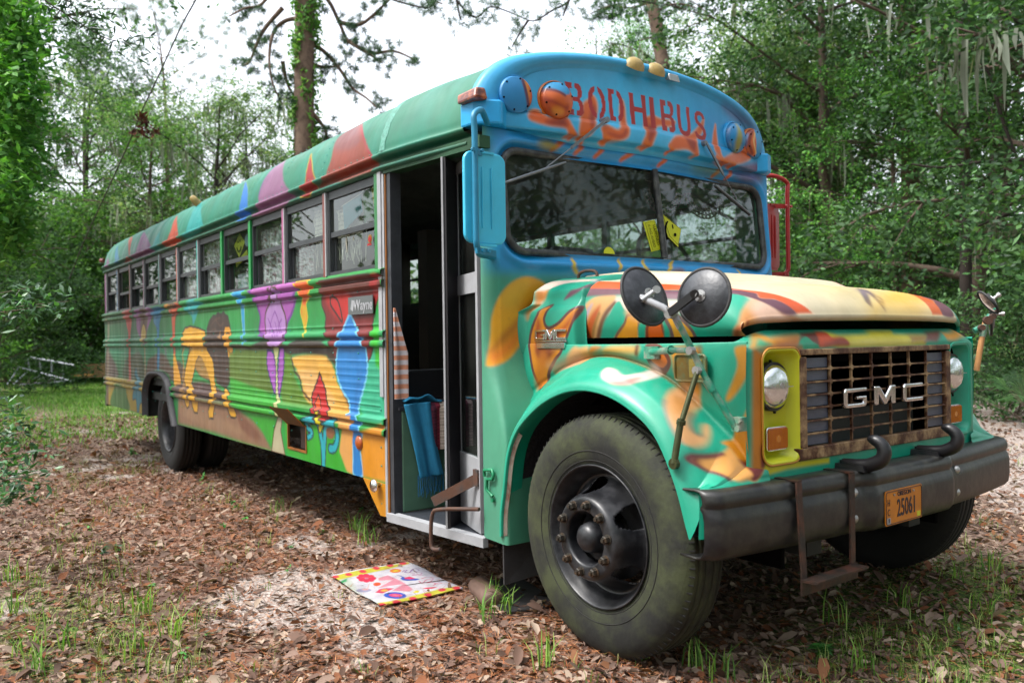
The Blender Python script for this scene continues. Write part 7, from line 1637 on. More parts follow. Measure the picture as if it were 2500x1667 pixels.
c1 = mixc(hf_.outputs[0], lit, tuple(lin('7a4a32'))); c2 = mixc(modf(sp.outputs[0], 1.2), c1, sd.outputs[0]); c3 = mixc(modf(sp.outputs[1], 1.4), c2, gra)
L.new(c3, b.inputs['Base Color'])
bm = N.new('ShaderNodeBump'); bm.inputs['Strength'].default_value = .7; bm.inputs['Distance'].default_value = .02; L.new(v1.outputs['Distance'], bm.inputs['Height']); L.new(bm.outputs[0], b.inputs['Normal'])
link('ground', gme, gm_, kind='structure')

def view_pts(n, r0, r1, pw=1.0, a0=-36, a1=36, rs=rng):
    """random ground points inside the view fan"""
    r = r0+(r1-r0)*rs.random(n)**pw; a = np.radians(a0+(a1-a0)*rs.random(n))
    fx, fy = _f.x, _f.y; l = math.hypot(fx, fy); fx /= l; fy /= l
    dx = fx*np.cos(a)+fy*np.sin(a); dy = fy*np.cos(a)-fx*np.sin(a)
    return np.stack([CAM.x+dx*r, CAM.y+dy*r], 1), r
def quad_cloud(C_, A, B, colr):
    """one diamond-ish leaf per row: centre, half-length vector, half-width vector"""
    n = len(C_); V = np.empty((n, 4, 3), np.float32); V[:, 0] = C_-A; V[:, 1] = C_+B; V[:, 2] = C_+A; V[:, 3] = C_-B
    return V.reshape(-1, 3), np.arange(n*4).reshape(n, 4), np.repeat(colr, 4, 0)
def palette(cols, n, rs=rng, jit=.18):
    P = np.array([lin(c) for c in cols]); i = rs.integers(0, len(P), n); return P[i]*(1+jit*(rs.random((n, 1))*2-1))
def leaf_mat(name, rough=.6, tr=.35, spec=.3):
    m = bpy.data.materials.new(name); m.use_nodes = True; t = m.node_tree; N = t.nodes; L = t.links; b = N['Principled BSDF']; o = N['Material Output']
    a = N.new('ShaderNodeAttribute'); a.attribute_name = 'Col'; L.new(a.outputs['Color'], b.inputs['Base Color']); b.inputs['Roughness'].default_value = rough; b.inputs['Specular IOR Level'].default_value = spec
    if tr:
        tl = N.new('ShaderNodeBsdfTranslucent'); mu = N.new('ShaderNodeVectorMath'); mu.operation = 'MULTIPLY'; mu.inputs[1].default_value = (1.25, 1.35, .55); L.new(a.outputs['Color'], mu.inputs[0]); L.new(mu.outputs[0], tl.inputs[0])
        mx = N.new('ShaderNodeMixShader'); mx.inputs[0].default_value = tr; L.new(b.outputs[0], mx.inputs[1]); L.new(tl.outputs[0], mx.inputs[2]); L.new(mx.outputs[0], o.inputs[0])
    MATS[name] = m; return m
leaf_mat('leaf'); leaf_mat('dead_leaf', .8, .1, .15); leaf_mat('grass', .6, .3, .2); leaf_mat('moss', .9, .25, .05); leaf_mat('glossy_leaf', .38, .25, .5)

# dead leaves
nL = 105000
P, r = view_pts(nL, 1.3, 17, 1.35); s, g = cov(P)
keep = rng.random(nL) > .52*s; keep &= ~((np.abs(P[:, 0]-.94) < .35) & (np.abs(P[:, 1]+1.26) < .25) & (rng.random(nL) > .04))
P = P[keep]; r = r[keep]; n = len(P); z = terr(P[:, 0], P[:, 1])
an = rng.random(n)*2*PI; Ls = (.007+.017*rng.random(n)**1.5+.018*(rng.random(n) > .97))*(1+r*.05); Ws = Ls*(.28+.3*rng.random(n)); tilt = rng.normal(0, .30, n); roll = rng.normal(0, .45, n)
A = np.stack([np.cos(an)*np.cos(tilt), np.sin(an)*np.cos(tilt), np.sin(tilt)], 1)*Ls[:, None]
B = np.stack([-np.sin(an)*np.cos(roll), np.cos(an)*np.cos(roll), np.sin(roll)], 1)*Ws[:, None]
Cn = np.stack([P[:, 0], P[:, 1], z+.003+np.abs(A[:, 2])+.008*rng.random(n)], 1)
col = palette(['705c52', '7c685c', '644f45', '8c7a6c', '554238', '755038', '4e3c34', '9a8878', '6e4630', '705c52'], n)
cu = (rng.random(n)*.8)[:, None]*np.array([0, 0, 1.])*Ws[:, None]
V = np.stack([Cn-A, Cn-A*.45+B*.9+cu, Cn+A*.35+B+cu, Cn+A*1.05, Cn+A*.35-B+cu, Cn-A*.45-B*.9+cu], 1).reshape(-1, 3).astype(np.float32); i = np.arange(n)[:, None]*6; F = np.concatenate([i+np.array([[0, 1, 2, 3]]), i+np.array([[0, 3, 4, 5]])], 0); cc = np.repeat(col, 6, 0)
link('leaf_litter', np_mesh('leaf_litter', V, F, False, cc), M('dead_leaf'), kind='stuff')
# pine needles, thickest along the door side
nN = 30000
P, r = view_pts(nN, 1.4, 9, 1.1); w_n = np.exp(-((P[:, 1]+1.45)/.75)**2); keep = rng.random(nN) < (.25+.75*w_n); P = P[keep]; n = len(P); z = terr(P[:, 0], P[:, 1])
an = rng.random(n)*2*PI; Ls = .035+.045*rng.random(n); A = np.stack([np.cos(an), np.sin(an), rng.normal(0, .10, n)], 1)*Ls[:, None]; B = np.stack([-np.sin(an), np.cos(an), np.zeros(n)], 1)*.0011
Cn = np.stack([P[:, 0], P[:, 1], z+.010+.012*rng.random(n)], 1); V, F, cc = quad_cloud(Cn, A, B, palette(['a8663f', '8a4c2c', 'b88458', '6a3a24', '9c6a4c'], n))
link('pine_needles', np_mesh('pine_needles', V, F, False, cc), M('dead_leaf'), kind='stuff')
# grass: curved blades in tufts
def grass_mesh(P, hts, nb, rs, cols, wd=.0016, spread=.03):
    n = len(P); k = np.repeat(np.arange(n), nb); m = len(k); z = terr(P[:, 0], P[:, 1])[k]
    base = np.stack([P[k, 0]+rs.normal(0, spread, m), P[k, 1]+rs.normal(0, spread, m), z-.003], 1); a = rs.random(m)*2*PI; h = hts[k]*(.5+.6*rs.random(m)); ln = h*(.15+.6*rs.random(m))
    D = np.stack([np.cos(a), np.sin(a), 0*a], 1); Sd = np.stack([-np.sin(a), np.cos(a), 0*a], 1)*wd*(1+h[:, None]*3)
    U_ = np.array([0, 0, 1.]); p1 = base+D*(ln*.25)[:, None]+U_*(h*.55)[:, None]; p2 = base+D*ln[:, None]+U_*(h*(.95-.2*rs.random(m)))[:, None]
    V = np.stack([base-Sd, base+Sd, p1+Sd*.9, p1-Sd*.9, p2+Sd*.15, p2-Sd*.15], 1).reshape(-1, 3); i = np.arange(m)[:, None]*6
    F = np.concatenate([i+np.array([[0, 1, 2, 3]]), i+np.array([[3, 2, 4, 5]])], 0); return V, F, np.repeat(palette(cols, m, rs), 6, 0)
P, r = view_pts(15000, 1.3, 14, 1.5); s, g = cov(P); patch = vnoise(P, 1.6, 77)
pr_g = np.clip(.02+.95*g*sstep((patch-.3)/.4)+.18*sstep((patch-.66)/.12), 0, 1)*(1-.6*s); keep = (rng.random(len(P)) < pr_g*.75) & ~((np.abs(P[:, 1]) < 1.05) & (P[:, 0] > -7) & (P[:, 0] < 2.9)) & ~((np.abs(P[:, 0]-.94) < .36) & (np.abs(P[:, 1]+1.26) < .27)); P = P[keep]
hts = .045+.10*rng.random(len(P))**2.2
a1_ = grass_mesh(P, hts, 7, rng, ['5a7a30', '6f9040', '466428', '8a9a5a', '7a7a4a', '9aa868'])
sp_t = np.array([[W_(x, y, 1)[0], W_(x, y, 1)[1]] for x, y in []]).reshape(-1, 2)
def gpt(px, py):
    d = W_(px, py, 1)-CAM; q = CAM+d*(-CAM.z/d.z); return (q.x, q.y)
TU = [gpt(*q) for q in ((860, 1290), (905, 1330), (880, 1300), (1190, 1520), (1210, 1480), (1230, 1500), (680, 1245), (100, 1640), (60, 1600), (330, 1600), (420, 1560), (160, 1580), (350, 1500), (2050, 1520), (2200, 1480), (2330, 1420), (2400, 1500), (1760, 1660), (1700, 1640), (2100, 1640), (1560, 1620), (1330, 1640), (2420, 1400), (30, 1500), (20, 1420))]
TU = np.array(TU); a2_ = grass_mesh(TU, np.full(len(TU), .17), 16, rng, ['5f8a3a', '7aa048', '4a7030', '94b060'], .0022, .03)
Pf, _ = view_pts(9000, 12, 34, 1.0, -34, -12); s, g = cov(Pf); Pf = Pf[rng.random(len(Pf)) < g]; a3_ = grass_mesh(Pf, np.full(len(Pf), .10), 5, rng, ['4f7a30', '5f8c3a', '7a9a50'], .006, .10)
o_ = 0; Vs = []; Fs = []; Cs = []
for V, F, cc in (a1_, a2_, a3_): Vs.append(V); Fs.append(F+o_); Cs.append(cc); o_ += len(V)
link('grass', np_mesh('grass', np.concatenate(Vs), np.concatenate(Fs), False, np.concatenate(Cs)), M('grass'), kind='stuff')

# =====================================================================
#  trees
# =====================================================================
mat('bark', lin('54463c'), rough=.9, noise=.35, nscale=5, bump=.8, bscale=14)
mat('pine_bark', lin('75604f'), rough=.9, noise=.45, nscale=6, bump=1.0, bscale=12, col2=lin('4a3a30'))
mat('dark_bark', lin('2e2621'), rough=.9, noise=.35, nscale=5, bump=.8, bscale=14)
def tree_mesh(seed, H, r0, base, rad, nlimb, ncl, nleaf, ls, cols, spread=.42, droop=.15, lean=0., style='leaf', top_only=False, moss=0, shape=None, trunk_seg=9):
    rs = np.random.default_rng(seed); tb = MB(); tips = []; mossp = []
    tr = [Vector((0, 0, -.2))]; d = Vector((lean, rs.normal(0, .04), 1)).normalized()
    for i in range(trunk_seg):
        d = (d+Vector((rs.normal(0, .05), rs.normal(0, .05), 0))).normalized(); tr.append(tr[-1]+d*(H*.93/trunk_seg))
    rr_ = [r0*(1.25 if i == 0 else 1)*(1-.85*(i/trunk_seg)) for i in range(trunk_seg+1)]; tb.tube(tr, rr_, 10)
    def at(h):
        f = np.clip(h/(H*.93), 0, .999)*trunk_seg; i = int(f); return tr[i].lerp(tr[i+1], f-i), rr_[i]
    for k in range(nlimb):
        f = (k+rs.random()*.8)/nlimb; h = base+(H-base)*(f**.9)*.95; p, rr0 = at(h); a = k*2.4+rs.normal(0, .4)
        if shape: L = rad*shape(f)
        else: L = rad*(.35+.75*math.sin(PI*min(1, .15+f*.85)))
        L *= .75+.5*rs.random(); el = .25+.5*f+rs.normal(0, .12); dv = Vector((math.cos(a)*math.cos(el), math.sin(a)*math.cos(el), math.sin(el))); pts = [p]; n = 5
        for i in range(n):
            dv = (dv+Vector((rs.normal(0, .16), rs.normal(0, .16), rs.normal(0, .10)-droop*.35))).normalized(); pts.append(pts[-1]+dv*L/n)
        rl = max(.015, rr0*.45); tb.tube(pts, [rl*(1-.8*i/n) for i in range(n+1)], 6, cap=False)
        for i in range(2, n+1):
            tips.append(pts[i])
            for q in range(2):
                dv2 = (dv+Vector((rs.normal(0, .7), rs.normal(0, .7), rs.normal(0, .45)-droop))).normalized(); l2 = L*(.18+.22*rs.random()); pe = pts[i]+dv2*l2
                tb.tube([pts[i], pts[i].lerp(pe, .5)+Vector((0, 0, .06*l2)), pe], [rl*.35, rl*.22, rl*.1], 4, cap=False); tips.append(pe); tips.append(pts[i].lerp(pe, .6))
                if rs.random() < moss: mossp.append((pts[i], L)); mossp.append((pe, L))
    T = np.array([tuple(t) for t in tips]); ci = rs.integers(0, len(T), ncl); cc = T[ci]+rs.normal(0, 1, (ncl, 3))*np.array([.30, .30, .22])*rad*spread
    if top_only: cc = cc[cc[:, 2] > base]
    ncl = len(cc); csz = .5+.9*rs.random(ncl); k = np.repeat(np.arange(ncl), nleaf); m = len(k)
    off = rs.normal(0, 1, (m, 3))*np.array([.20, .20, .13])*csz[k][:, None]*(rad/4)**.5; pos = cc[k]+off
    if style == 'needle':
        dirn = rs.normal(0, 1, (m, 3)); dirn[:, 2] += .3; dirn /= np.linalg.norm(dirn, axis=1)[:, None]; A = dirn*ls*(.7+.6*rs.random((m, 1))); pos = cc[k]+A*1.0+rs.normal(0, .03, (m, 3)); B = np.cross(dirn, rs.normal(0, 1, (m, 3))); B = B/np.linalg.norm(B, axis=1)[:, None]*ls*.07
    else:
        an = rs.random(m)*2*PI; ti = rs.normal(0, .5, m); A = np.stack([np.cos(an)*np.cos(ti), np.sin(an)*np.cos(ti), np.sin(ti)-.2], 1)*(ls*(.6+.8*rs.random(m)))[:, None]
        nr = rs.normal(0, 1, (m, 3)); B = np.cross(A, nr); B = B/np.linalg.norm(B, axis=1)[:, None]*(ls*(.35+.25*rs.random(m)))[:, None]
    tone = (.72+.56*rs.random(ncl))[k][:, None]; col = palette(cols, m, rs, .2)*tone
    V, F, c3_ = quad_cloud(pos, A, B, col)
    crown = np_mesh('crown', V, F, False, c3_)
    tm = bpy.data.meshes.new('trunk'); tm.from_pydata(tb.V, [], tb.F); tm.polygons.foreach_set('use_smooth', tb.sm); tm.update()
    mm = None
    if mossp:
        n = len(mossp)*9; pp = np.array([tuple(q[0]) for q in mossp]); k = rs.integers(0, len(pp), n); l = .25+.9*rs.random(n)**1.5; top = pp[k]+rs.normal(0, 1, (n, 3))*np.array([.16, .16, .05]); a = rs.random(n)*PI; wv = np.stack([np.cos(a), np.sin(a), 0*a], 1)*(.010+.022*rs.random(n))[:, None]
        bot = top-np.array([0, 0, 1.])*l[:, None]+rs.normal(0, .05, (n, 3)); md = (top+bot)/2+rs.normal(0, .03, (n, 3))
        V = np.stack([top-wv, top+wv, md+wv*1.4, md-wv*1.4, bot+wv*.2, bot-wv*.2], 1).reshape(-1, 3); i = np.arange(n)[:, None]*6
        mm = np_mesh('spanish_moss', V, np.concatenate([i+np.array([[0, 1, 2, 3]]), i+np.array([[3, 2, 4, 5]])], 0), False, np.repeat(palette(['7f867a', '6e7468', '8a9084', '626859'], n, rs), 6, 0))
    return tm, crown, mm
def plant_tree(kind, ms, loc, rz, sc, bark, lm, label, group, cat='tree'):
    o = empty(kind, loc, label, cat, group, rz); o.scale = sc if isinstance(sc, tuple) else (sc, sc, sc)
    link('trunk', ms[0], bark, o); link('crown', ms[1], lm, o)
    if ms[2]: link('spanish_moss', ms[2], M('moss'), o, kind='stuff')
    return o
G_L = ['3c642a', '4c7c34', '5c8c40', '34582a', '6c9a4a']      # fresh broadleaf
G_M = ['4c6a40', '5c7c4c', '6c8a58', '40603a', '80926a']      # greyer mid green
G_D = ['2c4a2c', '385c32', '46683a', '263f26', '52744a']      # deep green
G_B = ['4a8034', '5e9844', '3e7030', '78aa54', '386830']      # bright
MA = tree_mesh(1, 11, .20, 2.2, 3.6, 20, 560, 26, .055, G_M, moss=.18)
MBr = tree_mesh(2, 10, .17, 1.5, 3.2, 22, 680, 26, .050, G_L, droop=.2)
MC = tree_mesh(3, 12.5, .20, 2.4, 3.8, 22, 1150, 30, .060, G_D, moss=.06)
MD = tree_mesh(4, 3.2, .05, .15, 1.7, 18, 480, 30, .042, G_L, spread=.5, droop=.0)
ME = tree_mesh(5, 16, .20, 10.0, 3.4, 16, 230, 60, .10, ['3c5a40', '4c6c4c', '2e4a34', '62805c'], style='needle', spread=.20, droop=-.1, shape=lambda f: .55+.6*math.sin(PI*f))
MG = tree_mesh(7, 8.5, .14, .8, 3.0, 30, 1300, 30, .042, G_B, droop=.25, spread=.45)
MH = tree_mesh(8, 2.6, .04, .1, 1.6, 16, 420, 30, .045, G_D, spread=.55, droop=0)
def gz(p): return Vector((p[0], p[1], float(terr(p[0], p[1]))))
def base_at(px, t): q = W_(px, 800, t); return gz(q)
M_leaf = M('leaf')
TREES = [
 # mesh, px, distance, scale, turn, bark, kind, label, group
 (MC, -330, 19, 1.15, .3, 'bark', 'broadleaf_tree', 'dark leafy tree filling the far left edge of the clearing', 'trees behind the bus'),
 (MBr, 60, 31, 1.1, 1.0, 'bark', 'broadleaf_tree', 'green leafy tree right behind the fallen white frame', 'trees behind the bus'),
 (MA, 225, 31, 1.1, 2.2, 'dark_bark', 'oak_tree', 'grey green oak with moss left of the rear of the bus', 'trees behind the bus'),
 (MBr, 350, 30, 1.0, 4.0, 'bark', 'broadleaf_tree', 'fresh green tree above the rear corner of the bus', 'trees behind the bus'),
 (MA, 505, 29, .98, .6, 'bark', 'oak_tree', 'mossy grey green oak above the last windows of the bus', 'trees behind the bus'),
 (MA, 640, 31, .95, 3.3, 'bark', 'oak_tree', 'rounded oak just left of the big pine trunk', 'trees behind the bus'),
 (MC, 160, 34, 1.15, 5.1, 'bark', 'broadleaf_tree', 'tall dark tree far behind the white frame', 'trees behind the bus'),
 (MC, 400, 42, .95, 2.9, 'bark', 'broadleaf_tree', 'distant dark tree under the tall sparse pine', 'trees behind the bus'),
 (MC, 700, 44, .85, 1.9, 'bark', 'broadleaf_tree', 'distant dark tree behind the big pine trunk', 'trees behind the bus'),
 (ME, 425, 36, 1.0, .2, 'pine_bark', 'pine_tree', 'tall pale pine with sparse flat crown against the sky on the left', None),
 (MG, 1570, 36, (.80, .80, 1.70), 2.0, 'bark', 'broadleaf_tree', 'bright green crown showing over the bus roof beside the second pine', None),
 (MA, 1800, 30, 1.20, 4.4, 'bark', 'oak_tree', 'pale mossy oak behind the right end of the bus roof', 'trees right of the bus'),
 (MC, 2110, 19, 1.05, .9, 'bark', 'broadleaf_tree', 'tall dark tree between the live oak and the vine covered trunk', 'trees right of the bus'),
 (MC, 2330, 16, 1.0, 3.7, 'dark_bark', 'broadleaf_tree', 'tall shady tree leaning over the right side of the track', 'trees right of the bus'),
 (MC, 2560, 13, 1.0, 5.3, 'dark_bark', 'broadleaf_tree', 'shady tree with dark drooping boughs at the right edge', 'trees right of the bus'),
 (MG, 2190, 17.5, .80, 1.1, 'bark', 'broadleaf_tree', 'lower bright green tree above the far end of the hood', 'trees right of the bus'),
 (MC, 2420, 22, .80, 2.6, 'bark', 'broadleaf_tree', 'green tree behind the far round mirror', 'trees right of the bus'),
 (MC, 2250, 33, 1.2, 2.1, 'bark', 'broadleaf_tree', 'distant dark tree behind the parked car', 'trees right of the bus'),
 (MBr, 2050, 40, 1.2, .1, 'bark', 'broadleaf_tree', 'distant green tree behind the live oak trunk', 'trees right of the bus'),
]
for ms, px, t, sc, tu, bk_, kd, lb, gp in TREES:
    plant_tree(kd, ms, base_at(px, t), tu, sc, M(bk_), M_leaf, lb, gp)
SHR = [(MD, 10, 28, 1.5, 'low shrub left of the white frame'), (MD, 75, 30, 1.8, 'tall green shrub behind the left end of the white frame'), (MD, 130, 28.5, 1.4, 'green shrub seen through the rungs of the white frame'), (MD, 180, 31, 1.9, 'tall light green shrub behind the right end of the white frame'), (MD, 215, 29.5, 1.3, 'light green shrub behind the wooden pallet'), (MH, 250, 29, 1.5, 'dark shrub beside the rear corner of the bus'), (MD, 300, 33, 2.2, 'tall shrub hidden behind the rear windows of the bus'), (MH, -40, 22, 1.3, 'dark shrub at the left edge behind the nearest branches'),
       (MD, 2085, 25, 1.2, 'green shrub beneath the live oak'), (MD, 1930, 21, 1.3, 'pale green shrub seen under the red mirror'), (MH, 2200, 27, 1.1, 'dark shrub above the far headlight'), (MH, 2290, 30, 1.2, 'dark shrub left of the parked car'), (MH, 2520, 12, .80, 'dense bush behind the palmetto'), (MH, 2490, 17, .9, 'small bush in front of the parked car')]
for i, (ms, px, t, sc, lb) in enumerate(SHR): plant_tree('shrub', ms, base_at(px, t), i*1.3, sc, M('bark'), M_leaf, lb, 'shrubs at the edge of the clearing', 'shrub')
# far wood closing the horizon: one mass nobody could count
rs = np.random.default_rng(90); n = 30000
a = np.radians(-40+80*rs.random(n)); d = 50+26*rs.random(n); fx, fy = _f.x, _f.y
side_k = .55+.45*np.abs(np.sin(a*7+1)); zt = (4.5+5.0*rs.random(n)**.7)*side_k*rs.random(n)**.6
pos = np.stack([CAM.x+(fx*np.cos(a)+fy*np.sin(a))*d, CAM.y+(fy*np.cos(a)-fx*np.sin(a))*d, zt+.2], 1); A = rs.normal(0, .20, (n, 3)); B = np.cross(A, rs.normal(0, 1, (n, 3))); B = B/np.linalg.norm(B, axis=1)[:, None]*.18
V, F, cc = quad_cloud(pos, A*1.2, B, palette(G_D+G_M, n, rs)); link('far_wood', np_mesh('far_wood', V, F, False, cc), M_leaf, kind='stuff')
# unseen wood added behind the camera, for dark reflections in glass and shade
rs = np.random.default_rng(91); n = 85000; a = np.radians(-158+246*rs.random(n)); d = 12.5+9*rs.random(n); zz_ = 12*rs.random(n)**.8
q_ = np.stack([a*7, zz_*.55+d*.3], 1); keep = vnoise(q_, 1.0, 17)+.25*sstep((4-zz_)/4) > .40; a, d, zz_ = a[keep], d[keep], zz_[keep]; n = len(a)
pos = np.stack([2+np.cos(a)*d, -2+np.sin(a)*d, zz_+.1], 1)+rs.normal(0, .2, (n, 3)); A = rs.normal(0, .085, (n, 3)); B = np.cross(A, rs.normal(0, 1, (n, 3))); B = B/np.linalg.norm(B, axis=1)[:, None]*.085
V, F, cc = quad_cloud(pos, A*1.2, B, palette(G_D+G_M, n, rs)); link('unseen_wood', np_mesh('unseen_wood', V, F, False, cc), M_leaf, kind='stuff')
# twigs in the litter
tw = MB(); P, r = view_pts(170, 1.4, 9, 1.2)
for x, y in P:
    a = rng.random()*2*PI; l = .05+.14*rng.random(); z = float(terr(x, y))+.016; dx, dy = math.cos(a)*l, math.sin(a)*l; tw.tube([(x-dx, y-dy, z), (x+rng.normal(0, .008), y+rng.normal(0, .008), z+.008), (x+dx, y+dy, z+.002)], [.0022, .0018, .001], 5)
tw.build('fallen_twigs', M('dark_bark'), None, kind='stuff')

# ---- the big vine covered pine behind the bus
big = empty('pine_tree', base_at(742, 20), 'big pine trunk wrapped in green vines rising behind the bus roof', 'tree')
bp_ = Vector(big.location); tb = MB(); top_ = W_(746, -900, 20)
pts = [bp_-Vector((0, 0, .2)), W_(743, 600, 20), W_(742, 300, 20), W_(744, 0, 20), W_(747, -300, 20), top_]
tb.tube(pts, [.34, .27, .245, .235, .22, .15], 18)
BR = [[(735, 45), (700, 50), (672, 72), (660, 110), (658, 160), (668, 210), (690, 255)], [(752, 105), (790, 125), (830, 170), (860, 215), (895, 240), (918, 262)], [(755, -30), (800, 0), (828, 55), (850, 100), (890, 125), (935, 155)], [(850, 100), (905, 130), (960, 125), (1010, 145)], [(828, 55), (880, 60), (930, 20), (960, -10)], [(748, 150), (790, 165), (830, 160)], [(762, 275), (790, 310), (800, 340)], [(690, 150), (700, 200), (720, 240)], [(740, -120), (690, -60), (640, 10), (600, 20), (560, 40)], [(742, -90), (840, -60), (960, -30), (1080, 10)], [(690, 20), (640, 80), (610, 150), (590, 160)]]
tuft = []
for b_ in BR:
    q = [W_(x, y, 20+.25*math.sin(i)) for i, (x, y) in enumerate(b_)]; q = [Vector(v) for v in cr(q, 4)]; n = len(q); tb.tube(q, [.060*(1-.75*i/n) for i in range(n)], 7)
    for i in range(n//3, n, 1): tuft.append(q[i])
tb.build('trunk', M('pine_bark'), None).parent = big
bpy.context.view_layer.update()
for ch in big.children: ch.matrix_parent_inverse = big.matrix_world.inverted()
def tufts(cen, per, n_t, ls, cols, rs, wd=.006, spread=.35):
    cen = np.array([tuple(c) for c in cen]); k0 = rs.integers(0, len(cen), n_t); tc_ = cen[k0]+rs.normal(0, spread, (n_t, 3))*np.array([1, 1, .7]); k = np.repeat(np.arange(n_t), per); m = len(k)
    d = rs.normal(0, 1, (m, 3)); d /= np.linalg.norm(d, axis=1)[:, None]; A = d*(ls*(.6+.5*rs.random(m)))[:, None]; B = np.cross(d, rs.normal(0, 1, (m, 3))); B = B/np.linalg.norm(B, axis=1)[:, None]*wd
    return quad_cloud(tc_[k]+A*.9, A, B, palette(cols, m, rs))
V, F, cc = tufts(tuft, 60, 250, .085, ['2e4a3a', '3e5c46', '223a2c', '54705a'], np.random.default_rng(5), .0065, .20)
o = link('crown', np_mesh('crown', V, F, False, cc), M_leaf, big); o.matrix_parent_inverse = big.matrix_world.inverted()
rs = np.random.default_rng(6); n = 9000; h = rs.random(n)**.8; hh = bp_.z+.5+(11.5-bp_.z)*h; a = rs.random(n)*2*PI; dens = vnoise(np.stack([a*1.5, hh*.9], 1), 1.6, 4); keep = dens+.16*sstep((hh-5)/4) > .62; a = a[keep]; hh = hh[keep]; n = len(a); rad_ = .25+np.abs(rs.normal(0, .09, n)); cx0 = np.interp(hh, [p.z for p in pts], [p.x for p in pts]); cy0 = np.interp(hh, [p.z for p in pts], [p.y for p in pts])
pos = np.stack([cx0+np.cos(a)*rad_, cy0+np.sin(a)*rad_, hh], 1); A = rs.normal(0, .045, (n, 3)); B = np.cross(A, rs.normal(0, 1, (n, 3))); B = B/np.linalg.norm(B, axis=1)[:, None]*.03
V, F, cc = quad_cloud(pos, A, B, palette(['4c7a34', '5e9040', '3a6428', '7aa850'], n, rs)); o = link('vine', np_mesh('vine', V, F, False, cc), M_leaf, big); o.matrix_parent_inverse = big.matrix_world.inverted()
# ---- second pine, leaning, behind the forehead of the bus
def free_tree(kind, loc, label, cat='tree', group=None):
    e = empty(kind, loc, label, cat, group); bpy.context.view_layer.update(); return e
def put(e, o): o.parent = e; o.matrix_parent_inverse = e.matrix_world.inverted(); return o
p2 = free_tree('pine_tree', base_at(1640, 27), 'slim leaning pine trunk behind the painted forehead of the bus')
tb = MB(); tb.tube([Vector(p2.location)-Vector((0, 0, .2)), W_(1632, 500, 27), W_(1622, 180, 27), W_(1602, 60, 27), W_(1590, 0, 27), W_(1575, -200, 27), W_(1570, -500, 27)], [.30, .26, .225, .215, .21, .17, .1], 14)
bl_ = []
for b_ in ([(1592, 5), (1540, 20), (1490, 15), (1440, 35)], [(1590, -10), (1530, -40), (1470, -20)], [(1600, 30), (1650, 10), (1700, 20)], [(1585, -60), (1640, -50), (1690, -20)], [(1612, 95), (1590, 92), (1560, 100)], [(1490, 15), (1470, 30), (1455, 40)]):
    q = [Vector(v) for v in cr([W_(x, y, 27) for x, y in b_], 4)]; tb.tube(q, [.05*(1-.7*i/len(q)) for i in range(len(q))], 6); bl_ += q[2:]
put(p2, tb.build('trunk', M('pine_bark'), None)); V, F, cc = tufts(bl_, 55, 110, .11, ['3a5644', '4a6854', '2c4636'], np.random.default_rng(8), .008, .28); put(p2, link('crown', np_mesh('crown', V, F, False, cc), M_leaf, None))
# ---- pine bough hanging in from above, between the two pines
p3 = free_tree('overhanging_bough', W_(1250, -60, 13), 'drooping pine bough with moss hanging in from the top edge', 'branch'); tb = MB(); bl_ = []
for b_ in ([(1090, -60), (1115, 0), (1150, 38), (1170, 40), (1195, 18), (1230, 25), (1290, 50)], [(1400, -70), (1390, 0), (1350, 25), (1310, 50), (1290, 50)], [(1390, 0), (1380, 25), (1375, 40)], [(1290, 50), (1270, 80), (1250, 115)], [(1115, 0), (1120, 30), (1125, 50)], [(1010, -40), (1040, 0), (1060, 15)], [(900, -30), (960, 0), (1040, 20), (1060, 5)], [(1480, -40), (1540, -5), (1600, 10)]):
    q = [Vector(v) for v in cr([W_(x, y, 13) for x, y in b_], 4)]; tb.tube(q, [.020*(1-.6*i/len(q)) for i in range(len(q))], 6); bl_ += q[3:]
put(p3, tb.build('branch', M('dark_bark'), None)); V, F, cc = tufts(bl_, 40, 150, .055, ['34503e', '46644e', '2a4434', '5a7460'], np.random.default_rng(9), .0035, .12); put(p3, link('needles', np_mesh('needles', V, F, False, cc), M_leaf, None))
# ---- live oak bare limbs right of the windscreen
lo = free_tree('live_oak', base_at(1995, 21), 'gnarled dark oak trunk and bare forking limbs right of the windscreen'); tb = MB(); bl_ = []
lb_ = Vector(lo.location)
for b_, r_ in (([(2000, 720), (1985, 640), (1975, 560), (1960, 470), (1930, 420), (1890, 385), (1850, 360)], .30), ([(1975, 560), (1990, 450), (1960, 350), (1945, 300), (1950, 250), (1990, 215), (2020, 170)], .20), ([(1930, 420), (1925, 330), (1915, 270), (1930, 200)], .14), ([(1890, 385), (1840, 340), (1800, 330)], .09), ([(1850, 360), (1780, 300), (1740, 290)], .07), ([(1985, 640), (2030, 600), (2060, 560)], .12), ([(1945, 300), (1900, 280), (1860, 230), (1800, 200)], .07), ([(1950, 250), (2000, 250), (2060, 200), (2090, 120)], .07), ([(1960, 470), (2020, 430), (2080, 400)], .06)):
    q = [Vector(v) for v in cr([W_(x, y, 21+.5*math.sin(i*1.7)) for i, (x, y) in enumerate(b_)], 4)]
    if r_ > .25: q = [lb_-Vector((0, 0, .2))]+q
    tb.tube(q, [r_*(1.15-.6*i/len(q)) for i in range(len(q))], 9); bl_ += q[4:]
put(lo, tb.build('trunk', M('dark_bark'), None)); rs = np.random.default_rng(12)
cen = np.array([tuple(v) for v in bl_]); n = 24000; k0 = rs.integers(0, len(cen), 560); cl = cen[k0]+rs.normal(0, .6, (560, 3))+np.array([0, 0, .55]); k = rs.integers(0, 560, n); pos = cl[k]+rs.normal(0, .17, (n, 3)); A = rs.normal(0, .05, (n, 3)); B = np.cross(A, rs.normal(0, 1, (n, 3))); B = B/np.linalg.norm(B, axis=1)[:, None]*.028
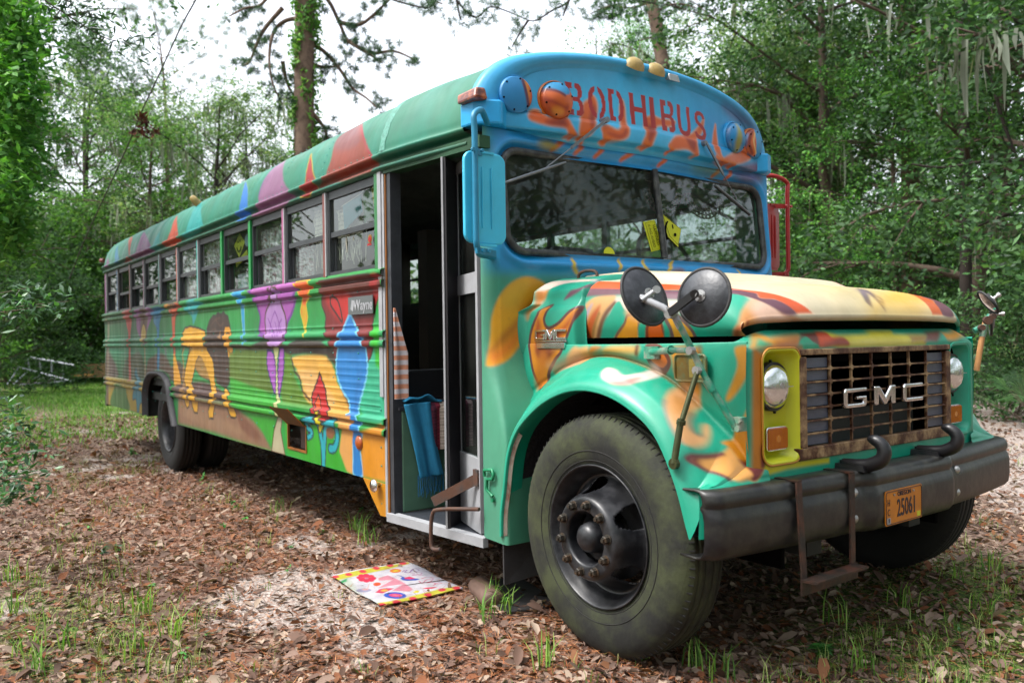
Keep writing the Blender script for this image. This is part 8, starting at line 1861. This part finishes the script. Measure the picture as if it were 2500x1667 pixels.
V, F, cc = quad_cloud(pos, A, B, palette(G_M, n, rs)); put(lo, link('crown', np_mesh('crown', V, F, False, cc), M_leaf, None))
def moss_on(cen, n, rs, lmin, lmax, sp_=.12):
    cen = np.array([tuple(v) for v in cen]); k = rs.integers(0, len(cen), n); l = lmin+(lmax-lmin)*rs.random(n)**1.6; top = cen[k]+rs.normal(0, sp_, (n, 3)); a = rs.random(n)*PI; wv = np.stack([np.cos(a), np.sin(a), 0*a], 1)*(.008+.016*rs.random(n))[:, None]; bot = top-np.array([0, 0, 1.])*l[:, None]+rs.normal(0, .05, (n, 3)); md = (top+bot)/2+rs.normal(0, .03, (n, 3))
    V = np.stack([top-wv, top+wv, md+wv*1.4, md-wv*1.4, bot+wv*.2, bot-wv*.2], 1).reshape(-1, 3); i = np.arange(n)[:, None]*6
    return V, np.concatenate([i+np.array([[0, 1, 2, 3]]), i+np.array([[3, 2, 4, 5]])], 0), np.repeat(palette(['8f958a', '7a8074', 'a0a498'], n, rs), 6, 0)
V, F, cc = moss_on(bl_, 1500, rs, .3, 1.5); put(lo, link('spanish_moss', np_mesh('spanish_moss', V, F, False, cc), M('moss'), None, kind='stuff'))
# ---- brown trunks and long dark boughs on the right
for px, t, r_, lb in ((2222, 18, .20, 'brown vine covered trunk rising behind the bright green tree on the right'), (2355, 15, .10, 'thin dark trunk with drooping boughs at the right')):
    tt_ = free_tree('tree_trunk', base_at(px, t), lb); tb = MB(); p0 = Vector(tt_.location)
    tb.tube([p0-Vector((0, 0, .2)), W_(px+3, 600, t), W_(px-2, 300, t), W_(px-12, 0, t), W_(px-20, -300, t)], [r_*1.2, r_, r_*.9, r_*.8, r_*.6], 12)
    if r_ < .15:
        for b_ in ([(2440, 30), (2500, 60), (2560, 80)], [(2300, 50), (2370, 85), (2440, 95), (2520, 110)], [(2360, 70), (2380, 130), (2420, 190), (2440, 260)], [(2425, 210), (2450, 300), (2490, 400), (2540, 480)], [(2500, 390), (2400, 395), (2300, 410), (2220, 400)], [(2520, 460), (2460, 450), (2400, 480), (2320, 482)], [(2520, 500), (2440, 530), (2370, 560)], [(2540, 580), (2470, 600), (2390, 625)]):
            q = [Vector(v) for v in cr([W_(x, y, 13) for x, y in b_], 4)]; tb.tube(q, [.035*(1-.6*i/len(q)) for i in range(len(q))], 6)
    put(tt_, tb.build('trunk', M('pine_bark') if r_ > .15 else M('dark_bark'), None))
# ---- near foliage on the left: a leaning tree close by, and a sapling
def twiggy(kind, label, nodes, per, ls, cols, rs, rad, bark, cat, lw=.36, cr_=.16, m_=None):
    e = free_tree(kind, nodes[0][0], label, cat); tb = MB(); cen = []
    for q, r_ in [(n_[1:], n_[0]) if False else (n_, rad) for n_ in nodes]:
        q = [Vector(v) for v in cr(q, 4)]; tb.tube(q, [r_*(1-.7*i/len(q)) for i in range(len(q))], 6); cen += q[3:]
    put(e, tb.build('branch', M(bark), None)); cen = np.array([tuple(v) for v in cen]); n = per*len(cen); k = np.repeat(np.arange(len(cen)), per); pos = cen[k]+rs.normal(0, cr_, (n, 3)); an = rs.random(n)*2*PI; ti = rs.normal(-.2, .5, n)
    A = np.stack([np.cos(an)*np.cos(ti), np.sin(an)*np.cos(ti), np.sin(ti)], 1)*(ls*(.6+.7*rs.random(n)))[:, None]; B = np.cross(A, rs.normal(0, 1, (n, 3))*np.array([.4, .4, 1])); B = B/np.linalg.norm(B, axis=1)[:, None]*(ls*lw*(.8+.4*rs.random(n)))[:, None]
    # folded leaf: two triangles-pairs along a midrib
    tip = pos+A; bs = pos-A; s1 = pos+B-A*.15; s2 = pos-B-A*.15; nrm = np.cross(A, B); nrm /= np.linalg.norm(nrm, axis=1)[:, None]; md = pos-A*.1-nrm*ls*.12
    V = np.stack([bs, s1, tip, md, s2], 1).reshape(-1, 3); i = np.arange(n)[:, None]*5; F = np.concatenate([i+np.array([[0, 1, 2, 3]]), i+np.array([[0, 3, 2, 4]])], 0)
    put(e, link('leaves', np_mesh('leaves', V, F, False, np.repeat(palette(cols, n, rs), 5, 0)), m_ or M_leaf, None)); return e
rs = np.random.default_rng(21)
nodes = []
for k in range(31):
    y = -60+k*22; x0 = -260; xe = 95*.62+35*math.sin(k*1.3)-.04*max(0, y-250)-(25 if y > 480 else 0)+rs.normal(0, 12); t_ = 8.2+1.4*rs.random()
    nodes.append([W_(x0, y+40, t_), W_(x0*.5, y+rs.normal(0, 15), t_+.2), W_(0, y-15, t_), W_(xe*.6, y+rs.normal(0, 15), t_-.2), W_(xe, y+20, t_-.3)])
twiggy('broadleaf_tree', 'near tree with bright green foliage down the left edge', nodes, 26, .055, G_B+['3f6a2c', '4f8038'], rs, .012, 'bark', 'tree', .42, .13)
nodes = [[W_(60, -40, 4.2), W_(115, 5, 4.2), W_(165, 38, 4.2), W_(215, 70, 4.2), W_(262, 95, 4.2), W_(320, 108, 4.2), W_(348, 112, 4.2)], [W_(165, 38, 4.2), W_(200, 30, 4.15), W_(235, 40, 4.1)], [W_(100, -30, 4.2), W_(150, -5, 4.2), W_(180, 8, 4.2)]]
twiggy('overhanging_branch', 'leafy twig reaching in from the top left corner', nodes, 7, .030, ['24402a', '2f5234', '3a6238', '1c3424'], rs, .004, 'dark_bark', 'branch', .22, .045, M('glossy_leaf'))
nodes = []
for (x, y) in ((80, 700), (170, 735), (50, 755), (45, 990), (80, 1050), (105, 1105), (70, 1160), (30, 1210), (130, 745), (20, 1120), (85, 1190), (15, 1050)):
    t_ = 4.3+.5*rs.random(); nodes.append([W_(-60, y+25, t_), W_(x*.3-20, y+15, t_), W_(x*.7, y+5, t_-.05), W_(x, y, t_-.1)])
twiggy('sapling', 'young evergreen sapling with glossy leaves at the lower left edge', nodes, 6, .030, ['2c5230', '3a683a', '4c7c46', '24442a'], rs, .0035, 'bark', 'plant', .36, .045, M('glossy_leaf'))
# ---- hanging cable-like dead vine on the left
e = free_tree('hanging_vine', W_(480, 0, 11), 'thin dark vine hanging diagonally across the trees on the left', 'vine'); tb = MB()
tb.tube([Vector(v) for v in cr([W_(520, -80, 10), W_(478, 0, 10.5), W_(440, 70, 11), (W_(385, 190, 12)), W_(345, 275, 13), W_(310, 360, 14), W_(255, 480, 15), W_(205, 590, 16), W_(170, 680, 17)], 5)], .010, 6); put(e, tb.build('vine_stem', M('dark_bark'), None))
rs = np.random.default_rng(33); cl = [W_(342, 288, 13), W_(350, 295, 13), W_(335, 325, 13.2), W_(350, 320, 13.1), W_(378, 318, 13)]; cen = np.array([tuple(c) for c in cl]); n = 130; k = rs.integers(0, 5, n); pos = cen[k]+rs.normal(0, .05, (n, 3)); A = rs.normal(0, .035, (n, 3)); B = np.cross(A, rs.normal(0, 1, (n, 3))); B = B/np.linalg.norm(B, axis=1)[:, None]*.018
V, F, cc = quad_cloud(pos, A, B, palette(['4a2a20', '5e3426', '38201a'], n, rs)); put(e, link('dead_leaves', np_mesh('dead_leaves', V, F, False, cc), M('dead_leaf'), None))
# ---- palmetto by the track
def palmetto(loc, sc, label):
    e = free_tree('palmetto', loc, label, 'plant'); rs = np.random.default_rng(44); V = []; F = []; cc = []; st = MB(); loc = Vector(loc)
    for k in range(15):
        a = rs.random()*2*PI; el = .25+.9*rs.random(); h = loc+Vector((math.cos(a)*math.cos(el), math.sin(a)*math.cos(el), math.sin(el)))*(.55+.35*rs.random())*sc; st.tube([loc, loc.lerp(h, .5)+Vector((0, 0, .06)), h], .006*sc, 5)
        d0 = (h-loc).normalized(); sd_ = d0.cross(Vector((0, 0, 1))).normalized(); up_ = sd_.cross(d0)
        for j in range(17):
            b = R(-75+150*j/16); dv = (d0*math.cos(b)+sd_*math.sin(b)+up_*.12).normalized(); l = (.36+.1*rs.random())*sc; wv = dv.cross(up_).normalized()*.014*sc; n0 = len(V)
            m1 = h+dv*l*.6; tp_ = h+dv*l-Vector((0, 0, .10*sc)); V += [tuple(h), tuple(m1+wv), tuple(tp_), tuple(m1-wv)]; F.append((n0, n0+1, n0+2, n0+3)); c_ = palette(['3a5a34', '48683c', '2c4a2a'], 1, rs)[0]; cc += [c_]*4
    put(e, st.build('stem', M('bark'), None)); put(e, link('fronds', np_mesh('fronds', V, F, False, np.array(cc)), M('glossy_leaf'), None))
palmetto(base_at(2478, 12.5), 1.0, 'dark green palmetto fans beside the sandy track on the right')
palmetto(base_at(2540, 10.5), .9, 'second palmetto clump cut by the right edge')
# =====================================================================
#  small things round the bus
# =====================================================================
# doormat: painted panel, slightly wrinkled
mx = np.linspace(0, 1, 150); my = np.linspace(0, 1, 110); c00, c01, c11, c10 = [np.array(v) for v in ((.605, -1.482), (.619, -1.006), (1.273, -1.047), (1.236, -1.504))]
UU_, VV_ = np.meshgrid(mx, my, indexing='ij'); PX = (c00*(1-UU_[..., None])*(1-VV_[..., None])+c10*UU_[..., None]*(1-VV_[..., None])+c11*UU_[..., None]*VV_[..., None]+c01*(1-UU_[..., None])*VV_[..., None])
ZM = terr(PX[..., 0], PX[..., 1]); ZM = ZM.mean()*.5+ZM*.5+.020+.004*np.sin(UU_*9+VV_*5)
Xm = np.concatenate([PX, ZM[..., None]], -1)
mat('mat_cloth', (.5, .5, .5), rough=.9, attr='Col', noise=.22, nscale=22, bump=.3, bscale=90)
mo = grid('doormat', Xm, PX, lambda U: np.tile(lin('c4c2c8'), (len(U), 1))*(.86+.28*vnoise(U, 16, 3)[:, None]), None, M('mat_cloth'), flip=False)
mo['label'] = 'faded floral doormat with yellow and red borders lying in front of the bus door'; mo['category'] = 'doormat'
so_ = mo.modifiers.new('s', 'SOLIDIFY'); so_.thickness = .006; so_.offset = -1
# brown pot / pipe piece lying by the front wheel
g0 = gpt(1160, 1455); pz = float(terr(*g0)); pt = MB(); ax_ = Vector((-.80, .25, .02)).normalized(); c_ = Vector((g0[0]+.09, g0[1], pz+.055))
pt.lathe(c_, ax_, [(.0005, -.16), (.045, -.158), (.058, -.14), (.062, -.06), (.060, .04), (.057, .12), (.053, .125), (.050, .11), (.052, .0), (.045, -.10), (.0005, -.11)], 28)
for i, v in enumerate(pt.V):
    v = Vector(v); v.z = pz+(v.z-pz)*.78; k = (v-c_).dot(ax_); v.x += .008*math.sin(k*30+v.y*20); pt.V[i] = tuple(v)
pt.build('clay_pipe', mat('pipe_brown', lin('6f5a50'), rough=.7, noise=.25, nscale=12, bump=.2, bscale=40), None, label='short grey brown pipe piece lying in the litter beside the front wheel', cat='pipe')
rb = MB(); g1 = gpt(1290, 1420); z1_ = float(terr(*g1)); rb.hexa([(1.28, -1.00, z1_+.006), (1.72, -1.09, z1_+.006), (1.80, -.80, z1_+.006), (1.30, -.72, z1_+.006), (1.28, -1.00, z1_+.030), (1.72, -1.09, z1_+.022), (1.80, -.80, z1_+.022), (1.30, -.72, z1_+.035)]); rb.build('rubber_sheet', M('rubber'), None, bevel=.004, label='flat black rubber sheet on the ground behind the front wheel', cat='rubber sheet')

# fallen white metal frame at the far left
def cw(x, y, t=26.0): return W_(x/8.4, 820+y/8.4, t)
wf = empty('metal_frame', gz(W_(90, 900, 26)), 'fallen white metal frame like a ladder lying on the lawn', 'metal frame'); bpy.context.view_layer.update()
wmat = mat('white_tube', lin('b8bec8'), rough=.45, noise=.15, nscale=6)
rails = [((620, 435, 26), (1530, 600, 25.6)), ((380, 635, 26.4), (600, 695, 26.2)), ((600, 695, 26.2), (1450, 920, 25.6))]
for a, b_ in rails: put(wf, MB().tube([cw(*a), cw(*b_)], .030, 8).build('rail', wmat, None))
for a, b_ in [((580, 460, 26.1), (600, 690, 26.2)), ((820, 480, 26), (832, 750, 26.1)), ((1060, 520, 25.8), (1062, 810, 26)), ((1295, 570, 25.7), (1295, 870, 25.8))]: put(wf, MB().tube([cw(*a), cw(*b_)], .024, 8).build('rung', wmat, None))
for a, b_ in [((385, 640, 26.4), (140, 1010, 25.4)), ((590, 700, 26.2), (270, 995, 25.0)), ((850, 780, 26), (690, 885, 26.6)), ((780, 830, 26), (970, 910, 26.5)), ((1080, 850, 25.9), (1000, 910, 26.4)), ((1100, 870, 25.9), (1280, 925, 26.2))]: put(wf, MB().tube([cw(*a), cw(*b_)], .020, 8).build('brace', wmat, None))
put(wf, MB().bar(cw(480, 985, 25.6), cw(1330, 925, 25.4), .30, .04).build('foot_plate', mat('grey_tube', lin('9aa0a8'), rough=.6, noise=.2), None))
# wooden pallet standing behind it and loose boards
pl_ = empty('wooden_pallet', gz(W_(226, 915, 27.5)), 'weathered wooden pallet standing at the wood edge', 'pallet'); bpy.context.view_layer.update(); wd = mat('pallet_wood', lin('a08668'), rough=.8, noise=.3, nscale=5, bump=.3, bscale=20)
for k in range(6):
    y = 585+k*46; put(pl_, MB().bar(cw(1655, y+20, 27.5), cw(2260, y-12+k*3, 27.0), .022, .060).build('slat', wd, None))
for x in (1690, 1800, 2110): put(pl_, MB().bar(cw(x, 575, 27.56), cw(x, 850, 27.56), .05, .05).build('post', wd, None))
bd_ = empty('board_pile', gz(W_(200, 915, 26.8)), 'small pile of loose pale boards in front of the pallet', 'boards'); bpy.context.view_layer.update()
for a, b_ in (((1400, 820), (1910, 785)), ((1430, 835), (1880, 800)), ((1480, 808), (1800, 782))): put(bd_, MB().bar(cw(*a, 26.8), cw(*b_, 26.6), .12, .035).build('board', mat('fresh_wood', lin('c49a68'), rough=.7, noise=.2), None))
# parked silver car far down the track
cl_ = W_(2400, 828, 60); car = empty('parked_car', (cl_.x, cl_.y, float(terr(cl_.x, cl_.y))), 'silver hatchback parked far off behind the round mirror', 'car', None, math.atan2(_r2.y, _r2.x)); car.location.z = cl_.z-.0
bpy.context.view_layer.update()
cb = MB(); prof_ = [(-2.05, .30), (2.0, .30), (2.06, .55), (1.98, .80), (1.30, .93), (.72, 1.38), (.2, 1.47), (-1.3, 1.44), (-1.85, 1.05), (-2.08, .85), (-2.1, .5)]
cb.prism(prof_, (0, -.82, 0), (1, 0, 0), (0, 0, 1), (0, 1, 0), 1.64); cb.build('body', mat('silver', lin('a8aeb6'), rough=.3, metal=.5), car, bevel=.06)
for y0 in (-.832, .812): MB().prism([(-1.55, .98), (1.10, .96), (.66, 1.32), (.15, 1.39), (-1.2, 1.36)], (0, y0, 0), (1, 0, 0), (0, 0, 1), (0, 1, 0), .02).build('side_window', M('ink_shade_black'), car)
for x in (-1.3, 1.32):
    for y in (-.72, .72):
        w_ = MB(); w_.lathe((x, y, .31), (0, 1 if y > 0 else -1, 0), [(.0005, .09), (.2, .1), (.22, .12), (.31, .10), (.32, .0), (.31, -.1)], 24); wo_ = w_.build('wheel', M('tyre_plain'), car)
        w_ = MB(); w_.lathe((x, y, .31), (0, 1 if y > 0 else -1, 0), [(.0005, .125), (.06, .13), (.20, .125), (.205, .10)], 10, smooth=False); w_.build('hubcap', M('silver'), wo_)
car.location.z = float(terr(cl_.x, cl_.y))-.0

# ---- things in the doorway
rs = np.random.default_rng(50)
def cloth(name, top, wdir, drop_, w_, n_u, n_v, wav, lab, cat, m_, cfun, sag=None, grp=None):
    V = []; U = []
    for i in range(n_u+1):
        for j in range(n_v+1):
            u = i/n_u; v = j/n_v; p = Vector(top)+Vector(wdir)*w_*(u-.5)*(1-.12*math.sin(v*2.5))+Vector(drop_)*v; p += Vector((1, -.1, 0))*wav*(math.sin(u*17+v*2)*.6+math.sin(u*7-v*4))*min(1, .2+v)
            if sag: p += sag(u, v)
            V.append(tuple(p)); U.append((u, v))
    F = [(i*(n_v+1)+j, (i+1)*(n_v+1)+j, (i+1)*(n_v+1)+j+1, i*(n_v+1)+j+1) for i in range(n_u) for j in range(n_v)]
    o = link(name, np_mesh(name, V, F, True, cfun(np.array(U))), m_, None, label=lab, cat=cat, group=grp); s_ = o.modifiers.new('s', 'SOLIDIFY'); s_.thickness = .003; return o
fab = mat('fabric', (.5, .5, .5), rough=.9, attr='Col', noise=.12, nscale=30, bump=.3, bscale=120)
def scarf_pt(i, j): pass
sc_c = lambda U: np.tile(lin('1f79a0'), (len(U), 1))*(.85+.3*vnoise(U*np.array([6, 2]), 1, 2)[:, None])
def scurve(u, v):
    return Vector((.022+.012*math.sin(u*9), 0, 0))
scarf = cloth('scarf', (.868, -1.085, .965), (0, 1, .04), (.018, .075, -.41), .165, 40, 50, .006, 'turquoise fringed scarf hanging over the green box in the doorway', 'scarf', fab, sc_c, scurve)
tp = MB(); V = []; F = []
for i in range(25):
    for j in range(13):
        u = i/24; v = j/12; V.append((.895-.20*v, -1.165+.24*u+.04*v, .968+.028*math.sin(v*7+u*3)*math.sin(u*PI)+.024*math.sin(u*12)*.4+.01))
F = [(i*13+j, (i+1)*13+j, (i+1)*13+j+1, i*13+j+1) for i in range(24) for j in range(12)]
o = link('scarf_fold', np_mesh('scarf_fold', V, F, True, sc_c(np.array([[v[1]*3, v[0]*3] for v in V]))), fab, scarf); s_ = o.modifiers.new('s', 'SOLIDIFY'); s_.thickness = .008
fr_ = MB()
for k in range(30):
    u = k/29; y = -1.010-.083+.166*u; z0 = .555+.006*math.sin(k); x = .905+.01*math.sin(k*2.1); fr_.tube([(x, y, z0+.01), (x+.004*math.sin(k*3), y+.006*math.sin(k*1.7), z0-.05), (x+.006*math.sin(k*5), y+.012*math.sin(k*2.9), z0-.085-.03*rs.random())], .0016, 4)
fr_.build('fringe', mat('fringe_blue', lin('1f6f98'), rough=.9), scarf)
stripes = ['5a1f38', '8a2a40', 'c8b8a8', '2a2438', 'b03048', '4a86b8', 'c8b8a8', '6a2040', 'b89aa0', '2c2430', 'a83048', '3f9ac8', 'd0c0b0', '502040']
def rug_c(U):
    i = (U[:, 0]*14).astype(int) % 14; c = np.array([lin(s_) for s_ in stripes])[i]; fl = (np.sin(U[:, 1]*150+i*2) > 0)[:, None]; return np.where(fl, c, c*.55)
V = []; U = []
for i in range(113):
    u = i/112; y = -1.00+.44*u
    for j in range(61):
        v = j/60
        if v < .35: x = .40+(.470)*(v/.35); z = .952+.004*math.sin(u*30)
        elif v < .45: a = (v-.35)/.10*PI/2; x = .870+.022*math.sin(a); z = .952-.022*(1-math.cos(a))
        else: x = .892+.006*math.sin(u*40); z = .930-.235*((v-.45)/.55)
        V.append((x, y, z)); U.append((u, v))
F = [(i*61+j, (i+1)*61+j, (i+1)*61+j+1, i*61+j+1) for i in range(112) for j in range(60)]
o = link('rag_rug', np_mesh('rag_rug', V, F, True, rug_c(np.array(U))), fab, None, label='striped red and blue rag rug draped over the green box', cat='rug'); s_ = o.modifiers.new('s', 'SOLIDIFY'); s_.thickness = .010
tow_c = lambda U: np.where((np.floor(U[:, 1]*19) % 2 == 0)[:, None], np.array([lin('c88a6c')]), np.array([lin('c9c6cc')]))
V = []; U = []
for i in range(25):
    for j in range(77):
        u = i/24; v = j/76; wdt = .010+.075*min(1, v*2.0); V.append((.868+.006*math.sin(u*8), -1.212+wdt*u, 1.49-.50*v)); U.append((u, v))
F = [(i*77+j, (i+1)*77+j, (i+1)*77+j+1, i*77+j+1) for i in range(24) for j in range(76)]
link('striped_towel', np_mesh('striped_towel', V, F, True, tow_c(np.array(U))), fab, None, label='orange and white striped towel hanging inside the door edge', cat='towel')
bg_ = MB(); bg_.prism(rrect(.34, .17, .05, 5, -.93, 1.055), (.62, 0, 0), (0, 1, 0), (0, 0, 1), (1, 0, 0), .16); bgo = bg_.build('bag', mat('bag_black', (.012, .012, .014), rough=.5), None, bevel=.01, label='black bag with pale piping behind the rug in the doorway', cat='bag')
bb_ = MB(); P_ = rrect(.345, .175, .05, 5, -.93, 1.055); bb_.tube([(.782, a, b) for a, b in P_+P_[:1]], .003, 5, cap=False); bb_.build('piping', M('alu'), bgo)
# ---- in the side windows
yw = -W+.065
def curtain(x0, x1, z0, z1, lab, n=60):
    V = []; U = []
    for i in range(n+1):
        for j in range(31):
            u = i/n; v = j/30; V.append((x0+(x1-x0)*u, yw+.012*math.sin(u*26+v), z1+(z0-z1)*v)); U.append((u*(x1-x0)*3, v*1.6))
    F = [(i*31+j, (i+1)*31+j, (i+1)*31+j+1, i*31+j+1) for i in range(n) for j in range(30)]
    def cf(U): n_ = vnoise(U, 30, 4)[:, None]; m_ = vnoise(U, 45, 8)[:, None]; return np.where(n_ > .62, np.array([lin('7a4a50')]), np.where(m_ > .6, np.array([lin('d8dad6')]), np.array([lin('a4a8aa')])))
    link('curtain', np_mesh('curtain', V, F, True, cf(np.array(U))), fab, None, label=lab, cat='curtain', group='patterned curtains in the bus windows')
curtain(-1.34, -.78, 1.74, 2.16, 'grey patterned curtain filling the third window back from the door')
curtain(-.66, -.36, 1.74, 2.0, 'short patterned curtain in the lower left of the second window from the door')
curtain(-2.76, -2.16, 1.74, 2.2, 'grey curtain just left of the smiley sign window'); curtain(-3.46, -2.88, 1.74, 2.2, 'grey patterned curtain in the sixth window from the door')
def macrame(x0, x1, z0, z1, lab, kn):
    e = MB(); n = max(8, int((x1-x0)/.020)); rs = np.random.default_rng(int(abs(x0)*100)+3)
    for i in range(n):
        x = x0+(x1-x0)*(i+.5)/n; l = z0+.05*rs.random(); q = [(x+.006*rs.normal(), yw+.01*rs.normal(), z1-(z1-l)*k/6) for k in range(7)]; e.tube(q, .0042, 5)
    for k in range(kn):
        for i in range(n-1):
            xa = x0+(x1-x0)*(i+.5)/n; xb = x0+(x1-x0)*(i+1.5)/n; z = z1-.018-.028*k; e.tube([(xa, yw-.006, z), (xb, yw-.006, z-.020)], .0038, 4); e.tube([(xb, yw-.006, z), (xa, yw-.006, z-.020)], .0038, 4)
    e.tube([(x0, yw, z1), (x1, yw, z1)], .006, 6)
    e.build('macrame', mat('cotton', lin('f0ecdc'), rough=.9, noise=.1), None, label=lab, cat='macrame hanging', group='macrame hangings in the front windows')
macrame(.06, .42, 1.78, 2.13, 'cream macrame hanging in the window nearest the door', 7)
macrame(-.30, -.06, 1.76, 2.17, 'cream macrame hanging in the second window from the door', 7)
fl_ = MB(); fl_.prism([(.20, 2.145), (.45, 2.18), (.47, 2.07), (.22, 1.99)], (0, yw-.035, 0), (1, 0, 0), (0, 0, 1), (0, 1, 0), .002); fo = fl_.build('prayer_flag', mat('flag_teal', lin('1f7a86'), rough=.9, noise=.2), None, label='teal cloth flag hung across the window nearest the door', cat='flag')
fl_ = MB(); fl_.tube([(.18, yw-.034, 2.14), (.45, yw-.034, 2.18), (.56, yw-.034, 2.245)], .003, 4); fl_.build('string', M('cotton'), fo)
MB().prism([(.58, 2.2), (.66, 2.24), (.66, 2.05), (.63, 2.03)], (0, yw-.035, 0), (1, 0, 0), (0, 0, 1), (0, 1, 0), .002).build('flag', mat('flag_yellow', lin('a8a028'), rough=.9), fo)
MB().prism([(.47, 2.18), (.585, 2.2), (.61, 2.03), (.49, 2.0)], (0, yw-.034, 0), (1, 0, 0), (0, 0, 1), (0, 1, 0), .002).build('flag', mat('flag_green', lin('1d5a30'), rough=.9), fo)
dc = MB(); dc.disc((.565, -W+.028, 1.90), (0, -1, 0), .026, 0, .002, 20); dcal = dc.build('window_decal', mat('decal_gold', lin('8a6a30'), rough=.6), bus)
dc = MB(); dc.disc((.565, -W+.026, 1.898), (0, -1, 0), .017, 0, .002, 16); dc.box((.54, -W+.022, 1.862), (.59, -W+.024, 1.874)); dc.build('decal_figure', mat('decal_red', lin('a02a28'), rough=.6), dcal)
sg_ = MB(); sg_.prism([(-1.935, 2.11), (-1.79, 2.20), (-1.665, 2.115), (-1.81, 2.0)], (0, -W+.05, 0), (1, 0, 0), (0, 0, 1), (0, 1, 0), .002); sgo = sg_.build('smiley_sign', M('sticker_yellow'), None, label='yellow diamond smiley sign in the fourth window from the door', cat='sign')
sm = MB(); sm.tube([(-1.80+.055*math.cos(a), -W+.048, 2.105+.055*math.sin(a)) for a in [R(200+14*k) for k in range(11)]], .005, 5); sm.disc((-1.825, -W+.049, 2.13), (0, -1, 0), .009, 0, .002, 10); sm.disc((-1.775, -W+.049, 2.135), (0, -1, 0), .009, 0, .002, 10); sm.build('smile', M('ink_shade_black'), sgo)
MB().prism([(-1.90, 1.965), (-1.62, 2.05), (-1.61, 2.0), (-1.89, 1.925)], (0, -W+.052, 0), (1, 0, 0), (0, 0, 1), (0, 1, 0), .002).build('yellow_plate', M('sticker_yellow'), None, label='small slanted yellow plate below the smiley sign', cat='sign')
o = MB().disc((-1.60, -W+.048, 2.12), (0, -1, 0), .050, 0, .003, 24).build('round_sticker', mat('pale_blue', lin('9fb6c4'), rough=.6), None, label='pale blue oval sticker beside the smiley sign', cat='sticker'); o.scale = (1, 1, 1)
pc = MB(); pc.box((-1.95, -W+.085, 1.745), (-1.50, -W+.09, 1.87)); pco = pc.build('beach_picture', mat('pic_green', lin('3a8a58'), rough=.7, col2=lin('9ab8c8'), nscale=9, noise=.2), None, label='colourful beach picture propped low in the smiley window', cat='picture'); MB().box((-1.95, -W+.083, 1.835), (-1.50, -W+.0849, 1.875)).build('picture_sky', mat('pic_sky', lin('b8c4cc'), rough=.7), pco)
# crochet hanging in the windscreen
cx = MB()
for (yc, zc, rr) in ((.25, 2.19, .14), (.62, 2.20, .15)):
    for k in range(3):
        r_ = rr+.025*k-.02; cx.tube([(1.50, yc+r_*math.cos(a), zc+r_*math.sin(a)*.9) for a in [R(190+16*q) for q in range(11)]], .006, 5)
    for q in range(14):
        a = R(190+160*q/13); cx.tube([(1.50, yc+(rr-.02)*math.cos(a), zc+(rr-.02)*math.sin(a)*.9), (1.50, yc+(rr+.03)*math.cos(a), zc+(rr+.03)*math.sin(a)*.9)], .007, 5)
cx.tube([(1.50, .1, 2.22), (1.50, .8, 2.22)], .005, 5); cx.build('crochet_garland', mat('crochet', lin('54424a'), rough=.9, noise=.6, nscale=60, col2=lin('8f8a90')), None, label='scalloped crochet garland hanging inside the windscreen', cat='garland')

# ---- seedlings on the ground
def seedling(loc, h, nl, ls, seed, lab, grp=None, cols=('3f7a34', '559244', '2f6228')):
    rs = np.random.default_rng(seed); z = float(terr(loc[0], loc[1])); e = free_tree('seedling', (loc[0], loc[1], z), lab, 'plant', grp); st = MB(); cen = []
    for k in range(max(1, nl//7)):
        tx, ty = rs.normal(0, .25*h, 2); q = [(loc[0], loc[1], z), (loc[0]+tx*.4, loc[1]+ty*.4, z+h*.55), (loc[0]+tx, loc[1]+ty, z+h*(.75+.3*rs.random()))]; st.tube(q, .0016, 5); cen += [np.array(q[1]), np.array(q[2]), (np.array(q[1])+np.array(q[2]))/2]
    put(e, st.build('stem', M('bark'), None)); cen = np.array(cen); k = rs.integers(0, len(cen), nl); a = rs.random(nl)*2*PI; A = np.stack([np.cos(a), np.sin(a), rs.normal(-.1, .3, nl)], 1)*ls; B = np.cross(A, np.array([0, 0, 1.])+rs.normal(0, .3, (nl, 3))); B = B/np.linalg.norm(B, axis=1)[:, None]*ls*.45
    pos = cen[k]+A*.95; V = np.stack([pos-A, pos+B-A*.2, pos+A, pos-B-A*.2], 1).reshape(-1, 3); put(e, link('leaves', np_mesh('leaves', V, np.arange(nl*4).reshape(nl, 4), False, np.repeat(palette(cols, nl, rs), 4, 0)), M('glossy_leaf'), None))
seedling(gpt(245, 1375), .13, 14, .024, 1, 'dark green seedling in the litter at lower left', None, ('2c5a30', '386a38', '244a28'))
seedling(gpt(295, 1385), .14, 10, .018, 2, 'thin leafy seedling right beside the dark one at lower left', None, ('2c5a30', '386a38'))
seedling(gpt(232, 1300), .07, 12, .022, 3, 'low seedling just behind the dark one at lower left')
seedling(gpt(500, 1185), .13, 12, .026, 4, 'fresh green seedling near the rear wheel'); seedling(gpt(585, 1250), .12, 12, .024, 5, 'fresh green seedling under the middle of the bus side')
seedling(gpt(590, 1280), .07, 9, .020, 6, 'small seedling in front of the bus side'); seedling(gpt(2010, 1600), .05, 60, .022, 7, 'bright green leafy weed below the front bumper')
seedling(gpt(330, 1110), .12, 14, .030, 8, 'weed on the lawn beside the rear wheel'); seedling(gpt(545, 1300), .06, 10, .018, 9, 'tiny weed in the middle of the litter')
for i, q in enumerate(((710, 1340), (780, 1310), (1250, 1490), (370, 1440), (880, 1250), (640, 1210), (520, 1560), (160, 1290), (2350, 1560), (1180, 1500), (700, 1400), (450, 1620))): seedling(gpt(*q), .035+.02*(i % 3), 9, .013, 20+i, 'tiny green weed sprouting in the leaf litter', 'tiny weeds in the litter')
